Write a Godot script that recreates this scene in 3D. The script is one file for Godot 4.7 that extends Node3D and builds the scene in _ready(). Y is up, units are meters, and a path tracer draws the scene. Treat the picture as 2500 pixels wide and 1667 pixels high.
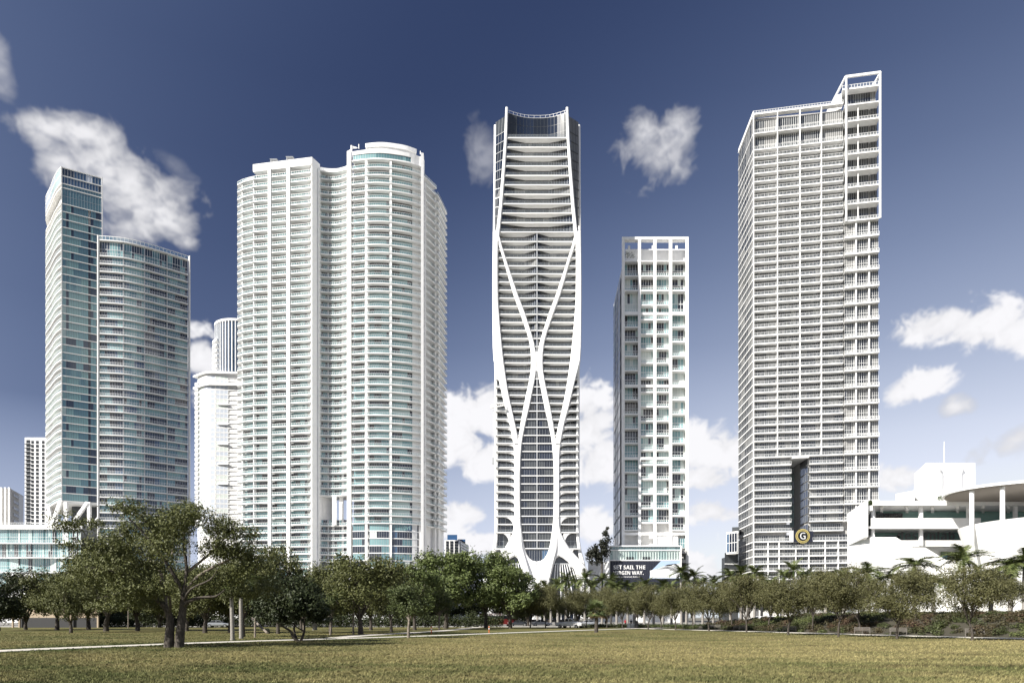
extends Node3D
# Five white towers behind a lawn with oaks and palms, under a deep blue sky.
const F := 1800.0      # focal length in pixels of the 2500 px wide photograph
const CX := 1345.0     # foot of the lens axis in the photograph (shifted lens)
const HY := 1508.0     # horizon
const EYE := 2.0

var rng := RandomNumberGenerator.new()
var gp := {}           # node -> global position
var used := {}         # names of things
var M := {}            # materials

func X(px: float, z: float) -> float: return (px - CX) / F * z
func Y(py: float, z: float) -> float: return EYE + (HY - py) / F * z
func G(py: float) -> float: return EYE * F / (py - HY)          # distance of a point of flat ground
func P(px: float, py: float, z: float) -> Vector3: return Vector3(X(px, z), Y(py, z), -z)
func PL(px: float, z: float) -> Vector2: return Vector2(X(px, z), z)
func hit(a: Vector2, b: Vector2, px: float) -> Vector2:         # where the ray of column px meets the plan line a-b
	var k := (px - CX) / F
	var t := (k * a.y - a.x) / ((b.x - a.x) - k * (b.y - a.y))
	return a.lerp(b, t)

class Surf:
	var v := PackedVector3Array()
	var n := PackedVector3Array()
	var c := PackedColorArray()

class MB:
	var s := {}
	var cur: Surf
	var col := Color.WHITE
	func use(m: Material) -> MB:
		if not s.has(m):
			s[m] = Surf.new()
		cur = s[m]
		return self
	func tri(a: Vector3, b: Vector3, c: Vector3) -> void:       # counter-clockwise seen from outside
		var n := (b - a).cross(c - a).normalized()
		cur.v.append(a); cur.v.append(c); cur.v.append(b)
		cur.n.append(n); cur.n.append(n); cur.n.append(n)
		cur.c.append(col); cur.c.append(col); cur.c.append(col)
	func quad(a: Vector3, b: Vector3, c: Vector3, d: Vector3) -> void:
		tri(a, b, c)
		tri(a, c, d)
	func smooth(a: Vector3, b: Vector3, c: Vector3, na: Vector3, nb: Vector3, nc: Vector3) -> void:
		cur.v.append(a); cur.v.append(c); cur.v.append(b)
		cur.n.append(na); cur.n.append(nc); cur.n.append(nb)
		cur.c.append(col); cur.c.append(col); cur.c.append(col)
	func obox(o: Vector3, ex: Vector3, ey: Vector3, ez: Vector3) -> void:   # corner and three right-handed edges
		quad(o, o + ey, o + ex + ey, o + ex)
		quad(o + ez, o + ez + ex, o + ez + ex + ey, o + ez + ey)
		quad(o, o + ex, o + ex + ez, o + ez)
		quad(o + ey, o + ey + ez, o + ex + ey + ez, o + ex + ey)
		quad(o, o + ez, o + ey + ez, o + ey)
		quad(o + ex, o + ex + ey, o + ex + ey + ez, o + ex + ez)
	func box(c: Vector3, z: Vector3) -> void:
		obox(c - z / 2, Vector3(z.x, 0, 0), Vector3(0, z.y, 0), Vector3(0, 0, z.z))
	func bar(a: Vector3, b: Vector3, w: float, h: float, up := Vector3.UP) -> void:
		var d := b - a
		var side := d.cross(up).normalized()
		var u := side.cross(d).normalized()
		obox(a - side * w / 2 - u * h / 2, d, u * h, side * w)
	func mesh() -> ArrayMesh:
		var out := ArrayMesh.new()
		for m in s:
			var f: Surf = s[m]
			if f.v.is_empty():
				continue
			var a := []
			a.resize(Mesh.ARRAY_MAX)
			a[Mesh.ARRAY_VERTEX] = f.v
			a[Mesh.ARRAY_NORMAL] = f.n
			if m.vertex_color_use_as_albedo:
				a[Mesh.ARRAY_COLOR] = f.c
			out.add_surface_from_arrays(Mesh.PRIMITIVE_TRIANGLES, a)
			out.surface_set_material(out.get_surface_count() - 1, m)
		return out
	# polygon in the frame's xy, pushed out along the frame's z from 0 to h
	func extrude(poly: PackedVector2Array, t: Transform3D, h: float, bevel := 0.0, back := true) -> void:
		var p := poly.duplicate()
		var area := 0.0
		for i in p.size():
			area += p[i].cross(p[(i + 1) % p.size()])
		if area < 0:
			p.reverse()
		var n := p.size()
		var q := p
		if bevel > 0.0:
			q = PackedVector2Array()
			for i in n:
				var e0 := (p[i] - p[(i + n - 1) % n]).normalized()
				var e1 := (p[(i + 1) % n] - p[i]).normalized()
				var n0 := Vector2(-e0.y, e0.x)
				var n1 := Vector2(-e1.y, e1.x)
				var m := (n0 + n1)
				var k := maxf(m.length_squared() / 2.0, 0.4)
				q.append(p[i] + m / k * bevel)
		var ix := Geometry2D.triangulate_polygon(p)
		var top := h
		for i in range(0, ix.size(), 3):
			var a: int = ix[i]
			var b: int = ix[i + 1]
			var c: int = ix[i + 2]
			if (p[b] - p[a]).cross(p[c] - p[a]) < 0:
				var w := b
				b = c
				c = w
			tri(t * Vector3(q[a].x, q[a].y, top), t * Vector3(q[b].x, q[b].y, top), t * Vector3(q[c].x, q[c].y, top))
			if back:
				tri(t * Vector3(p[a].x, p[a].y, 0), t * Vector3(p[c].x, p[c].y, 0), t * Vector3(p[b].x, p[b].y, 0))
		var mid := h - bevel
		for i in n:
			var j := (i + 1) % n
			quad(t * Vector3(p[i].x, p[i].y, 0), t * Vector3(p[j].x, p[j].y, 0), t * Vector3(p[j].x, p[j].y, mid), t * Vector3(p[i].x, p[i].y, mid))
			if bevel > 0.0:
				quad(t * Vector3(p[i].x, p[i].y, mid), t * Vector3(p[j].x, p[j].y, mid), t * Vector3(q[j].x, q[j].y, top), t * Vector3(q[i].x, q[i].y, top))
	# flat plate between y0 and y1 whose outline is given in plan (x, distance)
	func plate(poly: PackedVector2Array, y0: float, y1: float) -> void:
		extrude(poly, Transform3D(Basis(Vector3(1, 0, 0), Vector3(0, 0, -1), Vector3(0, 1, 0)), Vector3(0, y0, 0)), y1 - y0)
	# upright sheet along a plan line, facing the viewer when the line runs left to right
	func sheet(pts: PackedVector2Array, y0: float, y1: float) -> void:
		for i in pts.size() - 1:
			var a := pts[i]
			var b := pts[i + 1]
			quad(Vector3(a.x, y0, -a.y), Vector3(b.x, y0, -b.y), Vector3(b.x, y1, -b.y), Vector3(a.x, y1, -a.y))
	func strip(outer: PackedVector2Array, inner: PackedVector2Array, y0: float, y1: float) -> void:
		var poly := outer.duplicate()
		var r := inner.duplicate()
		r.reverse()
		poly.append_array(r)
		plate(poly, y0, y1)
	func post(p: Vector2, dir: Vector2, w: float, d: float, y0: float, y1: float) -> void:   # box centred on p, d deep towards the viewer and away
		var e := dir.normalized()
		var inn := Vector2(-e.y, e.x)
		var o := p - e * w / 2 + inn * d / 2
		obox(Vector3(o.x, y0, -o.y), Vector3(e.x, 0, -e.y) * w, Vector3(0, y1 - y0, 0), Vector3(-inn.x, 0, inn.y) * d)
	func tube(pts: PackedVector3Array, rad: PackedFloat32Array, sides := 7, cap := true) -> void:
		var rings := []
		var u := Vector3.RIGHT
		for i in pts.size():
			var d := (pts[mini(i + 1, pts.size() - 1)] - pts[maxi(i - 1, 0)]).normalized()
			if absf(d.dot(u)) > 0.9:
				u = Vector3.FORWARD if absf(d.z) < 0.8 else Vector3.UP
			var s := d.cross(u).normalized()
			u = s.cross(d).normalized()
			var ring := []
			for k in sides:
				var w := TAU * k / sides
				var r := s * cos(w) + u * sin(w)
				ring.append([pts[i] + r * rad[i], r])
			rings.append(ring)
		for i in rings.size() - 1:
			for k in sides:
				var a = rings[i][k]
				var b = rings[i][(k + 1) % sides]
				var c = rings[i + 1][(k + 1) % sides]
				var d2 = rings[i + 1][k]
				smooth(a[0], c[0], b[0], a[1], c[1], b[1])
				smooth(a[0], d2[0], c[0], a[1], d2[1], c[1])
		if cap:
			var e: Array = rings[-1]
			for k in range(1, sides - 1):
				tri(e[0][0], e[k + 1][0], e[k][0])

# ---------- plan lines
func pv(a: Array) -> PackedVector2Array: return PackedVector2Array(a)
func length_of(p: PackedVector2Array) -> float:
	var l := 0.0
	for i in p.size() - 1:
		l += p[i].distance_to(p[i + 1])
	return l
func at(p: PackedVector2Array, t: float) -> Vector2:
	var left := t * length_of(p)
	for i in p.size() - 1:
		var l := p[i].distance_to(p[i + 1])
		if left <= l or i == p.size() - 2:
			return p[i].lerp(p[i + 1], left / maxf(l, 1e-6))
		left -= l
	return p[-1]
func cut(p: PackedVector2Array, t0: float, t1: float, n: int) -> PackedVector2Array:
	var o := PackedVector2Array()
	for i in n + 1:
		o.append(at(p, lerpf(t0, t1, float(i) / n)))
	return o
func inset(p: PackedVector2Array, d: float) -> PackedVector2Array:   # moved away from the viewer
	var o := PackedVector2Array()
	for i in p.size():
		var e := (p[mini(i + 1, p.size() - 1)] - p[maxi(i - 1, 0)]).normalized()
		o.append(p[i] + Vector2(-e.y, e.x) * d)
	return o
func curve(p: Array, n: int) -> PackedVector2Array:                  # smooth line through the points
	var o := PackedVector2Array()
	for i in p.size() - 1:
		for k in n:
			var t := float(k) / n
			o.append((p[i] as Vector2).cubic_interpolate(p[i + 1], p[maxi(i - 1, 0)], p[mini(i + 2, p.size() - 1)], t))
	o.append(p[-1])
	return o

# ---------- nodes
func thing(called: String, label: String, category: String, base := Vector3.ZERO, group := "") -> Node3D:
	var o := Node3D.new()
	return enlist(o, called, label, category, base, group)
func enlist(o: Node3D, called: String, label: String, category: String, base: Vector3, group := "") -> Node3D:
	var k: int = used.get(called, 0)
	used[called] = k + 1
	o.name = called if k == 0 else "%s_%03d" % [called, k]
	add_child(o, true)
	o.position = base
	gp[o] = base
	o.set_meta("label", label)
	o.set_meta("category", category)
	if group:
		o.set_meta("group", group)
	return o
func part(parent: Node3D, called: String, mesh: Mesh, where := Vector3.ZERO) -> MeshInstance3D:   # where: the place of the mesh's origin in the world
	var o := MeshInstance3D.new()
	o.name = called
	o.mesh = mesh
	parent.add_child(o, true)
	o.position = where - gp[parent]
	gp[o] = where
	return o
func structure(called: String, mesh: Mesh, where := Vector3.ZERO) -> MeshInstance3D:
	var o := MeshInstance3D.new()
	o.name = called
	o.mesh = mesh
	add_child(o, true)
	o.position = where
	gp[o] = where
	o.set_meta("kind", "structure")
	return o
func single(called: String, label: String, category: String, mesh: Mesh, base: Vector3, group := "") -> MeshInstance3D:
	var o := MeshInstance3D.new()
	o.mesh = mesh
	enlist(o, called, label, category, base, group)
	return o
func copy(src: Node3D, called: String, label: String, category: String, base: Vector3, turn := 0.0, scl := 1.0, group := "") -> Node3D:
	var o: Node3D = src.duplicate()
	enlist(o, called, label, category, base, group)
	o.rotation.y = turn
	o.scale = Vector3.ONE * scl
	return o

# ---------- materials; colours are linear base colours
func mat(called: String, c: Color, rough := 0.7, spec := 0.5, metal := 0.0) -> StandardMaterial3D:
	var m := StandardMaterial3D.new()
	m.resource_name = called
	m.albedo_color = c.linear_to_srgb()
	m.roughness = rough
	m.metallic_specular = spec
	m.metallic = metal
	M[called] = m
	return m
func noise_tex(freq: float, oct: int, lo: Color, hi: Color, size := 512, sd := 1) -> NoiseTexture2D:
	var n := FastNoiseLite.new()
	n.noise_type = FastNoiseLite.TYPE_SIMPLEX_SMOOTH
	n.frequency = freq
	n.fractal_octaves = oct
	n.seed = sd
	var t := NoiseTexture2D.new()
	t.width = size
	t.height = size
	t.seamless = true
	t.noise = n
	var g := Gradient.new()
	g.offsets = PackedFloat32Array([0.25, 0.75])
	g.colors = PackedColorArray([lo.linear_to_srgb(), hi.linear_to_srgb()])
	t.color_ramp = g
	return t
func worn(called: String, c: Color, spread: float, scale: float, rough := 0.7, sd := 1) -> StandardMaterial3D:   # paint or concrete with faint weathering
	var m := mat(called, Color.WHITE, rough)
	m.albedo_texture = noise_tex(0.012, 5, c * (1.0 - spread), c * (1.0 + spread * 0.4), 512, sd)
	m.uv1_triplanar = true
	m.uv1_world_triplanar = true
	m.uv1_scale = Vector3.ONE * scale
	return m

func materials() -> void:
	worn("white", Color(0.84, 0.84, 0.835), 0.06, 0.05)
	worn("white_clean", Color(0.86, 0.86, 0.855), 0.04, 0.06, 0.6, 4)
	worn("white_warm", Color(0.80, 0.795, 0.78), 0.07, 0.05, 0.75, 7)
	worn("concrete", Color(0.50, 0.49, 0.47), 0.12, 0.15, 0.85, 9)
	worn("path_concrete", Color(0.62, 0.58, 0.51), 0.15, 0.3, 0.9, 11)
	worn("pavement_grey", Color(0.26, 0.25, 0.23), 0.15, 0.3, 0.9, 13)
	worn("asphalt", Color(0.06, 0.06, 0.06), 0.2, 0.4, 0.95, 12)
	mat("rail_white", Color(0.80, 0.80, 0.79), 0.45)
	mat("frame_grey", Color(0.45, 0.46, 0.47), 0.4, 0.5, 0.2)
	mat("frame_dark", Color(0.05, 0.055, 0.06), 0.4)
	# panes: tinted or dark glass, and glass with a drawn curtain or blind behind it
	mat("glass_dark", Color(0.010, 0.013, 0.019), 0.04, 0.75)
	mat("glass_navy", Color(0.012, 0.018, 0.034), 0.05, 0.8)
	mat("glass_teal", Color(0.11, 0.215, 0.235), 0.06, 0.75)
	mat("glass_aqua", Color(0.20, 0.35, 0.365), 0.08, 0.75)
	mat("glass_curtain", Color(0.42, 0.54, 0.53), 0.15, 0.6)
	mat("glass_pale", Color(0.62, 0.68, 0.65), 0.2, 0.6)
	mat("glass_smoke", Color(0.05, 0.055, 0.058), 0.05, 0.75)
	mat("glass_blind_glare", Color(0.185, 0.185, 0.18), 0.15, 0.6)  # drawn blinds, and the painted sky reflection on one crown corner
	mat("glass_blue", Color(0.05, 0.10, 0.18), 0.05, 0.85)
	mat("mirror_teal", Color(0.15, 0.27, 0.30), 0.05, 0.75, 0.35)
	mat("mirror_navy", Color(0.045, 0.065, 0.095), 0.04, 0.75, 0.3)
	mat("glass_mist", Color(0.55, 0.60, 0.68), 0.12, 0.8)
	for a in [["rail_glass", Color(0.30, 0.55, 0.57, 0.20)], ["rail_grey", Color(0.30, 0.34, 0.36, 0.20)], ["rail_clear", Color(0.85, 0.9, 0.9, 0.10)]]:
		var g := mat(a[0], a[1], 0.05, 0.6)
		var c: Color = a[1]
		c = c.linear_to_srgb()
		g.albedo_color = Color(c.r, c.g, c.b, a[1].a)
		g.transparency = BaseMaterial3D.TRANSPARENCY_ALPHA
		g.cull_mode = BaseMaterial3D.CULL_DISABLED
	for q in [["bark", Color(0.085, 0.072, 0.06), 0.55, 51], ["bark_pale", Color(0.24, 0.205, 0.17), 0.45, 52], ["palm_bark", Color(0.30, 0.28, 0.255), 0.3, 53]]:
		var k := worn(q[0], q[1], q[2], 1.0, 0.95, q[3])
		k.uv1_world_triplanar = false
		k.uv1_scale = Vector3(1.6, 0.45, 1.6)
	mat("crownshaft", Color(0.10, 0.17, 0.05), 0.5)
	for a in [["leaf", 0.6], ["leaf_gloss", 0.6]]:
		var l := mat(a[0], Color.WHITE, a[1], 0.4)
		l.vertex_color_use_as_albedo = true
		l.cull_mode = BaseMaterial3D.CULL_DISABLED
		l.backlight_enabled = true
		l.backlight = Color(0.25, 0.3, 0.08)
	var gr := mat("grass_blade", Color.WHITE, 0.8, 0.3)
	gr.vertex_color_use_as_albedo = true
	gr.cull_mode = BaseMaterial3D.CULL_DISABLED
	mat("tan_wall", Color(0.42, 0.34, 0.25), 0.9)
	mat("dark_paint", Color(0.03, 0.03, 0.032), 0.7)
	mat("navy_print", Color(0.017, 0.02, 0.035), 0.5)
	mat("gold", Color(0.55, 0.45, 0.16), 0.4, 0.5, 0.2)
	mat("black_print", Color(0.012, 0.012, 0.013), 0.5)
	mat("letter_white", Color(0.82, 0.82, 0.82), 0.6)
	mat("letter_grey", Color(0.20, 0.20, 0.21), 0.6)
	mat("car_white", Color(0.72, 0.72, 0.73), 0.25, 0.7)
	mat("car_silver", Color(0.42, 0.44, 0.47), 0.25, 0.7, 0.4)
	mat("car_dark", Color(0.03, 0.035, 0.045), 0.25, 0.7)
	mat("car_red", Color(0.12, 0.012, 0.012), 0.3, 0.6)
	mat("rubber", Color(0.02, 0.02, 0.02), 0.9)
	mat("chrome", Color(0.6, 0.6, 0.6), 0.2, 0.5, 0.8)
	mat("lamp_glass", Color(0.6, 0.6, 0.58), 0.1, 0.7)
	mat("teal_wall", Color(0.22, 0.36, 0.33), 0.8)
	mat("wood_slat", Color(0.30, 0.27, 0.24), 0.8)
	mat("bench_wood", Color(0.15, 0.135, 0.12), 0.8)
	mat("post_orange", Color(0.50, 0.12, 0.03), 0.6)
	mat("skin", Color(0.35, 0.2, 0.14), 0.6)
	mat("shirt_red", Color(0.45, 0.03, 0.05), 0.8)
	mat("cloth_dark", Color(0.02, 0.02, 0.025), 0.85)
	mat("hair", Color(0.015, 0.012, 0.01), 0.7)
	mat("blue_screen", Color(0.02, 0.07, 0.17), 0.4)
	mat("ship_white", Color(0.75, 0.77, 0.80), 0.6)
	mat("print_sky", Color(0.38, 0.50, 0.68), 0.6)
	mat("hedge_soil", Color(0.05, 0.045, 0.03), 0.95)
# ---------- camera, air and light
const EXPOSURE := 2.0
# clear-sky red by height (what the picture shows where the air is not polarised); darkest at right angles to the sun, as through a polarising filter
const SKY_STOPS := [[0.0, 1.10], [5.0, 1.10], [10.0, 1.02], [13.0, 0.94], [16.0, 0.78], [20.0, 0.57], [25.0, 0.42], [30.0, 0.31], [35.0, 0.25], [42.0, 0.22], [60.0, 0.19], [90.0, 0.17]]
const SUN_AZ := -130.0
const SUN_EL := 35.0
var clouds := []       # [azimuth, elevation, half width, half height (degrees), tilt, kind] kind 0 wisp, 1 heap

func sky_height(el: float) -> float:
	for i in SKY_STOPS.size() - 1:
		var a: Array = SKY_STOPS[i]
		var b: Array = SKY_STOPS[i + 1]
		if el <= b[0]:
			return lerpf(a[1], b[1], clampf((el - a[0]) / (b[0] - a[0]), 0.0, 1.0))
	return 0.17

func cloud_px(px: float, py: float, w: float, h: float, kind: int, tilt := 0.0, thick := 1.0) -> void:   # a cloud whose direction is read off the photograph
	var az := rad_to_deg(atan((px - CX) / F))
	var far := sqrt(F * F + (px - CX) * (px - CX))
	var el := rad_to_deg(atan((HY - py) / far))
	clouds.append([az, el, rad_to_deg(w / far), rad_to_deg(h / far), tilt, kind, thick])

func sky_patch(w: int, h: int, az0: float, az1: float, el1: float) -> Image:
	var n1 := FastNoiseLite.new()
	n1.seed = 5
	n1.frequency = 1.0
	n1.fractal_octaves = 6
	n1.fractal_gain = 0.62
	var n2 := FastNoiseLite.new()
	n2.seed = 9
	n2.frequency = 1.0
	n2.fractal_octaves = 4
	var heap := PackedFloat32Array()
	var wisp := PackedFloat32Array()
	heap.resize(w * h); heap.fill(-1.0)
	wisp.resize(w * h); wisp.fill(-1.0)
	var veil := PackedFloat32Array()
	veil.resize(w * h); veil.fill(0.0)
	var sx := (az1 - az0) / w
	var sy := el1 / h
	for c in clouds:
		var squeeze := cos(deg_to_rad(c[1]))
		var reach: float = maxf(c[2], c[3]) * 1.5
		var i0 := maxi(0, int((c[0] - reach / squeeze - az0) / sx))
		var i1 := mini(w, int((c[0] + reach / squeeze - az0) / sx))
		var j0 := maxi(0, int((el1 - c[1] - reach) / sy))
		var j1 := mini(h, int((el1 - c[1] + reach) / sy))
		var ct := cos(c[4])
		var st := sin(c[4])
		for j in range(j0, j1):
			var dy: float = el1 - (j + 0.5) * sy - c[1]
			for i in range(i0, i1):
				var dx: float = (az0 + (i + 0.5) * sx - c[0]) * squeeze
				var u: float = (dx * ct + dy * st) / c[2]
				var v: float = (dy * ct - dx * st) / c[3]
				if c[5] == 1 and v < 0:
					v *= 1.35                                    # flatter below
				var d := 1.0 - sqrt(u * u + v * v)
				var k := j * w + i
				if c[5] == 1:
					heap[k] = maxf(heap[k], d)
				else:
					if d > wisp[k]:
						veil[k] = c[6] if wisp[k] < -0.3 else lerpf(veil[k], c[6], clampf((d - wisp[k]) * 4.0, 0.0, 1.0))
						wisp[k] = d
	var data := PackedFloat32Array()
	data.resize(w * h * 3)
	for j in h:
		var el := el1 - (j + 0.5) * sy
		var high := sky_height(el)
		var up := sin(deg_to_rad(el)) * sin(deg_to_rad(SUN_EL))
		var pol := lerpf(0.60, 0.93, clampf((el - 2.0) / 12.0, 0.0, 1.0))   # haze near the horizon
		var flat := cos(deg_to_rad(el)) * cos(deg_to_rad(SUN_EL))
		for i in w:
			var k := j * w + i
			var cg := up + flat * cos(deg_to_rad(az0 + (i + 0.5) * sx - SUN_AZ))
			var r := minf(0.86, high * pow(1.0 - pol * (1.0 - cg * cg) / (1.0 + cg * cg), 0.7))
			var g := 1.034 * pow(r, 0.867) / EXPOSURE
			var b := minf(0.95, 1.14 * pow(r, 0.635)) / EXPOSURE
			r /= EXPOSURE
			var a := 0.0
			var tone := 0.0
			if heap[k] > -0.5 or wisp[k] > -0.5:
				var az := az0 + (i + 0.5) * sx
				var x := n2.get_noise_2d(az * 0.25 + 40.0, el * 0.25) * 1.2
				var f := n1.get_noise_2d(az * 0.16 + x * 0.25, el * 0.22 + x * 0.2)
				if heap[k] > -0.5:
					var t := clampf((heap[k] + f * 0.85 - 0.02) / 0.42, 0.0, 1.0)
					a = t * t * (3.0 - 2.0 * t)
					tone = clampf(0.90 + f * 0.25 + heap[k] * 0.12, 0.76, 1.0)
				if wisp[k] > -0.5:
					var t := clampf((wisp[k] * 1.1 + f * 0.85 - 0.06) / 1.15, 0.0, 1.0)
					var n3 := n2.get_noise_2d(az * 0.8 + 11.0 + x * 0.5, el * 1.25 - 7.0)
					var a2 := t * (2.0 - t) * 0.97 * veil[k] * clampf(0.93 + 0.5 * n3, 0.2, 1.0)
					if a2 > a:
						a = a2
						tone = 0.62 + 0.28 * t + 0.06 * n3
			var q := k * 3
			data[q] = lerpf(r, tone * 0.96 / EXPOSURE, a)
			data[q + 1] = lerpf(g, tone * 0.955 / EXPOSURE, a)
			data[q + 2] = lerpf(b, tone * 0.985 / EXPOSURE, a)
	return Image.create_from_data(w, h, false, Image.FORMAT_RGBF, data.to_byte_array())

func make_sky() -> Sky:
	for c in [[110, 310, 95, 36, 0, 0.3], [200, 325, 90, 48, 0, 0.0], [150, 400, 60, 60, 0, 0.5], [250, 400, 80, 80, 0, 0.0], [320, 470, 130, 105, 0, -0.5], [410, 540, 110, 62, 0, -0.5], [330, 560, 90, 60, 0, 0.0], [450, 590, 50, 38, 0, 0],
			[1615, 375, 88, 66, 0, 0.2, 0.9], [1610, 390, 50, 44, 0, 0, 0.9], [1580, 330, 40, 50, 0, 0.4, 0.8], [1650, 330, 50, 60, 0, -0.3, 0.8], [1175, 370, 40, 62, 0, 0.2, 0.35], [0, 165, 26, 70, 0, 0.2, 0.5], [420, 400, 50, 24, 0, -0.4, 0.2],
			[485, 880, 62, 78, 1, 0], [520, 960, 60, 60, 1, 0], [1110, 1060, 95, 95, 1, 0], [1070, 1010, 60, 60, 1, 0], [1070, 1110, 70, 60, 1, 0], [1420, 990, 50, 60, 1, 0], [1190, 1020, 85, 90, 1, 0], [1180, 1130, 90, 60, 1, 0], [1440, 1040, 90, 110, 1, 0], [1480, 1130, 110, 90, 1, 0],
			[1700, 1110, 90, 70, 1, 0], [1770, 1110, 90, 75, 1, 0], [1720, 1170, 120, 50, 1, 0], [1740, 1250, 100, 48, 1, 0], [1130, 1255, 65, 42, 1, 0], [1160, 1335, 90, 40, 1, 0], [1080, 1290, 70, 40, 1, 0], [1450, 1290, 60, 55, 1, 0], [1690, 1400, 120, 50, 1, 0],
			[2290, 795, 125, 58, 1, 0], [2400, 800, 120, 62, 1, 0], [2500, 815, 90, 55, 1, 0], [2235, 950, 85, 46, 1, 0.2], [2335, 992, 42, 26, 0, 0], [2480, 1075, 90, 45, 0, 0.4], [2190, 1170, 60, 50, 1, 0], [1950, 1300, 160, 60, 1, 0]]:
		cloud_px(c[0], c[1], c[2], c[3], c[4], c[5], c[6] if c.size() > 6 else 1.0)
	var r := RandomNumberGenerator.new()
	r.seed = 77
	for i in 150:                                                # the same kind of sky goes on all round
		var az := r.randf_range(40.0, 320.0)
		if az > 180.0:
			az -= 360.0
		var low := r.randf() < 0.72
		var el := r.randf_range(1.0, 20.0) if low else r.randf_range(22.0, 70.0)
		clouds.append([az, el, r.randf_range(2.0, 5.5), r.randf_range(1.2, 2.8), r.randf_range(-0.4, 0.4), 1 if low else 0, 0.9])
	var whole := sky_patch(1024, 256, -180.0, 180.0, 90.0)
	whole.resize(4096, 1024, Image.INTERPOLATE_BILINEAR)
	var im := Image.create_empty(4096, 2048, false, Image.FORMAT_RGBF)
	im.fill(Color(0.10, 0.10, 0.08))
	im.blit_rect(whole, Rect2i(0, 0, 2048, 1024), Vector2i(2048, 0))
	im.blit_rect(whole, Rect2i(2048, 0, 2048, 1024), Vector2i(0, 0))
	var near := sky_patch(1024, 512, -45.0, 45.0, 45.0)
	im.blit_rect(near, Rect2i(0, 0, 512, 512), Vector2i(3584, 512))
	im.blit_rect(near, Rect2i(512, 0, 512, 512), Vector2i(0, 512))
	var pm := PanoramaSkyMaterial.new()
	pm.panorama = ImageTexture.create_from_image(im)
	var s := Sky.new()
	s.sky_material = pm
	return s

func stage() -> void:
	var cam := Camera3D.new()
	cam.name = "camera"
	cam.near = 0.5
	cam.far = 4000.0
	cam.projection = Camera3D.PROJECTION_FRUSTUM
	cam.size = 1667.0 / F * cam.near
	cam.frustum_offset = Vector2((1250.0 - CX) / F, (HY - 833.5) / F) * cam.near
	add_child(cam)
	cam.position = Vector3(0, EYE, 0)
	cam.current = true
	var e := Environment.new()
	e.background_mode = Environment.BG_SKY
	e.sky = make_sky()
	e.tonemap_mode = Environment.TONE_MAPPER_LINEAR
	e.tonemap_exposure = EXPOSURE
	e.sdfgi_enabled = true
	e.ssao_enabled = true
	e.ssil_enabled = true
	var we := WorldEnvironment.new()
	we.name = "environment"
	we.environment = e
	add_child(we)
	var sun := DirectionalLight3D.new()
	sun.name = "sun"
	sun.light_energy = 1.35
	sun.light_color = Color(1.0, 0.98, 0.945)
	sun.light_angular_distance = 0.5
	sun.shadow_enabled = true
	add_child(sun)
	# morning sun behind the camera's left shoulder: 50 degrees off the facades' normal, 35 degrees up
	var el := deg_to_rad(35.0)
	var az := deg_to_rad(50.0)
	sun.look_at_from_position(Vector3.ZERO, Vector3(sin(az) * cos(el), -sin(el), -cos(az) * cos(el)), Vector3.UP)
# ---------- facade kit
func t_px(line: PackedVector2Array, px: float) -> float:          # share of the line's length at which column px meets it
	var k := (px - CX) / F
	var run := 0.0
	var total := length_of(line)
	for i in line.size() - 1:
		var a := line[i]
		var b := line[i + 1]
		var l := a.distance_to(b)
		var den := (b.x - a.x) - k * (b.y - a.y)
		if absf(den) > 1e-9:
			var t := (k * a.y - a.x) / den
			if t >= -0.0001 and t <= 1.0001:
				return clampf((run + t * l) / total, 0.0, 1.0)
		run += l
	return 0.0 if px < CX + F * line[0].x / line[0].y else 1.0

func cut_px(line: PackedVector2Array, px0: float, px1: float, n: int) -> PackedVector2Array:
	return cut(line, t_px(line, px0), t_px(line, px1), n)

func pick(kinds: Array, r: RandomNumberGenerator) -> Material:
	var sum := 0.0
	for k in kinds:
		sum += k[1]
	var x := r.randf() * sum
	for k in kinds:
		x -= k[1]
		if x <= 0:
			return M[k[0]]
	return M[kinds[0][0]]

func panes(line: PackedVector2Array, h: float, kinds: Array, r: RandomNumberGenerator, run := 3, rows := 1) -> ArrayMesh:
	var b := MB.new()
	var left := 0
	var m: Material
	for i in line.size() - 1:
		if left <= 0:
			m = pick(kinds, r)
			left = r.randi_range(1, run)
		left -= 1
		var p := line[i]
		var q := line[i + 1]
		for k in rows:
			var y0 := h * k / rows
			var y1 := h * (k + 1) / rows
			b.use(m)
			if k > 0 and r.randf() < 0.2:
				b.use(pick(kinds, r))
			var lean := r.randf_range(-0.012, 0.012)               # no two panes stand quite alike
			b.quad(Vector3(p.x, y0, -p.y), Vector3(q.x, y0, -q.y), Vector3(q.x, y1, -q.y + lean), Vector3(p.x, y1, -p.y + lean))
	return b.mesh()

func mullions(line: PackedVector2Array, h: float, m: Material, w := 0.08, rows: Array = [0.0, 1.0], d := 0.12, every := 1) -> ArrayMesh:
	var b := MB.new()
	b.use(m)
	var n := line.size() - 1
	for i in range(0, n + 1, every):
		var e := line[mini(i + 1, n)] - line[maxi(i - 1, 0)]
		b.post(line[i], e, w, d, 0.0, h)
	for f in rows:
		var y: float = clampf(f * h, w / 2, h - w / 2)
		for i in n:
			var e := line[i + 1] - line[i]
			var c := (line[i] + line[i + 1]) / 2
			b.post(c, e, e.length() - w, d * 0.8, y - w / 2, y + w / 2)
	return b.mesh()

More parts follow.
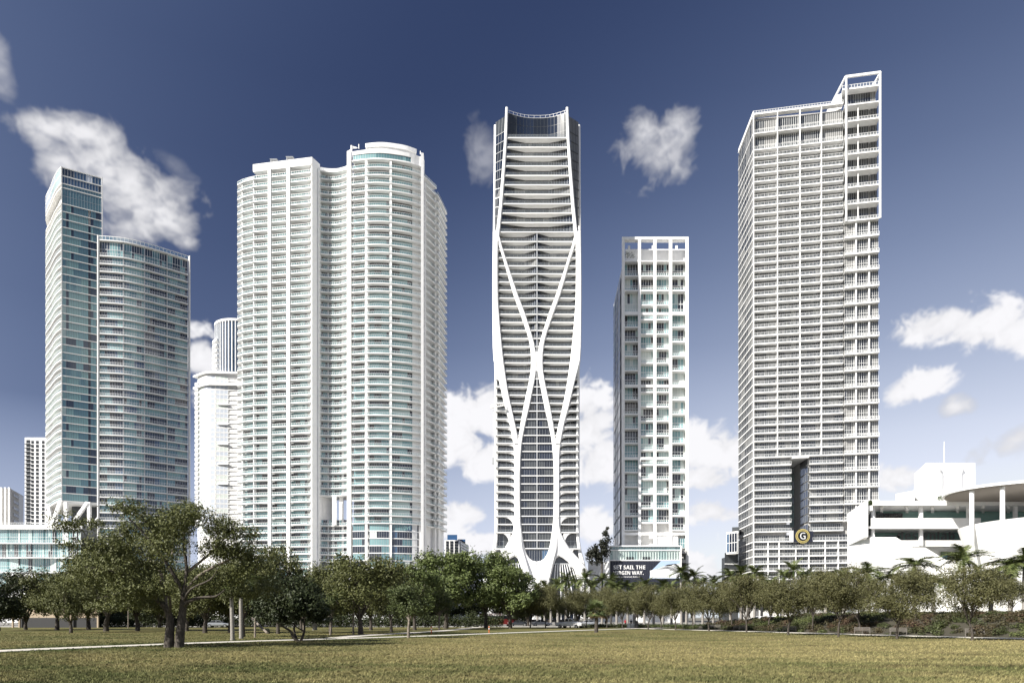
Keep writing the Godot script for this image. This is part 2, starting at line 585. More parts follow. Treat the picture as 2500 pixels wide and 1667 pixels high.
func windows(parent: Node3D, called: String, line: PackedVector2Array, h: float, ys: Array, kinds: Array, frame: Material, opt := {}) -> void:
	var variants := []
	var r := RandomNumberGenerator.new()
	r.seed = hash(called) + int(line[0].x * 10.0) + line.size() + int(ys[0] * 37.0)
	for i in opt.get("variants", 5):
		variants.append(panes(line, h, kinds, r, opt.get("run", 3), opt.get("pane_rows", 1)))
	var fr := mullions(line, h, frame, opt.get("w", 0.08), opt.get("rows", [0.0, 1.0]), opt.get("d", 0.12), opt.get("every", 1))
	for y in ys:
		var o := part(parent, called, variants[r.randi() % variants.size()], Vector3(0, y, 0))
		part(o, "frame", fr, Vector3(0, y, 0))

func rail_mesh(line: PackedVector2Array, h: float, gap: float, metal: Material, glass: Material, post := 0.05, top := 0.07, base := 0.1) -> ArrayMesh:
	var b := MB.new()
	b.use(metal)
	for i in line.size() - 1:
		var p := line[i]
		var q := line[i + 1]
		var e := q - p
		b.post((p + q) / 2, e, e.length(), 0.06, h - top, h)
		if base > 0.0:
			b.post((p + q) / 2, e, e.length(), 0.05, 0.0, base)
		var n := maxi(1, int(round(e.length() / gap)))
		for k in n + (1 if i == line.size() - 2 else 0):
			b.post(p.lerp(q, float(k) / n), e, post, 0.05, base, h - top)
	if glass:
		b.use(glass)
		b.sheet(inset(line, 0.06), base, h - top)
	return b.mesh()

func rows_at(parent: Node3D, called: String, mesh: Mesh, ys: Array) -> void:
	for y in ys:
		part(parent, called, mesh, Vector3(0, y, 0))

func slab_mesh(outer: PackedVector2Array, inner: PackedVector2Array, thick: float, m: Material) -> ArrayMesh:   # top at 0
	var b := MB.new()
	b.use(m)
	b.strip(outer, inner, -thick, 0.0)
	return b.mesh()

func block_mesh(poly: PackedVector2Array, y0: float, y1: float, m: Material) -> ArrayMesh:
	var b := MB.new()
	b.use(m)
	b.plate(poly, y0, y1)
	return b.mesh()

func pier_mesh(p: Vector2, e: Vector2, w: float, d: float, y0: float, y1: float, m: Material) -> ArrayMesh:
	var b := MB.new()
	b.use(m)
	b.post(p, e, w, d, y0, y1)
	return b.mesh()

func wall_mesh(line: PackedVector2Array, y0: float, y1: float, t: float, m: Material) -> ArrayMesh:
	var b := MB.new()
	b.use(m)
	b.strip(line, inset(line, t), y0, y1)
	return b.mesh()

func steps(y0: float, dy: float, n: int) -> Array:
	var a := []
	for k in n:
		a.append(y0 + dy * k)
	return a

func text_mesh(s: String, height: float, m: Material, depth := 0.1, bold := true, width := 0.0) -> TextMesh:
	var f := SystemFont.new()
	f.font_names = PackedStringArray(["Droid Sans"])
	f.font_weight = 700 if bold else 400
	var t := TextMesh.new()
	t.text = s
	t.font = f
	t.font_size = 48
	t.pixel_size = height / 34.0 if width == 0.0 else width / f.get_string_size(s, HORIZONTAL_ALIGNMENT_LEFT, -1, 48).x
	t.depth = depth
	t.material = m
	return t
# ---------- the curved teal glass tower and its podium
func tower_left() -> void:
	var t := thing("glass_tower", "teal glass tower of two curved blocks with white floor bands", "tower", Vector3(-178, 0, -312))
	var w: Material = M.white_warm
	# lower block, bowed front
	var edge := curve([Vector2(-184.4, 300), Vector2(-175.3, 301.6), Vector2(-168.6, 305.5), Vector2(-162, 311.2), Vector2(-156, 316.9)], 3)
	var glass := inset(edge, 1.1)
	part(t, "wall", block_mesh(pv(Array(inset(edge, 1.3)) + [Vector2(-167, 335), Vector2(-180, 340), Vector2(-192, 318)]), 0, 155.4, M.glass_smoke))
	var ys := steps(149.6, -3.17, 44)
	rows_at(t, "floor_slab", slab_mesh(edge, inset(edge, 1.7), 0.30, M.white_clean), [156.0] + ys)
	rows_at(t, "railing", rail_mesh(cut(edge, 0, 1, 12), 1.1, 1.05, M.rail_white, M.rail_clear, 0.05, 0.06, 0.04), ys)
	part(t, "parapet", rail_mesh(cut(edge, 0, 1, 12), 1.6, 1.2, M.rail_white, M.rail_glass, 0.1, 0.25), Vector3(0, 156, 0))
	var kinds := [["mirror_teal", 3.5], ["mirror_navy", 2.4], ["glass_aqua", 2.2], ["glass_navy", 1.2], ["glass_blue", 1.2], ["glass_curtain", 0.3]]
	for span in [[0.0, 0.265, 9], [0.28, 0.495, 8], [0.505, 0.75, 9], [0.76, 1.0, 8]]:
		windows(t, "window", cut(glass, span[0], span[1], span[2]), 2.79, ys, kinds, M.frame_grey, {"variants": 9, "run": 5, "w": 0.09})
		windows(t, "penthouse_window", cut(glass, span[0], span[1], span[2]), 6.0, [149.6], [["mirror_navy", 3], ["mirror_teal", 1.5], ["glass_aqua", 0.8]], M.rail_white, {"rows": [0, 0.5, 1], "run": 4, "w": 0.1})
	for f in [0.272, 0.5, 0.755]:
		part(t, "fin", pier_mesh(at(edge, f) + (at(glass, f) - at(edge, f)) * 0.75, at(edge, f + 0.01) - at(edge, f), 0.35, 0.8, 8, 155.6, M.frame_grey))
	part(t, "edge_fin", pier_mesh(edge[0] + Vector2(-0.2, 0.9), Vector2(1, 0.1), 0.4, 2.4, 8, 157.6, w))
	part(t, "edge_fin", pier_mesh(edge[-1] + Vector2(0.2, 0.4), Vector2(1, 1), 0.35, 1.6, 8, 157.6, w))
	# tall block: flat glass face
	var a := Vector2(-200.8, 302)
	var b := Vector2(-188.9, 309.6)
	var face := pv([a, b])
	var lv := []
	for py in [1221.0 - 19.12 * 38]:
		pass
	for k in 39:
		lv.append(Y(1221.0 - 19.12 * k, 302))
	var tops := [Y(455.6, 302), Y(445.3, 302), Y(426.3, 302), Y(406.3, 302)]
	var left := curve([Vector2(-232, 343), Vector2(-224.3, 326.8), Vector2(-214.8, 316.0), Vector2(-206.5, 307.0), a], 4)
	part(t, "wall", block_mesh(pv(Array(inset(left, 1.9)) + [Vector2(-199.6, 303.6), Vector2(-189.4, 310.2), Vector2(-203, 331), Vector2(-222, 352)]), Y(1221, 302), tops[0] - 0.3, M.white_warm))
	rows_at(t, "floor_slab", slab_mesh(pv([a, b]), pv([a + Vector2(0.27, 0.42), b + Vector2(0.27, 0.42)]), 0.34, M.white_warm), lv + tops)
	var tk := [["mirror_teal", 5.0], ["mirror_navy", 1.5], ["glass_aqua", 2.2]]
	var ff := inset(face, 0.2)
	var pitch: float = lv[1] - lv[0]
	var low := lv.slice(0, 38)
	windows(t, "corner_window", cut(ff, 0.02, 0.115, 1), pitch - 0.34, low, [["glass_aqua", 2], ["glass_curtain", 1], ["mirror_teal", 1]], M.frame_grey, {"variants": 4})
	windows(t, "curtain_wall", cut(ff, 0.12, 0.665, 9), pitch - 0.34, low, tk, M.frame_dark, {"variants": 9, "run": 6, "w": 0.06})
	windows(t, "dark_glazing", cut(ff, 0.67, 0.72, 1), pitch - 0.34, low.slice(0, 36), [["glass_navy", 1]], M.frame_dark, {"variants": 1})
	windows(t, "side_window", cut(ff, 0.725, 0.99, 4), pitch - 0.34, low, tk, M.frame_dark, {"variants": 6, "run": 4, "w": 0.06})
	var last: float = lv[38]
	windows(t, "curtain_wall", cut(ff, 0.02, 0.99, 14), tops[0] - last - 0.34, [last], [["mirror_teal", 3], ["mirror_navy", 1]], M.frame_grey, {"rows": [0, 0.5, 1], "run": 5})
	windows(t, "curtain_wall", cut(ff, 0.02, 0.99, 14), tops[1] - tops[0] - 0.34, [tops[0]], [["mirror_teal", 3]], M.frame_grey)
	for k in [1, 2]:
		windows(t, "crown_glazing", cut(ff, 0.01, 0.99, 13), tops[k + 1] - tops[k] - 0.34, [tops[k]], [["glass_blue", 2], ["mirror_navy", 2], ["glass_mist", 1]], M.rail_white, {"run": 4})
	part(t, "edge_fin", pier_mesh(a + Vector2(0.05, 0.25), b - a, 0.28, 0.5, lv[0], tops[3] + 0.1, w))
	part(t, "edge_fin", pier_mesh(b + Vector2(0.12, 0.3), b - a, 0.35, 0.9, lv[0], tops[3] + 0.1, w))
	# its bowed side of white balconies
	rows_at(t, "balcony_slab", slab_mesh(left, inset(left, 1.85), 0.4, M.white_warm), lv + [tops[0], tops[1]])
	rows_at(t, "balcony_railing", rail_mesh(left, 1.05, 1.4, M.rail_white, M.rail_glass, 0.06, 0.14), lv.slice(0, 38))
	for k in [1, 2]:
		windows(t, "crown_side_glazing", cut(left, 0.25, 0.99, 12), tops[k + 1] - tops[k] - 0.3, [tops[k]], [["glass_mist", 2], ["glass_pale", 1], ["glass_curtain", 1]], M.rail_white, {"w": 0.1})
	rows_at(t, "balcony_slab", slab_mesh(inset(left, -0.1), inset(left, 0.4), 0.3, M.white_clean), [tops[2], tops[3]])
	windows(t, "balcony_window", cut(inset(left, 1.8), 0.3, 0.95, 8), 2.4, lv.slice(0, 37), [["glass_curtain", 2], ["glass_aqua", 2], ["mirror_navy", 0.7]], M.rail_white, {"variants": 4})
	# open level on struts
	var y0: float = lv[0]
	var base := Y(1283, 296)
	part(t, "soffit", block_mesh(pv([a + Vector2(0.5, 0.5), b, Vector2(-203, 330), Vector2(-222, 330)]), y0 - 1.0, y0 - 0.38, w))
	part(t, "plant_room", block_mesh(pv([Vector2(-203, 312), Vector2(-193, 314), Vector2(-200, 326), Vector2(-208, 326)]), 30, y0 - 1.0, M.frame_dark))
	for s in [[[148, 1222], [124, 1284], 303.0], [[160, 1226], [160, 1284], 303.0], [[213, 1226], [172, 1284], 304.5], [[217, 1226], [217, 1284], 305.0], [[118, 1240], [128, 1284], 308.0], [[246, 1258], [225, 1284], 306.0]]:
		var m := MB.new()
		m.use(M.white)
		m.bar(P(s[0][0], s[0][1], s[2]), P(s[1][0], s[1][1], s[2]), 1.2, 1.2, Vector3(0, 0, 1))
		part(t, "strut", m.mesh())
	# podium with wavy white bands
	var pod := thing("podium_building", "low white podium with tall curtained glass storeys and wavy floor bands", "building", P(60, 1508, 285) * Vector3(1, 0, 1))
	var z := 285.0
	var line := pv([PL(-70, z), PL(197, z)])
	part(pod, "wall", block_mesh(pv([PL(-70, z + 1.4), PL(197, z + 1.4), PL(197, z + 26), PL(-70, z + 26)]), 0, Y(1284, z), M.white))
	part(pod, "parapet", wall_mesh(pv([PL(-70, z - 0.4), PL(198, z - 0.4)]), Y(1292, z), Y(1281.5, z), 0.6, M.white_clean))
	part(pod, "railing", rail_mesh(pv([PL(-70, z + 0.5), PL(198, z + 0.5)]), 1.2, 0.9, M.rail_white, M.rail_clear), Vector3(0, Y(1283, z) + 0.05, 0))
	var i := 0
	for fl in [[1325.5, 1292.0, 197.0], [1361.0, 1327.0, 195.0], [1397.0, 1362.5, 190.0], [1432.0, 1398.5, 186.0]]:
		var wave := PackedVector2Array()
		for k in 49:
			var f := k / 48.0
			wave.append(PL(lerpf(-70, fl[2] + 1, f), z - 0.7 - (1.1 * sin(f * 11.0 + i * 2.2) + 0.4 if i > 0 else 0.3)))
		part(pod, "floor_slab", slab_mesh(wave, inset(line, 1.3), 0.35, M.white_clean), Vector3(0, Y(fl[0], z), 0))
		part(pod, "railing", rail_mesh(cut(pv([PL(-70, z - 0.5), PL(fl[2], z - 0.5)]), 0, 1, 10), 1.1, 1.3, M.rail_white, M.rail_clear, 0.06, 0.07, 0.05), Vector3(0, Y(fl[0], z), 0))
		var hh := Y(fl[1], z) - Y(fl[0], z)
		for k in 9:
			var l := cut_px(inset(line, 0.9), -70 + k * 29.5, -70 + (k + 1) * 29.5, 6)
			windows(pod, "window", l, hh, [Y(fl[0], z)], [["glass_aqua", 3], ["glass_curtain", 2.2], ["glass_pale", 0.5], ["glass_dark", 1.4], ["glass_teal", 2]], M.rail_white, {"rows": [0, 0.45, 1], "run": 3, "w": 0.1, "pane_rows": 2})
		i += 1
	var m := MB.new()
	m.use(M.white_clean)
	m.box(P(52, 1408.5, z - 1.6), Vector3(11.0, 2.6, 0.1))
	var banner := single("sale_banner", "white banner with grey price lettering hung on the low podium", "banner", m.mesh(), Vector3.ZERO)
	var price := part(banner, "lettering", text_mesh("$199", 1.5, M.letter_grey, 0.02, false), P(73, 1409.5, z - 1.7))
	price.set_meta("label", "price lettering in grey")
	var small := part(banner, "lettering", text_mesh("PRICES", 0.6, M.letter_grey, 0.02, false), P(42, 1405, z - 1.7))
# ---------- the broad white balcony tower
func tower_white() -> void:
	var t := thing("balcony_tower", "broad white apartment tower with stacked balconies and a rounded bay", "tower", Vector3(-82, 0, -306))
	var w: Material = M.white
	var ys := steps(181.4, -3.08, 47)                                # floors with balconies
	var lo := steps(39.72 - 2.95, -2.95, 12)                          # lower storeys
	var wk := [["glass_teal", 2.8], ["glass_aqua", 1.8], ["glass_dark", 3.0], ["glass_curtain", 0.7], ["glass_navy", 1.2]]
	# --- left wing
	var eb := pv([Vector2(-131, 308), Vector2(-130.0, 305.2), Vector2(-126.5, 303.0), Vector2(-121.9, 301.3), Vector2(-96.6, 296.5)])
	var gb := inset(eb, 2.2)
	var bs := slab_mesh(eb, inset(eb, 2.6), 0.3, w)
	rows_at(t, "balcony_slab", bs, ys + lo)
	var eb2 := pv([eb[3], eb[4]])
	part(t, "balcony_slab", slab_mesh(eb2, inset(eb2, 2.6), 0.3, w), Vector3(0, 184.5, 0))
	rows_at(t, "balcony_railing", rail_mesh(cut(eb, 0, 1, 12), 1.05, 1.15, M.rail_white, M.rail_glass, 0.09, 0.11, 0.1), ys + lo)
	part(t, "wall", block_mesh(pv([Vector2(-128, 309), Vector2(-119.5, 303.9), Vector2(-94.4, 299.2), Vector2(-93.8, 316), Vector2(-124, 318)]), 0, 181.2, w))
	part(t, "wall", block_mesh(pv([Vector2(-119.3, 303.9), Vector2(-94.4, 299.2), Vector2(-93.8, 316), Vector2(-119.3, 318)]), 181.2, 184.3, w))
	part(t, "roof_wall", wall_mesh(pv([Vector2(-121.9, 301.2), Vector2(-96.1, 296.3)]), 184.55, 187.2, 4.0, w))
	for p in [[657.5, 1.2], [703.3, 1.35]]:
		part(t, "pilaster", pier_mesh(hit(eb[3], eb[4], p[0]) + Vector2(0.1, 0.3), eb[4] - eb[3], p[1], 1.4, 0, 184.6, M.white_clean))
	part(t, "corner_wall", block_mesh(pv([Vector2(-96.1, 296.3), Vector2(-97.8, 298.8), Vector2(-96.6, 301.5), Vector2(-94.4, 301.0)]), 0, 187.2, M.white_clean))
	for s in [[620, 653, 5], [664, 699, 6], [710, 749.5, 7]]:
		windows(t, "sliding_door", cut_px(gb, s[0], s[1], s[2]), 2.55, ys, wk, M.frame_grey, {"variants": 8, "run": 5, "w": 0.06})
		windows(t, "sliding_door", cut_px(gb, s[0], s[1], s[2]), 2.5, lo, wk, M.frame_grey, {"variants": 6, "run": 5, "w": 0.06})
	windows(t, "wing_door", cut(gb, 0.06, 0.24, 4), 2.5, ys + lo, wk, M.frame_grey, {"variants": 6, "run": 4, "w": 0.06})
	for p in [590.0, 617.0]:
		part(t, "partition", pier_mesh(hit(eb[3], eb[4], p) + Vector2(0.2, 1.3) if p > 600 else Vector2(-127.4, 305.2), Vector2(1, -0.2), 0.3, 1.8, 0, 181.0, w))
	for bx in [[[660, 670], 397.0], [[699, 716], 391.0]]:
		var m := MB.new()
		m.use(M.frame_grey)
		var q := P(bx[0][0], bx[1], 304)
		m.box(q + Vector3(1.5, 0.9, 0), Vector3(3.0, 0.12, 2))
		for k in 5:
			m.box(q + Vector3(k * 0.75, 0, 0), Vector3(0.15, 2.2, 0.15))
		part(t, "roof_plant", m.mesh())
	# --- hollow middle
	var ec := curve([Vector2(X(777, 300.3), 300.3), Vector2(X(800, 301.4), 301.4), Vector2(X(824, 301.2), 301.2), Vector2(X(848, 299.2), 299.2)], 3)
	var gc := inset(ec, 2.0)
	var void_at := [42, 43, 44]
	var yc := []
	for k in ys.size():
		if k < 43 or k > 45:
			yc.append(ys[k])
	rows_at(t, "terrace_slab", slab_mesh(ec, inset(ec, 2.2), 0.28, w), [184.5] + yc + lo)
	rows_at(t, "terrace_railing", rail_mesh(cut(ec, 0, 1, 8), 1.05, 1.0, M.rail_white, M.rail_glass, 0.08, 0.10, 0.1), [184.5] + yc.slice(0, 43) + [ys[46]] + lo)
	var top_wall := pv(Array(inset(ec, 2.15)) + [Vector2(-83, 312), Vector2(-96, 312)])
	part(t, "wall", block_mesh(top_wall, ys[42] - 0.28, 187.0, w))
	part(t, "wall", block_mesh(top_wall, 0, ys[46], w))
	for s in [[778, 799, 4], [803, 810.5, 2], [816, 834, 3], [839, 847, 1]]:
		windows(t, "terrace_door", cut_px(gc, s[0], s[1], s[2]), 2.5, yc.slice(0, 43), wk, M.frame_grey, {"variants": 6, "run": 2, "w": 0.06})
		windows(t, "terrace_door", cut_px(gc, s[0], s[1], s[2]), 2.5, [ys[46]] + lo, wk, M.frame_grey, {"variants": 6, "run": 2, "w": 0.06})
	var mid := at(ec, t_px(ec, 811))
	for k in yc.size():
		if k % 1 == 0 and k < 43 and k > 0:
			part(t, "screen", pier_mesh(mid + Vector2(0, 1.1), Vector2(1, 0), 0.12, 1.9, yc[k], yc[k] + 2.75, M.rail_glass))
	part(t, "void_wall", block_mesh(pv([Vector2(-95.6, 302), Vector2(-92.6, 311), Vector2(-92.2, 311), Vector2(-94.9, 301.6)]), ys[46], ys[42], w))
	for px in [816.0, 833.0]:
		part(t, "column", pier_mesh(PL(px, 300.5 if px < 820 else 304.0), Vector2(1, 0), 1.5, 1.2, ys[46], ys[42] - 0.28, M.white_clean))
	# --- rounded bay
	var ed := curve([PL(858, 294.6), PL(892, 293.4), PL(926, 293.0), PL(960, 293.8), PL(1000, 295.6), PL(1034, 298.6)], 3)
	var gd := inset(ed, 1.9)
	rows_at(t, "bay_slab", slab_mesh(ed, inset(ed, 2.1), 0.32, w), [184.6] + ys)
	rows_at(t, "bay_railing", rail_mesh(cut(ed, 0, 1, 16), 1.05, 1.0, M.rail_white, M.rail_glass, 0.05, 0.08, 0.06), ys)
	part(t, "wall", block_mesh(pv(Array(inset(ed, 2.05)) + [PL(1034, 304), Vector2(-56, 316), Vector2(-82, 316)]), 0, 187.8, w))
	for s in [[861, 889, 5], [902, 949, 8], [957, 1006, 8]]:
		windows(t, "window", cut_px(gd, s[0], s[1], s[2]), 2.6, ys, wk, M.frame_grey, {"variants": 9, "run": 8, "w": 0.07})
		windows(t, "lower_window", cut_px(inset(ed, 0.9), s[0], s[1], s[2]), 2.65, lo, [["glass_navy", 3], ["glass_teal", 2], ["glass_blue", 1], ["glass_aqua", 1.4], ["glass_pale", 0.5]], M.frame_grey, {"variants": 9, "run": 8, "w": 0.07})
	windows(t, "slot_window", cut_px(inset(ed, 0.75), 1019, 1021.5, 1), 2.65, lo, [["glass_dark", 1]], M.frame_dark, {"variants": 1})
	rows_at(t, "bay_slab", slab_mesh(inset(ed, 0.7), inset(ed, 2.1), 0.3, M.white_clean), lo + [ys[46] - 0.0])
	part(t, "wall", wall_mesh(cut_px(inset(ed, 0.8), 1006, 1034, 4), 0, ys[46] - 0.32, 0.6, w))
	for p in [[893.5, 0.9], [953.0, 0.75], [1030.0, 0.9]]:
		var c := at(ed, t_px(ed, p[0]))
		part(t, "column", pier_mesh(c + Vector2(0.0, 0.75), Vector2(1, 0.02), p[1], 1.0, 0, 184.6, M.white_clean))
	part(t, "pilaster", block_mesh(pv([PL(846.5, 297.5), PL(855, 296.3), PL(860, 299), PL(860, 303), PL(847, 303)]), 0, 190.2, M.white_clean))
	part(t, "pilaster", block_mesh(pv([PL(1027, 297.9), PL(1034, 298.3), PL(1036, 304), PL(1027, 303)]), 0, 190.0, M.white_clean))
	# crown of the bay
	var er := inset(ed, 0.5)
	part(t, "parapet", wall_mesh(er, 187.1, 188.6, 0.5, w))
	part(t, "parapet", wall_mesh(er, 184.65, 185.1, 0.5, w))
	windows(t, "crown_window", cut_px(inset(ed, 0.75), 862, 1003, 22), 2.0, [185.1], [["glass_aqua", 2], ["glass_teal", 2]], M.frame_grey, {"variants": 1, "w": 0.06})
	part(t, "parapet", wall_mesh(cut_px(er, 1003.5, 1034, 4), 185.1, 187.1, 0.5, w))
	var cr := inset(cut_px(ed, 874, 1032, 12), 7.0)
	part(t, "crown_wall", wall_mesh(cr, 187.8, 194.6, 0.5, M.white_warm))
	part(t, "crown_rim", wall_mesh(inset(cr, -0.5), 193.6, 195.2, 1.0, M.white_clean))
	var m := MB.new()
	m.use(M.rail_white)
	m.box(P(857.5, 366, 300) + Vector3(0, -1, 0), Vector3(0.6, 5.5, 0.6))
	m.bar(P(857.5, 357, 300), P(872, 361, 300), 0.3, 0.3)
	m.bar(P(857.5, 362, 300), P(872, 361.5, 300), 0.25, 0.25)
	part(t, "davit", m.mesh())
	for a in [[875.5, 352.0, 363.0], [1026.0, 369.0, 376.0]]:
		var q := MB.new()
		q.use(M.rail_white)
		q.box((P(a[0], a[1], 300) + P(a[0], a[2], 300)) / 2, Vector3(0.3, (a[2] - a[1]) / 6.0, 0.3))
		part(t, "mast", q.mesh())
	# letters stuck on one of the lower windows
	part(t, "lettering", text_mesh("ELOVE", 1.6, M.glass_aqua, 0.03, false, 31.0 * 294.0 / F), P(988, 1289, 295.2))
	# --- shaded north wing
	var e1 := pv([PL(1035, 299.2), PL(1066, 308.0)])
	var e2 := pv([PL(1068, 306.8), PL(1078, 312.5), PL(1091.5, 322.0)])
	for e in [e1, e2]:
		var top := 181.4 if e == e1 else 178.3
		var yy := steps(top, -3.08, 47 if e == e1 else 46)
		rows_at(t, "wing_slab", slab_mesh(e, inset(e, 3.0), 0.3, w), yy)
		rows_at(t, "wing_railing", rail_mesh(e, 1.05, 1.2, M.frame_grey, M.rail_glass, 0.07, 0.12, 0.12), yy)
		windows(t, "wing_window", cut(inset(e, 2.6), 0.1, 0.8, 5), 2.5, yy.slice(1), [["glass_dark", 2], ["glass_teal", 2], ["glass_navy", 1]], M.frame_grey, {"variants": 5})
	part(t, "wall", block_mesh(pv([PL(1033, 303), PL(1058, 310.2), PL(1068, 312), PL(1083, 325), Vector2(-60, 328)]), 0, 181.2, w))
	for p in [[1035.5, 300.3], [1061.0, 309.0], [1070.0, 311.5]]:
		part(t, "column", pier_mesh(PL(p[0], p[1]), Vector2(1, 1.2), 0.9, 1.2, 0, 179, w))
# ---------- the tower in a white curved exoskeleton
const FZ := 305.0
func fp(px: float, py: float, dz := 0.0) -> Vector3:              # point of the exoskeleton's front plane
	return Vector3(X(px, FZ), Y(py, FZ), -FZ - dz)

func limb_mesh(rows: Array, depth: float, mirror: bool, m: Material, front := 0.0) -> ArrayMesh:   # rows of [py, left px, right px, optional set-back]
	var b := MB.new()
	b.use(m)
	var rings := []
	for r in rows:
		var l: float = r[1]
		var q: float = r[2]
		if mirror:
			var s := l
			l = 2622.0 - q
			q = 2622.0 - s
		var back: float = (r[3] if r.size() > 3 else 0.0) - front
		var a := fp(l, r[0], back)
		var c := fp(q, r[0], back)
		var wd := c.x - a.x
		var ch := minf(0.32, wd * 0.25)
		var z := Vector3(0, 0, -1)
		rings.append([a + z * depth, c + z * depth, c + z * ch, c - Vector3(ch, 0, 0), a + Vector3(ch, 0, 0), a + z * ch])
	for i in rings.size() - 1:
		for k in 6:
			var j := (k + 1) % 6
			b.quad(rings[i][k], rings[i][j], rings[i + 1][j], rings[i + 1][k])
	for e in [[rings[0], true], [rings[-1], false]]:
		for k in range(1, 5):
			if e[1]:
				b.tri(e[0][0], e[0][k + 1], e[0][k])
			else:
				b.tri(e[0][0], e[0][k], e[0][k + 1])
	return b.mesh()

func fpoly(pts: Array, mirror: bool) -> PackedVector2Array:
	var o := PackedVector2Array()
	for p in pts:
		o.append(Vector2(X(2622.0 - p[0] if mirror else p[0], FZ), Y(p[1], FZ)))
	return o

func tower_frame() -> void:
	var t := thing("exoskeleton_tower", "slender dark glass tower wrapped in a white curved crossing exoskeleton", "tower", Vector3(-5.7, 0, -315))
	var w: Material = M.white_clean
	var cx := X(1311, FZ)
	# --- columns of the exoskeleton
	var outer := [[566, 1203.2, 1217], [620, 1202.6, 1215.6], [680, 1202, 1215.6], [736, 1202, 1216.5], [792, 1202.4, 1220.7], [848, 1203, 1226], [880, 1205, 1229.5], [904, 1211, 1233], [932, 1218.5, 1237], [960, 1225, 1241.5], [994, 1233, 1248.7], [1030, 1243, 1257], [1064, 1250, 1264], [1086, 1254, 1267.5]]
	var upper := [[262, 1234, 1240.3], [300, 1232.5, 1239.3], [340, 1231, 1238], [420, 1225, 1233], [500, 1218.5, 1227], [566, 1211.5, 1220.5], [590, 1208, 1218]]
	var corner := [[284, 1203.5, 1212, 5.0], [400, 1203.5, 1212, 3.6], [500, 1203.3, 1211.5, 1.6], [566, 1203.2, 1211, 0.2]]
	var arm := [[571, 1214.5, 1218.4], [597, 1217.5, 1225], [646, 1232.6, 1240.3], [690, 1245, 1255], [720, 1254, 1265], [764, 1270, 1282], [812, 1286.6, 1297.5], [837, 1293, 1304.5], [862, 1296, 1309], [882, 1296.5, 1310.9], [904, 1295.6, 1309.4], [932, 1291, 1305], [963, 1284.5, 1298.5], [994, 1278, 1292.5], [1030, 1271.5, 1284], [1067, 1266.3, 1276.5], [1086, 1262, 1273.8]]
	var low := [[1084, 1253.6, 1273.9], [1117, 1256, 1271.2], [1160, 1256.3, 1270], [1220, 1256.3, 1270], [1264, 1256.2, 1270.9]]
	var edge := [[884, 1205.5, 1212, 1.4], [960, 1208.6, 1213.6, 1.4], [1100, 1209.8, 1215.0, 1.4], [1260, 1209.6, 1215.4, 1.4], [1310, 1207, 1214.5, 1.4], [1345, 1201.5, 1210.5, 1.4], [1375, 1193, 1205, 1.4], [1510, 1180, 1200, 1.4]]
	for mir in [false, true]:
		part(t, "outer_column", limb_mesh(outer, 2.2, mir, w, 0.4))
		part(t, "crown_column", limb_mesh(upper, 1.3, mir, w, 0.3))
		part(t, "corner_column", limb_mesh(corner, 1.6, mir, w))
		part(t, "crossing_arm", limb_mesh(arm, 1.7, mir, w, 0.15))
		part(t, "lower_column", limb_mesh(low, 2.2, mir, w, 0.4))
		part(t, "edge_column", limb_mesh(edge, 1.5, mir, w))
	var knot := MB.new()
	knot.use(w)
	knot.extrude(fpoly([[1308.5, 858], [1313.5, 858], [1313.5, 905], [1308.5, 905]], false), Transform3D(Basis(), Vector3(0, 0, -FZ - 1.5)), 1.4)
	part(t, "crossing_knot", knot.mesh())
	# --- spreading feet
	var foot := [[1311, 1371], [1322, 1368.3], [1329.6, 1362.5], [1336, 1352.5], [1340, 1342], [1343.5, 1326], [1346.2, 1308], [1349, 1287], [1351, 1264], [1366, 1264], [1367.2, 1284], [1371, 1302], [1378, 1318], [1390, 1338], [1405, 1355], [1421, 1371.5], [1434, 1390], [1440.5, 1404], [1443, 1425], [1444, 1512], [1418, 1512], [1415.5, 1445], [1411, 1417], [1402, 1390], [1394, 1379], [1386, 1371], [1375, 1362.5], [1364.7, 1357.5], [1358, 1363], [1352, 1378], [1346, 1403], [1339, 1435], [1330, 1472], [1322, 1512], [1311, 1512]]
	for mir in [false, true]:
		var b := MB.new()
		b.use(w)
		b.extrude(fpoly(foot, mir), Transform3D(Basis(), Vector3(0, 0, -FZ - 1.9)), 2.3, 0.45)
		part(t, "foot", b.mesh())
		# a leg standing proud of the foot
		var leg := [[1300, 1350, 1362, 0.0], [1340, 1345, 1360, -0.5], [1375, 1335, 1351, -1.1], [1420, 1322, 1341, -1.7], [1512, 1300, 1322, -2.5]]
		part(t, "leg", limb_mesh(leg, 1.6, mir, w, 0.5))
	# --- floors
	var dk := [["glass_dark", 3.0], ["glass_navy", 3.0], ["glass_smoke", 2.0]]
	var pl := func(px: float, d: float) -> Vector2: return Vector2(X(px, FZ), FZ + d)
	# crown screen, bowed inwards
	var scr := curve([pl.call(1237.5, 0.9), pl.call(1262, 2.9), pl.call(1290, 4.2), pl.call(1332, 4.2), pl.call(1360, 2.9), pl.call(1384.5, 0.9)], 3)
	windows(t, "crown_glazing", cut(scr, 0, 1, 18), Y(283, FZ + 3) - Y(334, FZ), [Y(334, FZ)], [["glass_navy", 3], ["glass_smoke", 1.5], ["glass_dark", 2]], M.frame_dark, {"rows": [0, 0.33, 0.66, 1], "run": 5, "variants": 1})
	part(t, "crown_railing", rail_mesh(scr, 1.2, 2.4, M.rail_white, null, 0.09, 0.1, 0.12), Vector3(0, Y(283, FZ + 3), 0))
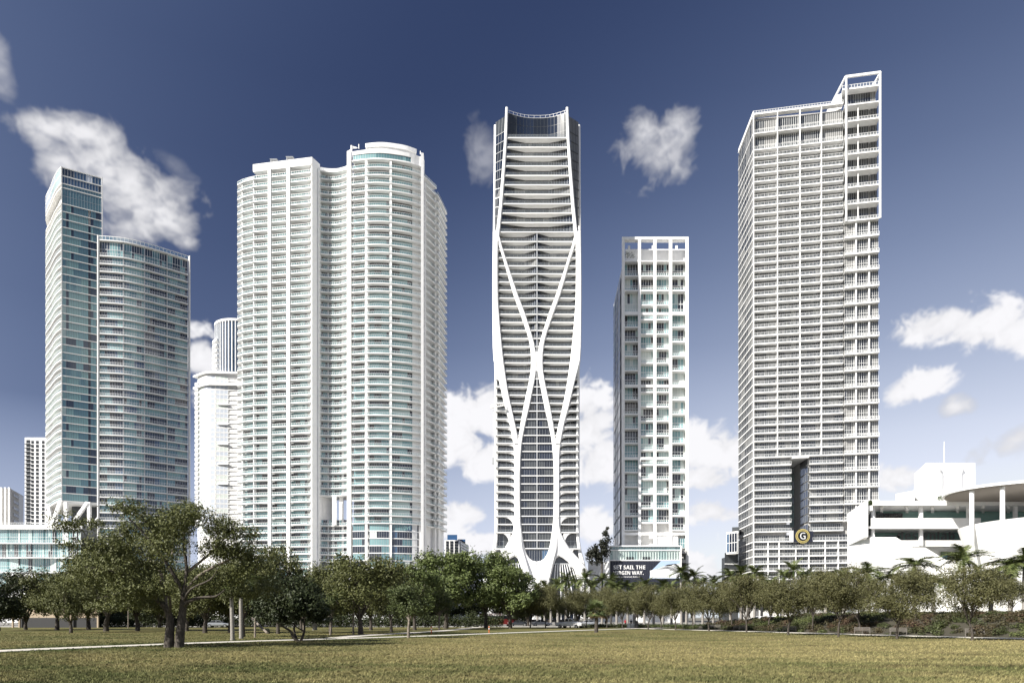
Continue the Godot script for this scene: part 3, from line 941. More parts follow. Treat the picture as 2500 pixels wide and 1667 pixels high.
	# upper floors: one trapezoid recess each
	for k in 11:
		var py := 334.0 + 23.04 * k
		var y := Y(py, FZ)
		var f := clampf((py - 262.0) / 304.0, 0.0, 1.0)
		var half := lerpf(73.5, 96.0, f)
		var e := pv([pl.call(1311 - half, 0.2), pl.call(1311 + half, 0.2)])
		var g := pv([pl.call(1311 - half, 0.7), pl.call(1311 - 29, 3.5), pl.call(1311 + 29, 3.5), pl.call(1311 + half, 0.7)])
		part(t, "balcony_slab", slab_mesh(e, pv([g[0], g[1] + Vector2(0, 0.3), g[2] + Vector2(0, 0.3), g[3]]), 0.38, w), Vector3(0, y, 0))
		part(t, "balcony_railing", rail_mesh(cut(e, 0, 1, 6), 1.1, 2.4, M.frame_grey, M.rail_grey, 0.03, 0.04, 0.05), Vector3(0, y, 0))
		if k > 0:
			var hh := 3.52
			var lines := [cut(pv([g[0], g[1]]), 0, 1, 9), cut(pv([g[1], g[2]]), 0, 1, 8), cut(pv([g[2], g[3]]), 0, 1, 9)]
			for l in lines:
				windows(t, "window", l, hh, [y], dk + [["glass_blind_glare", 0.6]], M.frame_grey if l == lines[2] else M.frame_dark, {"variants": 1, "run": 5})
	# canted corners of the crown
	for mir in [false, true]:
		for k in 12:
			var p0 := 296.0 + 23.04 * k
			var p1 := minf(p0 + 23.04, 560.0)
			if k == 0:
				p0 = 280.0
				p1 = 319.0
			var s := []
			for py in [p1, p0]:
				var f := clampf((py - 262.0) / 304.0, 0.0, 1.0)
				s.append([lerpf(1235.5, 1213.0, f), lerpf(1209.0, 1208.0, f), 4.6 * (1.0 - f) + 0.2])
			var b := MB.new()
			b.use(M.glass_blind_glare if mir else pick(dk, rng))  # right panes: same dark glass, its sky reflection painted as a paler colour
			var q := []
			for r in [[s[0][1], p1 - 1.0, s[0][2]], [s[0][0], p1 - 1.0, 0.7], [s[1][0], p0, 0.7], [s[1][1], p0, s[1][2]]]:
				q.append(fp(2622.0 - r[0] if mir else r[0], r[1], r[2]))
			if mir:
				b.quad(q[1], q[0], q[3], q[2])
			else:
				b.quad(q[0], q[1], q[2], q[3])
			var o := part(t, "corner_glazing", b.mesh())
			var fr := MB.new()
			fr.use(M.frame_dark if mir else M.frame_grey)
			fr.bar(q[0] + Vector3(0, -0.1, 0.1), q[1] + Vector3(0, -0.1, 0.1), 0.2, 0.2)
			for u in [0.0, 0.33, 0.66]:
				fr.bar(q[0].lerp(q[1], u) + Vector3(0, 0, 0.05), q[3].lerp(q[2], u) + Vector3(0, 0, 0.05), 0.1, 0.1, Vector3(0, 0, 1))
			part(o, "frame", fr.mesh())
	part(t, "soffit", block_mesh(pv([pl.call(1217, 0.75), pl.call(1405, 0.75), pl.call(1405, 4.4), pl.call(1217, 4.4)]), Y(564.4, FZ) - 0.62, Y(564.4, FZ) - 0.41, w))
	# middle and lower floors: two recesses each side of a nose
	var g2 := []
	for sd in [-1.0, 1.0]:
		g2.append(pv([pl.call(1311 + sd * 0.6, 0.6), pl.call(1311 + sd * 32, 3.6), pl.call(1311 + sd * 83, 3.6), pl.call(1311 + sd * 97, 1.6)]))
	for k in 39:
		var py := 587.4 + 19.74 * k
		var y := Y(py, FZ)
		var half := 95.0 if py < 880 else 99.0
		if py < 1285:
			for i in 2:
				var sd := -1.0 if i == 0 else 1.0
				var e := pv([pl.call(1311, 0.35), pl.call(1311 + sd * half, 0.35)])
				var g: PackedVector2Array = g2[i].duplicate()
				var inner := pv([g[0], g[1] + Vector2(0, 0.3), g[2] + Vector2(0, 0.3), g[3]])
				if i == 0:
					e.reverse()
					inner.reverse()
					g.reverse()
				part(t, "balcony_slab", slab_mesh(e, inner, 0.36, w), Vector3(0, y, 0))
				var reach := 0.0                                     # behind the arms the balconies give way to flush glazing
				if py > 900:
					reach = 58.0
					for q in arm.size() - 1:
						if py >= arm[q][0] and py < arm[q + 1][0]:
							reach = 1311.0 - lerpf(arm[q][1], arm[q + 1][1], (py - arm[q][0]) / (arm[q + 1][0] - arm[q][0])) - 2.0
				if reach > 50.0:
					continue
				var er := pv([pl.call(1311 + sd * reach, 0.35), pl.call(1311 + sd * half, 0.35)])
				if i == 0:
					er.reverse()
				part(t, "balcony_railing", rail_mesh(cut(er, 0, 1, 5), 1.15, 1.5, M.frame_grey, M.rail_grey, 0.03, 0.04, 0.05), Vector3(0, y, 0))
				if py < 1086:
					for j in 3:
						windows(t, "recess_window", cut(pv([g[j], g[j + 1]]), 0, 1, [3, 7, 6][j] if i == 0 else [6, 7, 3][j]), 3.5 if k == 0 else 2.98, [y], dk + [["glass_blind_glare", 0.4]], M.frame_grey if (j == 2 and i == 0) else M.frame_dark, {"variants": 1, "run": 4, "w": 0.06})
		# flush glazing between the arms and above the feet
		if py > 905 and py < 1345:
			var hw := 0.0
			if py < 1080:
				hw = lerpf(2.0, 41.0, clampf((py - 893.0) / 150.0, 0.0, 1.0))
			elif py < 1270:
				hw = 43.0
			else:
				hw = lerpf(43.0, 29.0, clampf((py - 1270.0) / 75.0, 0, 1))
			windows(t, "flush_window", cut(pv([pl.call(1311 - hw, 0.9), pl.call(1311 + hw, 0.9)]), 0, 1, maxi(2, int(hw / 6.0) * 2)), 2.98, [y], dk, M.frame_grey, {"variants": 1, "run": 8, "w": 0.05})
			part(t, "floor_band", block_mesh(pv([pl.call(1311 - hw - 2, 0.25), pl.call(1311 + hw + 2, 0.25), pl.call(1311 + hw + 2, 1.2), pl.call(1311 - hw - 2, 1.2)]), -0.36, 0.0, w), Vector3(0, y, 0))
	part(t, "nose", block_mesh(pv([pl.call(1309.8, 0.3), pl.call(1312.2, 0.3), pl.call(1312.2, 0.9), pl.call(1309.8, 0.9)]), Y(1340, FZ), Y(566, FZ), M.frame_grey))
	windows(t, "flush_window", cut(pv([pl.call(1280, 1.0), pl.call(1342, 1.0)]), 0, 1, 10), 6.6, [Y(1380, FZ)], [["glass_blue", 1], ["glass_navy", 2]], M.frame_grey, {"variants": 1})
	# --- arched side balconies
	for mir in [false, true]:
		var mx := func(px: float) -> float: return 2622.0 - px if mir else px
		var lv := steps(903.0, 19.74, 19) + [1298.5, 1338.5, 1382.0]
		for k in range(1, lv.size()):
			var py: float = lv[k]
			var up: float = lv[k - 1]
			var inner := 0.0                                         # edge of the column at this height
			if py < 1086:
				inner = lerpf(1212.0, 1254.0, clampf((py - 904.0) / 176.0, 0, 1))
			elif py < 1262:
				inner = 1257.0
			else:
				inner = [1254.0, 1243.0, 1228.0][mini(lv.size() - 1, k) - 19] if k >= 19 else 1256.0
			var wd := inner - 1212.0
			if wd < 5.0:
				continue
			var tall := py - up
			# the white web that rounds the corner between column and slab above
			var pts := [[inner + 3, py], [inner, py - 1.5]]
			for i in 9:
				var a := PI / 2 * i / 8.0
				pts.append([inner - wd * 0.62 * (1.0 - cos(a)), py - tall * 0.25 - (tall * 0.75 - 3.0) * sin(a)])
			pts += [[1210.0, up + 2.6], [1210.0, up + 0.5], [inner + 3, up + 0.5]]
			var b := MB.new()
			b.use(w)
			b.extrude(fpoly(pts, mir), Transform3D(Basis(), Vector3(0, 0, -FZ - 2.4)), 2.0, 0.12)
			part(t, "arch_web", b.mesh())
			var e0 := Vector2(X(mx.call(1208.5), FZ), FZ + 0.1)
			var e1 := Vector2(X(mx.call(inner + 4), FZ), FZ + 0.1)
			var ln := pv([e0, e1]) if not mir else pv([e1, e0])
			part(t, "balcony_slab", slab_mesh(ln, inset(ln, 3.4), 0.36, w), Vector3(0, Y(py, FZ), 0))
			part(t, "balcony_railing", rail_mesh(cut(inset(ln, 0.25), 0.05, 0.98, 3), 1.1, 1.3, M.frame_grey, M.rail_grey, 0.03, 0.04, 0.05), Vector3(0, Y(py, FZ), 0))
			windows(t, "side_window", cut(inset(ln, 3.1), 0, 1, 4), (tall - 2.0) * FZ / F, [Y(py, FZ)], dk, M.frame_grey, {"variants": 1, "rows": [0, 0.5, 1] if tall > 30 else [0, 1]})
		# glass and white ribs in the arch of the foot
		var back := MB.new()
		back.use(M.glass_navy)
		back.quad(fp(1322, 1512, 2.6), fp(1424, 1512, 2.6), fp(1424, 1356, 2.6), fp(1322, 1356, 2.6)) if not mir else back.quad(fp(1198, 1512, 2.6), fp(1300, 1512, 2.6), fp(1300, 1356, 2.6), fp(1198, 1356, 2.6))
		part(t, "arch_glazing", back.mesh())
		for k in 8:
			var b := MB.new()
			b.use(w)
			var x0 := 1357.0 + k * 5.2
			var x1 := 1349.0 + k * 10.5
			var rows := []
			for i in 9:
				var f := i / 8.0
				rows.append([lerpf(1377.0 - absf(k - 2.0) * 0.2, 1512.0, f), mx.call(lerpf(x0, x1, sin(f * PI / 2)))])
			for i in 8:
				b.bar(fp(rows[i][1], rows[i][0], 1.2), fp(rows[i + 1][1], rows[i + 1][0], 1.2), 0.75, 0.35, Vector3(1, 0, 0))
			part(t, "rib", b.mesh())
		var bnd := MB.new()
		bnd.use(M.frame_grey)
		bnd.bar(fp(mx.call(1352.0), 1376, 1.0), fp(mx.call(1392.0), 1376, 1.0), 0.4, 0.5)
		part(t, "transom", bnd.mesh())
	# --- body behind
	part(t, "body", block_mesh(pv([pl.call(1213, 4.3), pl.call(1409, 4.3), pl.call(1409, 32), pl.call(1213, 32)]), 0, Y(336, FZ), M.glass_navy))
	part(t, "side_wall", block_mesh(pv([pl.call(1406, 4.0), pl.call(1416.5, 5.0), pl.call(1416.5, 33), pl.call(1406, 33)]), 0, Y(300, FZ), w))
	part(t, "side_wall", block_mesh(pv([pl.call(1205, 5.0), pl.call(1216, 4.0), pl.call(1216, 33), pl.call(1205, 33)]), 0, Y(300, FZ), w))
	# cleaning cradle hanging off the left edge
	var c := MB.new()
	c.use(M.rail_white)
	c.bar(P(1197, 996, 303), P(1229, 990, 303), 0.8, 0.35)
	for k in 7:
		c.box(P(1199 + k * 4.6, 991 - k * 0.9, 303), Vector3(0.12, 1.2, 0.12))
	c.bar(P(1197, 988, 303), P(1229, 983, 303), 0.12, 0.12)
	single("cleaning_cradle", "long white cleaning cradle hanging beside the dark tower's arched balconies", "cradle", c.mesh(), Vector3.ZERO)
	var c2 := MB.new()
	c2.use(M.frame_grey)
	c2.box(P(1204.5, 1125, 304), Vector3(0.9, 2.4, 0.9))
	c2.use(M.rail_white)
	c2.bar(P(1204, 995, 304), P(1204, 1124, 304), 0.06, 0.06, Vector3(0, 0, 1))
	single("hoist_basket", "small grey hoist basket on ropes at the dark tower's edge", "hoist", c2.mesh(), Vector3.ZERO)
# ---------- the white grid tower with double-height loggias
func tower_grid() -> void:
	var t := thing("grid_tower", "slim white tower with a square grid of loggias and an open roof frame", "tower", Vector3(46.7, 0, -345))
	var z := 330.0
	var w: Material = M.white_clean
	var top := Y(578, z)
	var cols := [[1518.5, 1525.8], [1557.8, 1565.2], [1595.0, 1603.2], [1633.2, 1641.6], [1673.8, 1681.7]]
	for c in cols:
		part(t, "column", block_mesh(pv([PL(c[0], z), PL(c[1], z), PL(c[1], z + 2.9), PL(c[0], z + 2.9)]), 0, top - 1.1, w))
	for y in [top, Y(765, z) + 0.5, Y(941.5, z) + 0.5, Y(1118.5, z) + 0.5, Y(1303, z) + 0.6]:
		part(t, "beam", block_mesh(pv([PL(1518.5, z - 0.03), PL(1681.7, z - 0.03), PL(1681.7, z + 1.2), PL(1518.5, z + 1.2)]), y - 1.15, y, w))
	var bays := [[1525.8, 1557.8, 0], [1565.2, 1595.0, 1], [1603.2, 1633.2, 1], [1641.6, 1673.8, 0]]
	var kinds := [["glass_dark", 2.2], ["glass_curtain", 2.2], ["glass_aqua", 2.0], ["glass_smoke", 1.0], ["glass_pale", 0.6], ["glass_teal", 0.8]]
	var dy := 35.46 * z / F
	for i in 4:
		var b: Array = bays[i]
		var line := pv([PL(b[0], z + 0.15), PL(b[1], z + 0.15)])
		var slab := slab_mesh(line, inset(line, 3.3), 0.5, w)
		var rail := rail_mesh(pv([line[0] + Vector2(0, 0.15), line[1] + Vector2(0, 0.15)]), 1.15, 0.95, M.rail_white, M.rail_glass, 0.1, 0.14, 0.12)
		var px1: float = b[1] - (5.0 if i == 3 else 0.0)
		var gl := cut(pv([PL(b[0] - 0.6, z + 3.1), PL(px1 + 0.4, z + 3.1)]), 0, 1, 5 if i < 3 else 4)
		var ys := []
		if b[2] == 1:
			for k in 18:
				ys.append(Y(671.8 + 35.46 * k, z))
		else:
			ys = [Y(671.8, z), Y(707.3, z), Y(760.5, z)]
			for k in 15:
				ys.append(Y(796.8 + 35.46 * k, z))
		for k in ys.size():
			var y: float = ys[k]
			var above: float = ys[k - 1] if k > 0 else Y(634, z)
			part(t, "loggia_slab", slab, Vector3(0, y, 0))
			part(t, "loggia_railing", rail, Vector3(0, y, 0))
			windows(t, "window", gl, above - y - 0.5, [y], kinds, M.rail_white, {"variants": 1, "run": 5, "rows": [0, 0.48, 0.52, 1.0], "w": 0.13, "pane_rows": 2})
		if i == 3:
			windows(t, "side_glazing", cut(pv([PL(px1 + 0.6, z + 3.0), PL(1673, z + 3.3)]), 0, 1, 1), top - 30.0, [22.0], [["glass_pale", 1]], M.rail_white, {"variants": 1})
	# roof terrace behind the open frame
	part(t, "terrace_slab", block_mesh(pv([PL(1525.8, z + 0.1), PL(1673.8, z + 0.1), PL(1673.8, z + 40), PL(1525.8, z + 40)]), Y(636, z) - 0.4, Y(636, z), w))
	part(t, "terrace_wall", block_mesh(pv([PL(1527, z + 6), PL(1676, z + 6), PL(1676, z + 38), PL(1527, z + 38)]), Y(636, z), Y(608, z + 6), w))
	part(t, "roof_plate", block_mesh(pv([PL(1518.5, z + 1.2), PL(1681.7, z + 1.2), PL(1681.7, z + 3.4), PL(1518.5, z + 3.4)]), top - 0.9, top - 0.1, w))
	for c in [[1536.0, 1.0], [1594.0, 0.8], [1652.0, 1.0]]:
		part(t, "roof_post", pier_mesh(PL(c[0], z + 6.2), Vector2(1, 0), c[1], 0.6, Y(608, z + 6), top - 0.9, w))
	for s in [[1519.0, 1525.0], [1675.0, 1681.5]]:
		part(t, "roof_beam", block_mesh(pv([PL(s[0], z + 3.4), PL(s[1], z + 3.4), PL(s[1], z + 40), PL(s[0], z + 40)]), top - 1.0, top - 0.1, w))
		part(t, "side_wall", block_mesh(pv([PL(s[0], z + 2.9), PL(s[1], z + 2.9), PL(s[1], z + 7), PL(s[0], z + 7)]), 0, Y(622, z), w))
	part(t, "terrace_railing", rail_mesh(pv([PL(1526, z + 0.6), PL(1560, z + 0.6)]), 1.2, 0.9, M.rail_white, M.rail_clear, 0.1, 0.14), Vector3(0, Y(636, z), 0))
	# body and shaded flank
	part(t, "body", block_mesh(pv([PL(1520.0, z + 3.4), PL(1680.5, z + 3.4), PL(1640, z + 46), Vector2(X(1520, z), z + 46)]), 0, Y(636, z) - 0.4, M.white_warm))
	var fl := pv([Vector2(X(1519.2, z), z + 46), Vector2(X(1519.2, z), z + 6.5)])
	for s in [[0.05, 0.36, 5], [0.46, 0.62, 3], [0.70, 0.95, 4]]:
		windows(t, "flank_window", cut(inset(fl, -0.15), s[0], s[1], s[2]), 5.9, steps(36.0, dy, 19), [["glass_mist", 3], ["glass_curtain", 1], ["glass_blue", 0.5]], M.white_warm, {"variants": 4, "w": 0.25, "d": 0.06})
	var m := MB.new()
	m.use(M.leaf)
	var r := RandomNumberGenerator.new()
	r.seed = 3
	for k in 260:
		m.col = Color(0.05, 0.08, 0.025) * r.randf_range(0.6, 1.5)
		var c := P(1538, 622, z + 1.5) + Vector3(r.randf_range(-2.2, 2.2), r.randf_range(-1.4, 1.2), r.randf_range(-0.8, 0.8))
		var d := Vector3(r.randfn(), r.randfn(), r.randfn()).normalized() * 0.35
		m.tri(c - d, c + Vector3(d.z, 0.2, d.x) * 0.5, c + d)
	single("terrace_plant", "dark leafy plant on the roof terrace of the white grid tower", "plant", m.mesh(), Vector3.ZERO)
	# open rooms above the podium
	var yb := Y(1331, z)
	for s in [[1526.5, 1557.5], [1565.5, 1594.5]]:
		part(t, "portal_back", block_mesh(pv([PL(s[0], z + 5), PL(s[1], z + 5), PL(s[1], z + 5.2), PL(s[0], z + 5.2)]), yb - 2, Y(1305, z), M.white_warm))
	part(t, "portal_wall", block_mesh(pv([PL(1603, z + 0.6), PL(1656, z + 0.6), PL(1656, z + 3), PL(1603, z + 3)]), yb - 2, Y(1305, z), w))
	windows(t, "portal_window", cut(pv([PL(1656.5, z + 1.4), PL(1672, z + 1.4)]), 0, 1, 3), 4.6, [yb - 1.2], [["glass_teal", 2], ["glass_dark", 1]], M.rail_white, {"variants": 1, "rows": [0, 0.5, 1], "w": 0.12})
	for k in 4:
		part(t, "parking_deck", block_mesh(pv([PL(1664, z - 3), PL(1676, z - 3), PL(1676, z + 3), PL(1664, z + 3)]), Y(1347 + 22.5 * k, z) - 1.0, Y(1347 + 22.5 * k, z) + 0.3, M.concrete))
	part(t, "parking_column", block_mesh(pv([PL(1676, z - 2.5), PL(1681.7, z - 2.5), PL(1681.7, z - 0.1), PL(1676, z - 0.1)]), 0, Y(1345, z), M.white_warm))
	# --- podium with the billboard
	var pz := 322.0
	var p := thing("billboard_podium", "low white podium with pale glass fins above a dark billboard wall", "building", Vector3(41, 0, -328))
	part(p, "wall", block_mesh(pv([PL(1489, pz + 0.6), PL(1662, pz + 0.6), PL(1662, pz + 7.5), PL(1489, pz + 7.5)]), 0, Y(1333, pz), w))
	part(p, "rim", block_mesh(pv([PL(1486.5, pz - 0.5), PL(1664.5, pz - 0.5), PL(1664.5, pz + 1), PL(1486.5, pz + 1)]), Y(1334.5, pz), Y(1331.5, pz), w))
	for s in [[1486.5, 1489.5], [1661.5, 1664.5]]:
		part(p, "rim", block_mesh(pv([PL(s[0], pz - 0.5), PL(s[1], pz - 0.5), PL(s[1], pz + 1), PL(s[0], pz + 1)]), 0, Y(1334.5, pz), w))
	for y in [[1341.8, 1344.0], [1366.5, 1369.0]]:
		part(p, "band", block_mesh(pv([PL(1489.5, pz - 0.2), PL(1661.5, pz - 0.2), PL(1661.5, pz + 0.6), PL(1489.5, pz + 0.6)]), Y(y[1], pz), Y(y[0], pz), w))
	windows(p, "window", cut(pv([PL(1489.5, pz + 0.4), PL(1661.5, pz + 0.4)]), 0, 1, 26), Y(1334.5, pz) - Y(1341.8, pz), [Y(1341.8, pz)], [["glass_teal", 2], ["glass_aqua", 1]], M.frame_grey, {"variants": 1})
	windows(p, "window", cut(pv([PL(1489.5, pz + 0.4), PL(1661.5, pz + 0.4)]), 0, 1, 26), Y(1344, pz) - Y(1366.5, pz), [Y(1366.5, pz)], [["glass_pale", 4], ["glass_curtain", 1.2]], M.rail_white, {"variants": 1})
	for px in [1533.0, 1573.0]:
		for k in 3:
			windows(p, "dark_window", cut(pv([PL(px - 4 + k * 6.6, pz + 0.3), PL(px + 1 + k * 6.6, pz + 0.3)]), 0, 1, 1), 1.2, [Y(1366, pz)], [["glass_dark", 1]], M.frame_dark, {"variants": 1})
	for k in 26:
		var f := PL(1489.5 + k * 6.6, pz)
		part(p, "glass_fin", pier_mesh(f + Vector2(0, -0.1), Vector2(1, 0), 0.08, 0.5, Y(1366, pz), Y(1344.5, pz), M.glass_curtain))
	# billboard print, its panels and ship
	var bz := pz - 0.15
	var bt := Y(1369.2, pz)
	var board := thing("billboard", "dark billboard with big white lettering and a white ship print", "billboard", Vector3(X(1575, bz), Y(1430, bz), -bz))
	var bl := Y(1440, bz)
	for k in 26:
		var x0 := 1489.8 + k * 6.6
		part(board, "panel", block_mesh(pv([PL(x0 + 0.15, bz), PL(x0 + 6.45, bz), PL(x0 + 6.45, bz + 0.1), PL(x0 + 0.15, bz + 0.1)]), bl, bt, M.navy_print))
	var sky := MB.new()
	sky.use(M.print_sky)
	var bp := func(px: float, py: float) -> Vector2: return Vector2(X(px, bz), Y(py, bz))
	sky.extrude(pv([bp.call(1614, 1369.5), bp.call(1661, 1369.5), bp.call(1661, 1412), bp.call(1586, 1412), bp.call(1588, 1396)]), Transform3D(Basis(), Vector3(0, 0, -bz)), 0.04)
	part(board, "printed_sky", sky.mesh())
	var ship := MB.new()
	ship.use(M.ship_white)
	ship.extrude(pv([bp.call(1587, 1393), bp.call(1605, 1388), bp.call(1622, 1382), bp.call(1630, 1378), bp.call(1661, 1376), bp.call(1661, 1411), bp.call(1588, 1411)]), Transform3D(Basis(), Vector3(0, 0, -bz + 0.04)), 0.03)
	ship.use(M.black_print)
	for k in 5:
		ship.extrude(pv([bp.call(1592 + k * 5, 1392 - k * 1.6), bp.call(1630, 1387.5 - k * 1.3), bp.call(1661, 1398 - k * 2.2), bp.call(1661, 1399 - k * 2.2), bp.call(1630, 1388.4 - k * 1.3)]), Transform3D(Basis(), Vector3(0, 0, -bz + 0.07)), 0.02)
	ship.extrude(pv([bp.call(1622, 1382), bp.call(1630, 1378), bp.call(1645, 1377), bp.call(1640, 1380.5)]), Transform3D(Basis(), Vector3(0, 0, -bz + 0.07)), 0.02)
	part(board, "printed_ship", ship.mesh())
	for s in [["SET SAIL THE", 1537.0, 1385.0, 79.0], ["VIRGIN WAY.", 1535.0, 1398.4, 75.0], ["The only way to set sail. Book now.", 1532.0, 1408.0, 66.0]]:
		var o := part(board, "lettering", text_mesh(s[0], 1.0, M.letter_white, 0.04, true, s[3] * bz / F), Vector3(X(s[1], bz), Y(s[2], bz), -bz + 0.08))
		o.set_meta("label", "white printed lettering")

# ---------- the tall white tower with the angled front
func tower_right() -> void:
	var t := thing("slab_tower", "tall white tower with continuous railed balconies and an open corner frame on top", "tower", Vector3(98, 0, -285))
	var w: Material = M.white
	var a := Vector2(76.5, 278)
	var b := Vector2(120.1, 269.6)
	var front := pv([a, b])
	var z := 278.0
	var ys := []
	for k in 46:
		ys.append(Y(383.5 + 19.81 * k, z))
	var pent := [Y(278, z), Y(325, z), Y(365.3, z)]
	var low := []
	for py in [1298.0, 1322.0, 1339.5, 1357.7, 1376.0, 1393.4, 1413.3, 1433.0, 1452.0]:
		low.append(Y(py, z))
	var kinds := [["glass_smoke", 3.0], ["glass_dark", 3.0], ["glass_blind_glare", 1.6], ["glass_navy", 1.0]]
	var E := func(p0: float, p1: float, n: int) -> PackedVector2Array: return cut_px(front, p0, p1, n)
	# balcony rows of the main front
	var main: PackedVector2Array = E.call(1840.5, 2060, 4)
	var gm := inset(main, 1.9)
	var up := ys.slice(0, 38)
	rows_at(t, "balcony_slab", slab_mesh(main, inset(main, 2.0), 0.32, w), pent + up)
	rows_at(t, "balcony_railing", rail_mesh(cut(main, 0, 1, 8), 1.1, 1.2, M.rail_white, M.rail_clear, 0.06, 0.08, 0.05), pent.slice(1) + up)
	part(t, "roof_railing", rail_mesh(cut(main, 0, 1, 8), 1.1, 1.0, M.rail_white, M.rail_clear, 0.1, 0.12, 0.3), Vector3(0, pent[0], 0))
	var edges := [1844.0, 1899.5, 1954.5, 2007.0, 2061.0]
	for i in 4:
		windows(t, "window", cut_px(gm, edges[i] + 1.0, edges[i + 1] - 0.5, 10), 2.72, up, kinds, M.frame_grey, {"variants": 9, "run": 6, "w": 0.08})
		windows(t, "penthouse_window", cut_px(gm, edges[i] + 1.0, edges[i + 1] - 0.5, 10), 5.7, pent.slice(1), [["glass_smoke", 3], ["glass_dark", 1.5], ["glass_blind_glare", 1]], M.rail_white, {"variants": 2, "run": 5, "rows": [0, 0.45, 1], "w": 0.1})
	for i in range(1, 4):
		part(t, "fin", pier_mesh(hit(a, b, edges[i]) + Vector2(0.15, 1.0), b - a, 0.34, 1.8, ys[37] - 0.3, pent[0] - 0.3, M.white_clean))
	part(t, "edge_fin", pier_mesh(a + Vector2(0.2, 0.9), b - a, 0.4, 1.9, 0, pent[0], M.white_clean))
	# rows beside the slot
	var mid := ys.slice(38) + [low[0]]
	for s in [[1840.5, 1933.0, [[1846, 1890], [1891, 1929]]], [1977.0, 2060.0, [[1979, 2019], [2020, 2058]]]]:
		var e: PackedVector2Array = E.call(s[0], s[1], 2)
		rows_at(t, "slot_slab", slab_mesh(e, inset(e, 2.0), 0.30, w), mid)
		rows_at(t, "slot_railing", rail_mesh(e, 1.1, 1.2, M.rail_white, M.rail_clear, 0.06, 0.08, 0.05), mid)
		for q in s[2]:
			windows(t, "slot_window", cut_px(inset(e, 1.9), q[0], q[1], 8), 2.72, mid, kinds, M.frame_grey, {"variants": 6, "run": 6})
	var s0 := hit(a, b, 1935)
	var s1 := hit(a, b, 1976)
	windows(t, "slot_side_window", cut(pv([Vector2(X(1940, 294), 294.0), s1 + Vector2(0, 1.2)]), 0, 1, 6), 2.72, mid, kinds, M.frame_grey, {"variants": 3, "w": 0.08, "d": 0.06})
	windows(t, "slot_glazing", cut(pv([PL(1929, 293), PL(1941, 293)]), 0, 1, 2), 2.8, mid, [["glass_mist", 2], ["glass_curtain", 1]], M.frame_dark, {"variants": 2})
	part(t, "slot_soffit", block_mesh(pv([s0, s1, s1 + Vector2(0, 18), s0 + Vector2(0, 18)]), ys[37] - 0.9, ys[37] - 0.33, w))
	# lower storeys with fins
	var le: PackedVector2Array = E.call(1840.5, 2100, 4)
	rows_at(t, "lower_slab", slab_mesh(le, inset(le, 2.0), 0.34, w), low.slice(1))
	rows_at(t, "lower_railing", rail_mesh(cut(le, 0, 1, 8), 1.05, 1.1, M.rail_white, M.rail_clear, 0.06, 0.08, 0.05), low.slice(1))
	var lf := [1843.0, 1876.0, 1903.0, 1944.0, 1976.0, 2016.0, 2048.0, 2098.0]
	for i in 7:
		windows(t, "lower_window", cut_px(inset(le, 1.85), lf[i] + 0.8, lf[i + 1] - 0.6, 6), 2.35, low.slice(1), kinds, M.frame_grey, {"variants": 5, "run": 4})
		if i > 0:
			part(t, "fin", pier_mesh(hit(a, b, lf[i]) + Vector2(0.2, 1.0), b - a, 0.34, 1.7, 0, low[1] - 0.3 if lf[i] < 1940 or lf[i] > 1980 else low[2], M.white_clean))
	# right section: two-storey balconies
	var re: PackedVector2Array = inset(E.call(2062.5, 2153, 3), -0.6)
	var rl: PackedVector2Array = E.call(2058, 2147.5, 3)
	var dbl := [Y(286, z), Y(325, z), Y(365.3, z)]
	for k in range(1, 46, 2):
		dbl.append(ys[k])
	rows_at(t, "corner_slab", slab_mesh(re, inset(re, 4.2), 0.4, w), dbl)
	rows_at(t, "corner_railing", rail_mesh(cut(re, 0, 1, 6), 1.1, 0.9, M.rail_white, M.rail_clear, 0.1, 0.1, 0.08), dbl.slice(1))
	for q in [[2063, 2090, 5], [2093, 2121, 5], [2126, 2146, 4]]:
		windows(t, "corner_window", cut_px(inset(rl, 3.0), q[0], q[1], q[2]), 5.7, dbl.slice(1, 8), kinds, M.frame_grey, {"variants": 4, "run": 4, "rows": [0, 0.45, 1]})
		windows(t, "corner_window", cut_px(inset(rl, 1.2), q[0], q[1], q[2]), 5.7, dbl.slice(8), kinds, M.rail_white, {"variants": 5, "run": 4, "rows": [0, 0.2, 0.5, 1], "w": 0.1})
	for px in [2091.5, 2123.5]:
		part(t, "fin", pier_mesh(hit(a, b, px) + Vector2(0.1, 0.7), b - a, 0.5, 1.2, 20, ys[9], M.white_clean))
	part(t, "fin", pier_mesh(hit(a, b, 2096.0) + Vector2(0.1, 0.4), b - a, 0.3, 0.4, ys[9], dbl[0], M.white_clean))
	# frame round the corner, open at the top
	var fz := hit(a, b, 2064).y - 0.9
	var fy := Y(187, fz)
	part(t, "frame_post", pier_mesh(hit(a, b, 2064) + Vector2(0.1, -0.8), b - a, 0.6, 0.6, ys[9] - 0.4, fy, M.white_clean))
	part(t, "frame_post", pier_mesh(hit(a, b, 2146.5) + Vector2(0.1, -0.8), b - a, 0.65, 0.65, ys[9] - 0.4, fy, M.white_clean))
	var m := MB.new()
	m.use(M.white_clean)
	var f0 := hit(a, b, 2062.5) + Vector2(0.1, -0.8)
	var f1 := hit(a, b, 2148.0) + Vector2(0.1, -0.8)
	m.bar(Vector3(f0.x, fy, -f0.y), Vector3(f1.x, fy, -f1.y), 0.7, 0.75)
	part(t, "frame_beam", m.mesh())
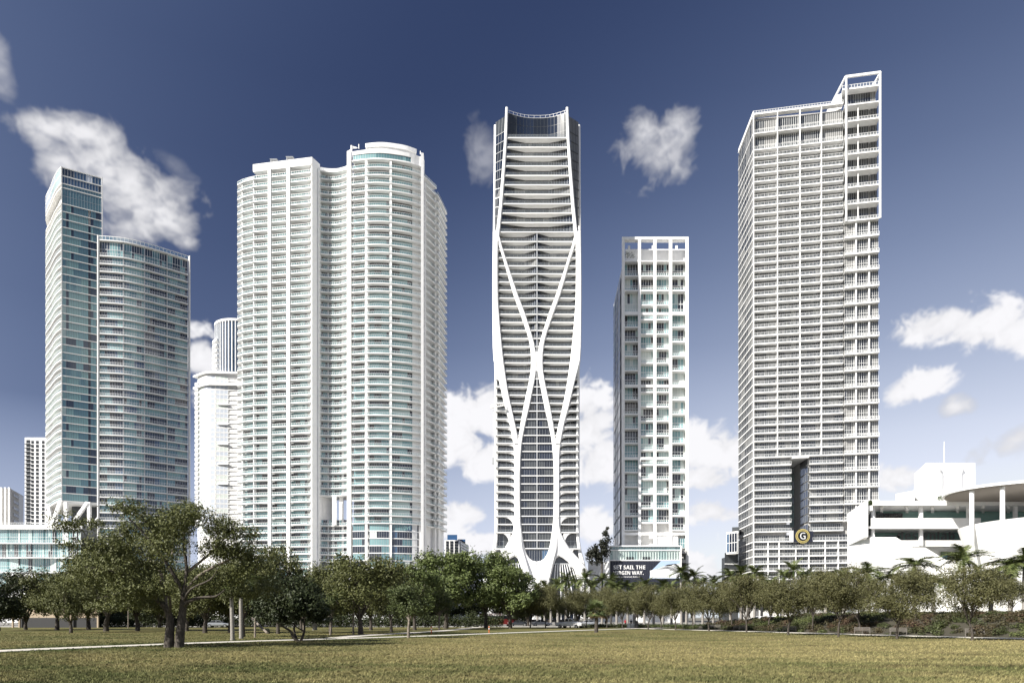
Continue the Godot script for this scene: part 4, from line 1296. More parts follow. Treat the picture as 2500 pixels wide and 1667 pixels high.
	for q in [[f0, 2.4, 22.0], [f1, 2.4, 14.0]]:
		m = MB.new()
		m.use(M.white_clean)
		m.bar(Vector3(q[0].x, fy, -q[0].y), Vector3(q[0].x + 0.3, fy - 0.4, -q[0].y - q[2]), 0.6, 0.7)
		part(t, "frame_beam", m.mesh())
		m = MB.new()
		m.use(M.white_clean)
		m.box(Vector3(q[0].x + 0.3, (fy + pent[0]) / 2 - 1, -q[0].y - q[2]), Vector3(0.6, fy - pent[0] + 2, 0.6))
		part(t, "frame_post", m.mesh())
	part(t, "penthouse_wall", block_mesh(pv([hit(a, b, 2050) + Vector2(0, 4), hit(a, b, 2064) + Vector2(0, 3), hit(a, b, 2064) + Vector2(0, 16), hit(a, b, 2050) + Vector2(0, 16)]), pent[0], pent[0] + 5.5, w))
	windows(t, "penthouse_window", cut_px(inset(rl, 3.2), 2066, 2138, 12), 5.8, [pent[0] - 1.0], kinds, M.frame_grey, {"variants": 1, "run": 5, "rows": [0, 0.4, 1]})
	part(t, "roof_slab", slab_mesh(inset(rl, 0.2), inset(rl, 9.0), 0.5, w), Vector3(0, Y(216, 272), 0))
	part(t, "roof_railing", rail_mesh(cut(inset(rl, 0.3), 0, 1, 4), 1.3, 1.0, M.rail_white, M.rail_clear, 0.12, 0.12, 0.1), Vector3(0, Y(216, 272), 0))
	# flank along the line of sight
	var c := Vector2(76.6, 301)
	var flank := pv([c, a + Vector2(-0.1, 0.3)])
	windows(t, "flank_window", cut(inset(flank, 0.12), 0.0, 1.0, 9), 2.72, up + ys.slice(38) + low, [["glass_smoke", 2.5], ["glass_blind_glare", 2.5], ["glass_dark", 0.8]], M.frame_grey, {"variants": 8, "run": 4, "rows": [0, 0.35, 1], "w": 0.1})
	windows(t, "flank_window", cut(inset(flank, 0.12), 0.0, 1.0, 9), 5.8, [pent[1], pent[2]], [["glass_smoke", 2.5], ["glass_blind_glare", 2.5]], M.frame_grey, {"variants": 2, "run": 4, "rows": [0, 0.35, 0.7, 1], "w": 0.1})
	rows_at(t, "flank_band", slab_mesh(inset(flank, -0.08), inset(flank, 0.5), 0.4, M.white_clean), pent + ys + low)
	part(t, "flank_parapet", wall_mesh(flank, pent[0], pent[0] + 1.3, 0.3, w))
	# bodies behind the glass
	part(t, "body", block_mesh(pv([a + Vector2(0.4, 2.3), b + Vector2(-0.6, 4.4), b + Vector2(-3, 22), c + Vector2(0.5, 0)]), ys[37] - 0.3, pent[0] - 0.32, M.concrete))
	part(t, "body", block_mesh(pv([a + Vector2(0.4, 2.3), s0 + Vector2(-1.4, 2.3), s0 + Vector2(-1.0, 24), c + Vector2(0.5, 0)]), 0, ys[37] - 0.3, M.concrete))
	part(t, "body", block_mesh(pv([s1 + Vector2(0.6, 2.3), b + Vector2(-0.6, 4.4), b + Vector2(-3, 22), s1 + Vector2(0.6, 24)]), 0, ys[37] - 0.3, M.concrete))
	part(t, "body", block_mesh(pv([s0 + Vector2(-2, 2.3), s1 + Vector2(2, 2.3), s1 + Vector2(2, 24), s0 + Vector2(-2, 24)]), 0, low[1], M.concrete))
	# emblem sign over the slot
	var gz := hit(a, b, 1962).y - 0.7
	var sg := thing("emblem_sign", "navy sign with a gold ringed round letter emblem over the tower's slot", "sign", P(1962, 1323, gz))
	m = MB.new()
	m.use(M.navy_print)
	m.box(P(1962.5, 1309.3, gz) + Vector3(0, 0, -0.15), Vector3(48.5 * gz / F, 27.0 * gz / F, 0.2))
	part(sg, "panel", m.mesh())
	for q in [[17.5, "gold", 0.10], [15.2, "black_print", 0.14], [14.2, "gold", 0.18], [12.0, "black_print", 0.22]]:
		var pts := PackedVector2Array()
		for k in 40:
			pts.append(Vector2(cos(TAU * k / 40), sin(TAU * k / 40)) * q[0] * gz / F)
		m = MB.new()
		m.use(M[q[1]])
		m.extrude(pts, Transform3D(Basis(), P(1960.5, 1308.5, gz) + Vector3(0, 0, q[2] - 0.1)), 0.05)
		part(sg, "ring" if q[1] == "gold" else "disc", m.mesh())
	part(sg, "lettering", text_mesh("G", 16.0 * gz / F, M.letter_white, 0.06, false), P(1960.5, 1308.5, gz) + Vector3(0, 0, 0.2))
	m = MB.new()
	m.use(M.white_clean)
	m.box(P(1933, 1309.3, gz + 0.4), Vector3(10.0 * gz / F, 28.0 * gz / F, 0.4))
	part(sg, "side_panel", m.mesh())
# ---------- buildings behind and beside the towers
func far_buildings() -> void:
	# grey ribbed block at the left edge
	var z := 470.0
	var t := thing("ribbed_block", "grey ribbed office block far behind the low podium", "building", Vector3(X(20, z), 0, -z))
	part(t, "wall", block_mesh(pv([PL(-60, z), PL(23, z), PL(56, z + 30), PL(56, z + 60), PL(-60, z + 60)]), 0, Y(1192, z), M.concrete))
	for k in 9:
		part(t, "rib", pier_mesh(PL(-55 + k * 9.5, z - 0.4), Vector2(1, 0), 1.1, 0.9, 0, Y(1190, z), M.white_warm))
	var side := pv([PL(24, z + 0.5), PL(56, z + 30)])
	windows(t, "window", cut(inset(side, -0.2), 0.2, 0.6, 3), 2.2, steps(30.0, 4.2, 13), [["glass_dark", 2], ["glass_smoke", 1]], M.concrete, {"variants": 3, "w": 0.2})
	part(t, "side_fin", wall_mesh(cut(side, 0.62, 1.0, 2), 0, Y(1194, z), 0.4, M.frame_grey))
	# white block with a grid of small dark windows
	z = 440.0
	t = thing("window_grid_block", "white apartment block with rows of small dark windows behind the teal tower", "building", Vector3(X(85, z), 0, -z))
	part(t, "wall", block_mesh(pv([PL(59, z), PL(140, z), PL(140, z + 20), PL(59, z + 20)]), 0, Y(1068, z), M.white_clean))
	var ys := []
	for k in 23:
		ys.append(Y(1083.0 + 9.6 * k, z))
	for px in [[63.0, 71.5], [75.0, 80.5], [86.5, 92.5], [101.0, 106.5]]:
		var l := pv([PL(px[0], z - 0.15), PL(px[1], z - 0.15)])
		windows(t, "window", cut(l, 0, 1, 2), 1.75 if px[0] > 70 else 2.2, ys, [["glass_dark", 3], ["glass_smoke", 1]], M.frame_dark, {"variants": 3, "w": 0.12})
		if px[0] < 70:
			rows_at(t, "balcony", slab_mesh(pv([PL(58.2, z - 1.4), PL(71.5, z - 1.4)]), pv([PL(58.2, z), PL(71.5, z)]), 0.25, M.frame_grey), ys)
	var dr := PackedVector2Array()
	for k in 20:
		dr.append(Vector2(X(103, z) + 3.2 * cos(TAU * k / 20), z + 8 + 3.2 * sin(TAU * k / 20)))
	part(t, "roof_drum", block_mesh(dr, Y(1068, z), Y(1049, z), M.white_warm))
	# hazy white tower with a rounded glass crown
	z = 400.0
	t = thing("rounded_tower", "pale white tower with a rounded blue ribbed crown behind the balcony tower", "tower", Vector3(X(545, z), 0, -z))
	var body := curve([PL(482, z + 6), PL(500, z + 1), PL(520, z), PL(545, z + 0.5), PL(556, z + 0.8)], 3)
	part(t, "wall", block_mesh(pv(Array(inset(body, 0.4)) + [PL(620, z + 2), PL(620, z + 40), PL(482, z + 40)]), 0, Y(905, z), M.white_clean))
	var gy := steps(Y(1310, z), 11.6 * z / F, 34)
	for s in [[0.0, 0.68, 6], [0.7, 1.0, 3]]:
		windows(t, "curtain_wall", cut(body, s[0], s[1], s[2]), 11.0 * z / F, gy, [["glass_mist", 5], ["glass_pale", 2]], M.white_clean, {"variants": 4, "run": 6, "w": 0.25})
	rows_at(t, "balcony_slab", slab_mesh(pv([PL(474.5, z + 5), PL(483, z + 4)]), pv([PL(476, z + 9), PL(483, z + 8)]), 1.6, M.white_clean), gy.slice(3))
	for yy in [[908.0, 470.0], [937.0, 470.0]]:
		var rim := curve([PL(yy[1], z + 6), PL(500, z - 0.8), PL(525, z - 1.2), PL(565, z - 0.8), PL(600, z)], 3)
		part(t, "ledge", slab_mesh(rim, inset(rim, 6.0), 1.0, M.white_clean), Vector3(0, Y(yy[0], z), 0))
	for k in 5:
		part(t, "ledge", slab_mesh(pv([PL(530, z - 0.5), PL(556, z - 0.5)]), pv([PL(530, z + 1), PL(556, z + 1)]), 0.6, M.white_clean), Vector3(0, Y(986.0 + 48.5 * k, z), 0))
	var wl := pv([PL(556, z + 1.5), PL(620, z + 3)])
	var fy := steps(Y(1310, z), 11.6 * z / F, 34)
	rows_at(t, "terrace", slab_mesh(inset(wl, -0.9), inset(wl, 0.2), 0.4, M.white_clean), fy)
	rows_at(t, "terrace_railing", rail_mesh(inset(wl, -0.9), 1.1, 1.6, M.rail_white, M.rail_clear, 0.14, 0.16, 0.16), fy)
	windows(t, "terrace_window", cut(wl, 0.05, 0.95, 6), 1.9, fy, [["glass_curtain", 2], ["glass_teal", 1], ["glass_pale", 2]], M.white_clean, {"variants": 4, "w": 0.3})
	var cr := PackedVector2Array()
	for k in 25:
		var an := PI + PI * k / 24.0
		cr.append(Vector2(X(580, z + 8) + 14.0 * cos(an), z + 14 + 13.5 * sin(an)))
	part(t, "crown_wall", block_mesh(pv(Array(inset(cr, 0.3)) + [Vector2(X(640, z), z + 30)]), Y(905, z), Y(790, z + 6), M.glass_blue))
	for k in range(2, 25):
		part(t, "crown_rib", pier_mesh(cr[k], cr[mini(k + 1, 24)] - cr[k - 1], 0.42, 0.8, Y(905, z), Y(788, z + 6), M.white_clean))
	part(t, "crown_rim", slab_mesh(inset(cr, -0.5), inset(cr, 3.0), 1.2, M.white_clean), Vector3(0, Y(787, z + 6), 0))
	part(t, "crown_deck", block_mesh(pv([PL(546, z + 6), PL(620, z + 6), PL(620, z + 20), PL(546, z + 20)]), Y(790, z + 6), Y(778, z + 6), M.white_clean))
	rows_at(t, "crown_balcony", slab_mesh(inset(cut(cr, 0, 0.3, 6), -1.6), inset(cut(cr, 0, 0.3, 6), 0.3), 1.3, M.white_clean), steps(Y(898, z), 12.6 * z / F, 7))
	# small block with blue roof screens between two towers
	z = 520.0
	t = thing("blue_roof_block", "cream block with blue roof screens seen between two towers", "building", Vector3(X(1115, z), 0, -z))
	part(t, "wall", block_mesh(pv([PL(1085, z), PL(1121, z), PL(1144, z + 40), PL(1100, z + 40)]), 0, Y(1318, z), M.white_warm))
	part(t, "roof_screen", block_mesh(pv([PL(1092, z + 6), PL(1116, z + 6), PL(1116, z + 16), PL(1092, z + 16)]), Y(1318, z), Y(1303, z), M.blue_screen))
	part(t, "roof_screen", block_mesh(pv([PL(1118, z + 12), PL(1136, z + 12), PL(1136, z + 24), PL(1118, z + 24)]), Y(1318, z), Y(1312, z), M.blue_screen))
	for px in [[1089.0, 1095.0], [1099.0, 1106.0], [1110.0, 1118.0]]:
		windows(t, "window", cut(pv([PL(px[0], z - 0.2), PL(px[1], z - 0.2)]), 0, 1, 2), 1.7, steps(Y(1326, z) - 0.2, -7.0 * z / F, 10), [["glass_dark", 2], ["glass_smoke", 1]], M.frame_dark, {"variants": 3, "w": 0.15})
	windows(t, "window", cut(inset(pv([PL(1121.5, z + 0.5), PL(1144, z + 40)]), -0.2), 0.1, 0.9, 5), 1.7, steps(Y(1326, z) - 0.2, -7.0 * z / F, 10), [["glass_dark", 2], ["glass_blind_glare", 1]], M.frame_dark, {"variants": 3, "w": 0.15})
	# dark annex beside the slab tower
	z = 288.0
	t = thing("dark_annex", "dark annex with a projecting blue glass box beside the slab tower", "building", Vector3(X(1785, z), 0, -z - 6))
	part(t, "wall", block_mesh(pv([PL(1770, z + 3), PL(1803, z + 5), Vector2(X(1806, z), z + 30), PL(1770, z + 30)]), 0, Y(1348, z), M.frame_dark))
	for k in 5:
		part(t, "band", block_mesh(pv([PL(1769.5, z + 2.6), PL(1804, z + 4.6), PL(1804, z + 5.2), PL(1769.5, z + 3.2)]), Y(1375.5 + 15.5 * k, z) - 0.15, Y(1375.5 + 15.5 * k, z) + 0.25, M.white_warm))
	var bx := pv([PL(1774.5, z + 2), PL(1801, z - 3)])
	part(t, "box_shell", block_mesh(pv([bx[0] + Vector2(0, 0.3), bx[1] + Vector2(0.4, 0.2), Vector2(X(1808, z), z + 14), PL(1774.5, z + 14)]), Y(1352, z), Y(1298, z), M.white_warm))
	windows(t, "box_window", cut(bx, 0.02, 0.98, 4), 7.6, [Y(1349, z)], [["glass_navy", 2], ["glass_blue", 1]], M.rail_white, {"variants": 1, "rows": [0, 0.5, 1], "w": 0.2})
	part(t, "roof_box", block_mesh(pv([PL(1788, z + 4), PL(1806, z + 3), PL(1806, z + 12), PL(1788, z + 12)]), Y(1298, z), Y(1284, z), M.glass_smoke))
	# striped low wing between exoskeleton tower and billboard podium
	z = 316.0
	t = thing("finned_wing", "low white wing with diagonal fins beside the exoskeleton tower", "building", Vector3(X(1462, z), 0, -z))
	part(t, "wall", block_mesh(pv([PL(1436, z + 0.6), PL(1487, z + 0.6), PL(1487, z + 12), PL(1436, z + 12)]), 0, Y(1371, z), M.white_clean))
	for k in 9:
		var m := MB.new()
		m.use(M.white_clean)
		var e := minf(1.0, (1486.0 - (1430.0 + k * 8.0)) / 22.0)
		if e <= 0.1:
			continue
		m.bar(P(1430 + k * 8.0, 1420, z), P(1430.0 + k * 8.0 + 22.0 * e, 1420.0 - 46.0 * e, z), 0.5, 0.45, Vector3(0, 0, 1))
		part(t, "fin", m.mesh())
	part(t, "rim", block_mesh(pv([PL(1440, z - 0.3), PL(1487, z - 0.3), PL(1487, z + 2), PL(1440, z + 2)]), Y(1373.5, z), Y(1370.5, z), M.white_clean))
	part(t, "stair_tower", block_mesh(pv([PL(1478, z + 2), PL(1486, z + 2), PL(1486, z + 10), PL(1478, z + 10)]), 0, Y(1312, z), M.white_clean))

# ---------- the white museum at the right
func museum() -> void:
	var z := 150.0
	var t := thing("museum_building", "white terraced museum building with open decks and a big oval canopy", "building", Vector3(X(2290, z), 0, -z))
	var w: Material = M.white_clean
	# left flank, rising towards the viewer
	var side := pv([PL(2069.5, 169), PL(2114, 150)])
	part(t, "flank_wall", wall_mesh(pv([PL(2069.5, 169), PL(2131, 149.2)]), 0, Y(1311, z), 0.5, w))
	part(t, "flank_wall", wall_mesh(side, Y(1311, z), Y(1222, z), 0.5, w))
	var dots := MB.new()
	dots.use(M.frame_grey)
	for j in 5:
		for i in 22:
			var q := at(side, 0.06 + 0.92 * i / 22.0 + 0.02 * (j % 2))
			dots.box(Vector3(q.x, Y(1420.0 - 33.0 * j, 150) - 0.02 * i, -q.y + 0.02) + Vector3(-0.05, 0, 0.03), Vector3(0.13, 0.12, 0.13))
	part(t, "wall_holes", dots.mesh()).set_meta("kind", "stuff")
	# decks
	var x1 := 2560.0
	var deck := func(px0: float, y0: float, y1: float, zz: float, dz: float, m: Material, called: String, px1 := 2560.0) -> void:
		part(t, called, block_mesh(pv([PL(px0, zz), PL(px1, zz), PL(px1, zz + dz), PL(px0, zz + dz)]), Y(y1, z), Y(y0, z), m))
	deck.call(2131.0, 1222.5, 1233.5, z, 24.0, w, "roof_slab")
	part(t, "roof_slab", block_mesh(pv([PL(2115, z + 1.2), PL(2131, z), PL(2131, z + 24), PL(2115, z + 24)]), Y(1246, z), Y(1233.5, z), w))
	deck.call(2127.0, 1264.5, 1290.5, z, 0.5, w, "deck_parapet", 2396.0)
	deck.call(2117.0, 1284.0, 1289.0, z + 0.5, 20.0, w, "deck_floor")
	deck.call(2130.0, 1315.5, 1331.5, z + 2.0, 0.5, M.white_warm, "deck_parapet", 2372.0)
	deck.call(2130.0, 1328.0, 1331.5, z + 2.5, 16.0, w, "deck_floor", 2400.0)
	deck.call(2140.0, 1235.0, 1264.5, z + 8.0, 0.6, M.teal_wall, "deck_wall")
	deck.call(2130.0, 1290.5, 1316.0, z + 7.0, 0.6, M.teal_wall, "deck_wall")
	deck.call(2125.0, 1331.5, 1512.0, z + 5.0, 10.0, w, "base_wall")
	for px in [2131.0, 2249.0, 2366.0, 2480.0]:
		part(t, "deck_column", pier_mesh(PL(px, z + 1.6), Vector2(1, 0), 0.65, 0.65, Y(1331, z), Y(1233, z), w))
	for k in 6:
		part(t, "ceiling_beam", block_mesh(pv([PL(2150 + k * 62.0, z + 0.8), PL(2157 + k * 62.0, z + 0.8), PL(2157 + k * 62.0, z + 14), PL(2150 + k * 62.0, z + 14)]), Y(1239, z), Y(1233.4, z), M.white_warm))
	for k in 3:
		windows(t, "deck_window", cut(pv([PL(2140.0 + k * 22, z + 7.6), PL(2160.0 + k * 22, z + 7.6)]), 0, 1, 2), 2.0, [Y(1264, z)], [["glass_dark", 1]], M.frame_dark, {"variants": 1, "rows": [0, 0.5, 1]})
	windows(t, "deck_window", cut(pv([PL(2166, z + 6.6), PL(2197, z + 6.6)]), 0, 1, 2), 1.4, [Y(1316, z)], [["glass_dark", 1]], M.frame_dark, {"variants": 1})
	windows(t, "flank_glazing", cut(pv([PL(2115.5, z + 3.5), PL(2126, z + 0.8)]), 0, 1, 2), 4.4, [Y(1305, z)], [["glass_smoke", 1]], M.frame_dark, {"variants": 1})
	var o := part(t, "lettering", text_mesh("designlab", 1.9, M.letter_grey, 0.05), P(2262, 1308, z + 6.8))
	o.set_meta("label", "large dark wall lettering")
	# stepped stair wall in front
	var m := MB.new()
	m.use(w)
	var sp := func(px: float, py: float) -> Vector2: return Vector2(X(px, z - 1.0), Y(py, z - 1.0))
	m.extrude(pv([sp.call(2131, 1311), sp.call(2189, 1311), sp.call(2230, 1336), sp.call(2261, 1336.5), sp.call(2311, 1367), sp.call(2420, 1367), sp.call(2420, 1512), sp.call(2131, 1512)]), Transform3D(Basis(), Vector3(0, 0, -z - 0.2)), 1.2, 0.05)
	part(t, "stair_wall", m.mesh())
	windows(t, "base_window", cut(pv([PL(2299, z + 4.7), PL(2360, z + 4.7)]), 0, 1, 4), 4.2, [Y(1392, z)], [["glass_smoke", 1], ["glass_teal", 1]], M.frame_dark, {"variants": 1})
	# planetarium bowl
	m = MB.new()
	m.use(w)
	var c := Vector3(X(2606, 138), 0, -138)
	var prof := [[0.0, 11.0], [6.0, 13.2], [11.0, 15.2], [15.0, 16.6], [Y(1283, 138), 17.9], [Y(1281, 138), 17.9], [Y(1281, 138), 0.0]]
	var seg := 72
	for k in seg:
		var a0 := TAU * k / seg
		var a1 := TAU * (k + 1) / seg
		for i in prof.size() - 1:
			var d0 := Vector3(cos(a0), 0, sin(a0))
			var d1 := Vector3(cos(a1), 0, sin(a1))
			var p0: Vector3 = c + d0 * prof[i][1] + Vector3(0, prof[i][0], 0)
			var p1: Vector3 = c + d1 * prof[i][1] + Vector3(0, prof[i][0], 0)
			var q0: Vector3 = c + d0 * prof[i + 1][1] + Vector3(0, prof[i + 1][0], 0)
			var q1: Vector3 = c + d1 * prof[i + 1][1] + Vector3(0, prof[i + 1][0], 0)
			var n0 := (d0 + Vector3(0, -0.3, 0)).normalized() if i < 5 else Vector3.UP
			var n1 := (d1 + Vector3(0, -0.3, 0)).normalized() if i < 5 else Vector3.UP
			m.smooth(p0, q1, p1, n0, n1, n1)
			m.smooth(p0, q0, q1, n0, n0, n1)
	part(t, "bowl", m.mesh())
	# oval canopy on round columns
	var ep := PackedVector2Array()
	var ei := PackedVector2Array()
	for k in 64:
		var a := TAU * k / 64
		ep.append(Vector2(X(2612, 141) + 23.0 * cos(a), 141 + 15.5 * sin(a)))
		ei.append(Vector2(X(2612, 141) + 22.6 * cos(a), 141 + 15.1 * sin(a)))
	var cy := Y(1219, 148)
	m = MB.new()
	m.use(w)
	m.plate(ep, cy, cy + 0.45)
	part(t, "canopy", m.mesh())
	var sl := MB.new()
	sl.use(M.wood_slat)
	for k in 60:
		var yy := -14.6 + k * 0.49
		var hw := 22.4 * sqrt(maxf(0.0, 1.0 - pow(yy / 15.2, 2)))
		sl.box(Vector3(X(2612, 141), cy - 0.08, -(141 + yy)), Vector3(hw * 2, 0.14, 0.3))
	part(t, "soffit_slats", sl.mesh()).set_meta("kind", "stuff")
	for p in [[2374.0, 137.0], [2449.0, 133.0], [2520.0, 147.0]]:
		m = MB.new()
		m.use(w)
		m.tube(PackedVector3Array([Vector3(X(p[0], p[1]), 8, -p[1]), Vector3(X(p[0], p[1]), cy, -p[1])]), PackedFloat32Array([0.42, 0.42]), 14)
		part(t, "canopy_column", m.mesh())
	# roof block, pole and pipes
	part(t, "roof_block", block_mesh(pv([PL(2233, 172), PL(2262, 160), PL(2382, 160), PL(2382, 175)]), Y(1223, z), Y(1130, 160), w))
	part(t, "roof_block", block_mesh(pv([PL(2188, 168), PL(2234, 163), PL(2234, 175), PL(2188, 175)]), Y(1223, z), Y(1197, 163), w))
	m = MB.new()
	m.use(M.rail_white)
	m.tube(PackedVector3Array([P(2306.5, 1131, 163), P(2306.5, 1078, 163)]), PackedFloat32Array([0.14, 0.07]), 6)
	part(t, "flagpole", m.mesh())
	for px in [[2302.0, 2297.5], [2349.0, 2352.5]]:
		m = MB.new()
		m.use(M.frame_grey)
		m.bar(P(px[0], 1215, 159.8), P(px[0], 1156, 159.8), 0.16, 0.16, Vector3(0, 0, 1))
		m.bar(P(px[0], 1156, 159.8), P(px[1], 1150, 159.7), 0.16, 0.16, Vector3(0, 0, 1))
		m.box(P(px[1], 1147, 159.6), Vector3(0.3, 0.5, 0.3))
		part(t, "drain_pipe", m.mesh())
	# planting on the roof
	for q in [[2290.0, 2345.0, 1207.0, 1222.0, 152.0], [2117.0, 2140.0, 1221.0, 1236.0, 152.0]]:
		var r := RandomNumberGenerator.new()
		r.seed = int(q[0])
		m = MB.new()
		m.use(M.leaf)
		for k in 1500:
			var f := r.randf()
			m.col = Color(0.07, 0.10, 0.035) * r.randf_range(0.5, 1.5)
			var p := P(lerpf(q[0], q[1], f), lerpf(q[3], lerpf(q[2], q[3], absf(f - 0.35) * 1.1), pow(r.randf(), 0.7)), q[4] + r.randf() * 2.0)
			var d := Vector3(r.randfn(), r.randfn(), r.randfn()).normalized() * 0.16
			m.tri(p - d, p + Vector3(d.z, 0.3 * d.x, d.y) * 0.8, p + d)
		single("roof_shrub", "green shrubs spilling over the museum's roof edge below the white block" if q[0] > 2200 else "green shrub at the museum roof's corner above the dotted wall", "shrub", m.mesh(), Vector3.ZERO)
	# low restroom pavilion at the left of the lawn
	var pz := 150.0
	var pav := thing("park_pavilion", "tan park pavilion with a dark base behind the oaks", "building", Vector3(X(130, pz), 0, -pz))
	part(pav, "wall", block_mesh(pv([PL(30, pz), PL(238, pz), PL(238, pz + 10), PL(30, pz + 10)]), 2.0, 4.8, M.tan_wall))
	part(pav, "plinth", block_mesh(pv([PL(48, pz - 0.15), PL(238, pz - 0.15), PL(238, pz + 10), PL(48, pz + 10)]), 0, 2.0, M.dark_paint))
	part(pav, "roof", block_mesh(pv([PL(22, pz - 1.2), PL(240, pz - 1.2), PL(240, pz + 11), PL(22, pz + 11)]), 5.4, 6.0, M.tan_wall))
	part(pav, "clerestory", block_mesh(pv([PL(32, pz + 0.3), PL(236, pz + 0.3), PL(236, pz + 9), PL(32, pz + 9)]), 4.8, 5.4, M.dark_paint))
	for px in [30.0, 46.0, 172.0, 238.0]:
		part(pav, "post", pier_mesh(PL(px, pz - 0.6), Vector2(1, 0), 0.3, 0.3, 0, 5.4, M.tan_wall))
# ---------- ground
var path_a := PackedVector2Array()
var path_b := PackedVector2Array()
var path_c := PackedVector2Array()
var lawn_noise := FastNoiseLite.new()
var lawn_fine := FastNoiseLite.new()

func gpl(px: float, py: float) -> Vector2: return PL(px, G(py))
func dist(line: PackedVector2Array, p: Vector2) -> float:
	var d := 1e9
	for i in line.size() - 1:
		d = minf(d, Geometry2D.get_closest_point_to_segment(p, line[i], line[i + 1]).distance_to(p))
	return d

func berm(p: Vector2) -> float:                                    # planted bank behind the right-hand path
	var d := 1e9
	var side := 0.0
	for i in path_b.size() - 1:
		var a := path_b[i]
		var b := path_b[i + 1]
		var q := Geometry2D.get_closest_point_to_segment(p, a, b)
		if q.distance_to(p) < d:
			d = q.distance_to(p)
			side = (b - a).cross(p - a)
	if side < 0 and p.x < 60:
		return 0.0
	if side < 0:
		return 0.0
	var along := clampf((p.x - 22.0) / 22.0, 0.0, 1.0)
	if p.x > 46.0 or p.y < 72.0:                                     # the bank runs out beyond the picture
		var out := smoothstep(66.5, 73.0, p.y) * (1.0 - smoothstep(70.0, 86.0, p.x))
		if out < 0.02:
			return 0.0
		d *= out
	return smoothstep(1.6, 8.5, d) * lerpf(0.35, 2.1, along) * (1.0 + 0.12 * lawn_noise.get_noise_2d(p.x * 2.0, p.y * 2.0))

func lawn_color(p: Vector2) -> Color:                              # turf: green, straw and worn brown
	var big := lawn_noise.get_noise_2d(p.x * 0.55, p.y * 0.8)
	var mid := lawn_noise.get_noise_2d(p.x * 1.6 + 300.0, p.y * 3.2)
	var fine := lawn_fine.get_noise_2d(p.x, p.y * 1.3)
	var dry := 0.60 + big * 0.55 + mid * 0.55 + fine * 0.22
	dry += 0.34 * smoothstep(31.0 + big * 6.0, 37.0 + big * 6.0, p.y) * (1.0 - smoothstep(52.0, 85.0, p.y)) * smoothstep(-22.0, -6.0, p.x)   # the straw-coloured middle of the field
	dry -= 0.12 * (1.0 - smoothstep(24.0 + big * 5.0, 31.0 + big * 5.0, p.y))
	dry -= 0.14 * smoothstep(4.0, 12.0, p.x) * (1.0 - smoothstep(26.0, 34.0, p.y))
	var edge := minf(dist(path_a, p), dist(path_b, p))
	dry -= 0.75 * (1.0 - smoothstep(0.5, 5.5, edge))
	if p.x < -8.0:
		dry -= 0.10
	dry = clampf(dry, 0.0, 1.0)
	var c := Color(0.092, 0.112, 0.038).lerp(Color(0.305, 0.268, 0.124), dry)
	var worn_at := clampf(lawn_noise.get_noise_2d(p.x * 0.9 - 90.0, p.y * 3.4 + 50.0) * 2.6 - 0.75, 0.0, 1.0)
	c = c.lerp(Color(0.105, 0.078, 0.042), worn_at * 0.8)
	return c

func ribbon(line: PackedVector2Array, width: float, y: float, thick: float, m: Material) -> ArrayMesh:
	var b := MB.new()
	b.use(m)
	b.strip(inset(line, -width / 2), inset(line, width / 2), y - thick, y)
	return b.mesh()

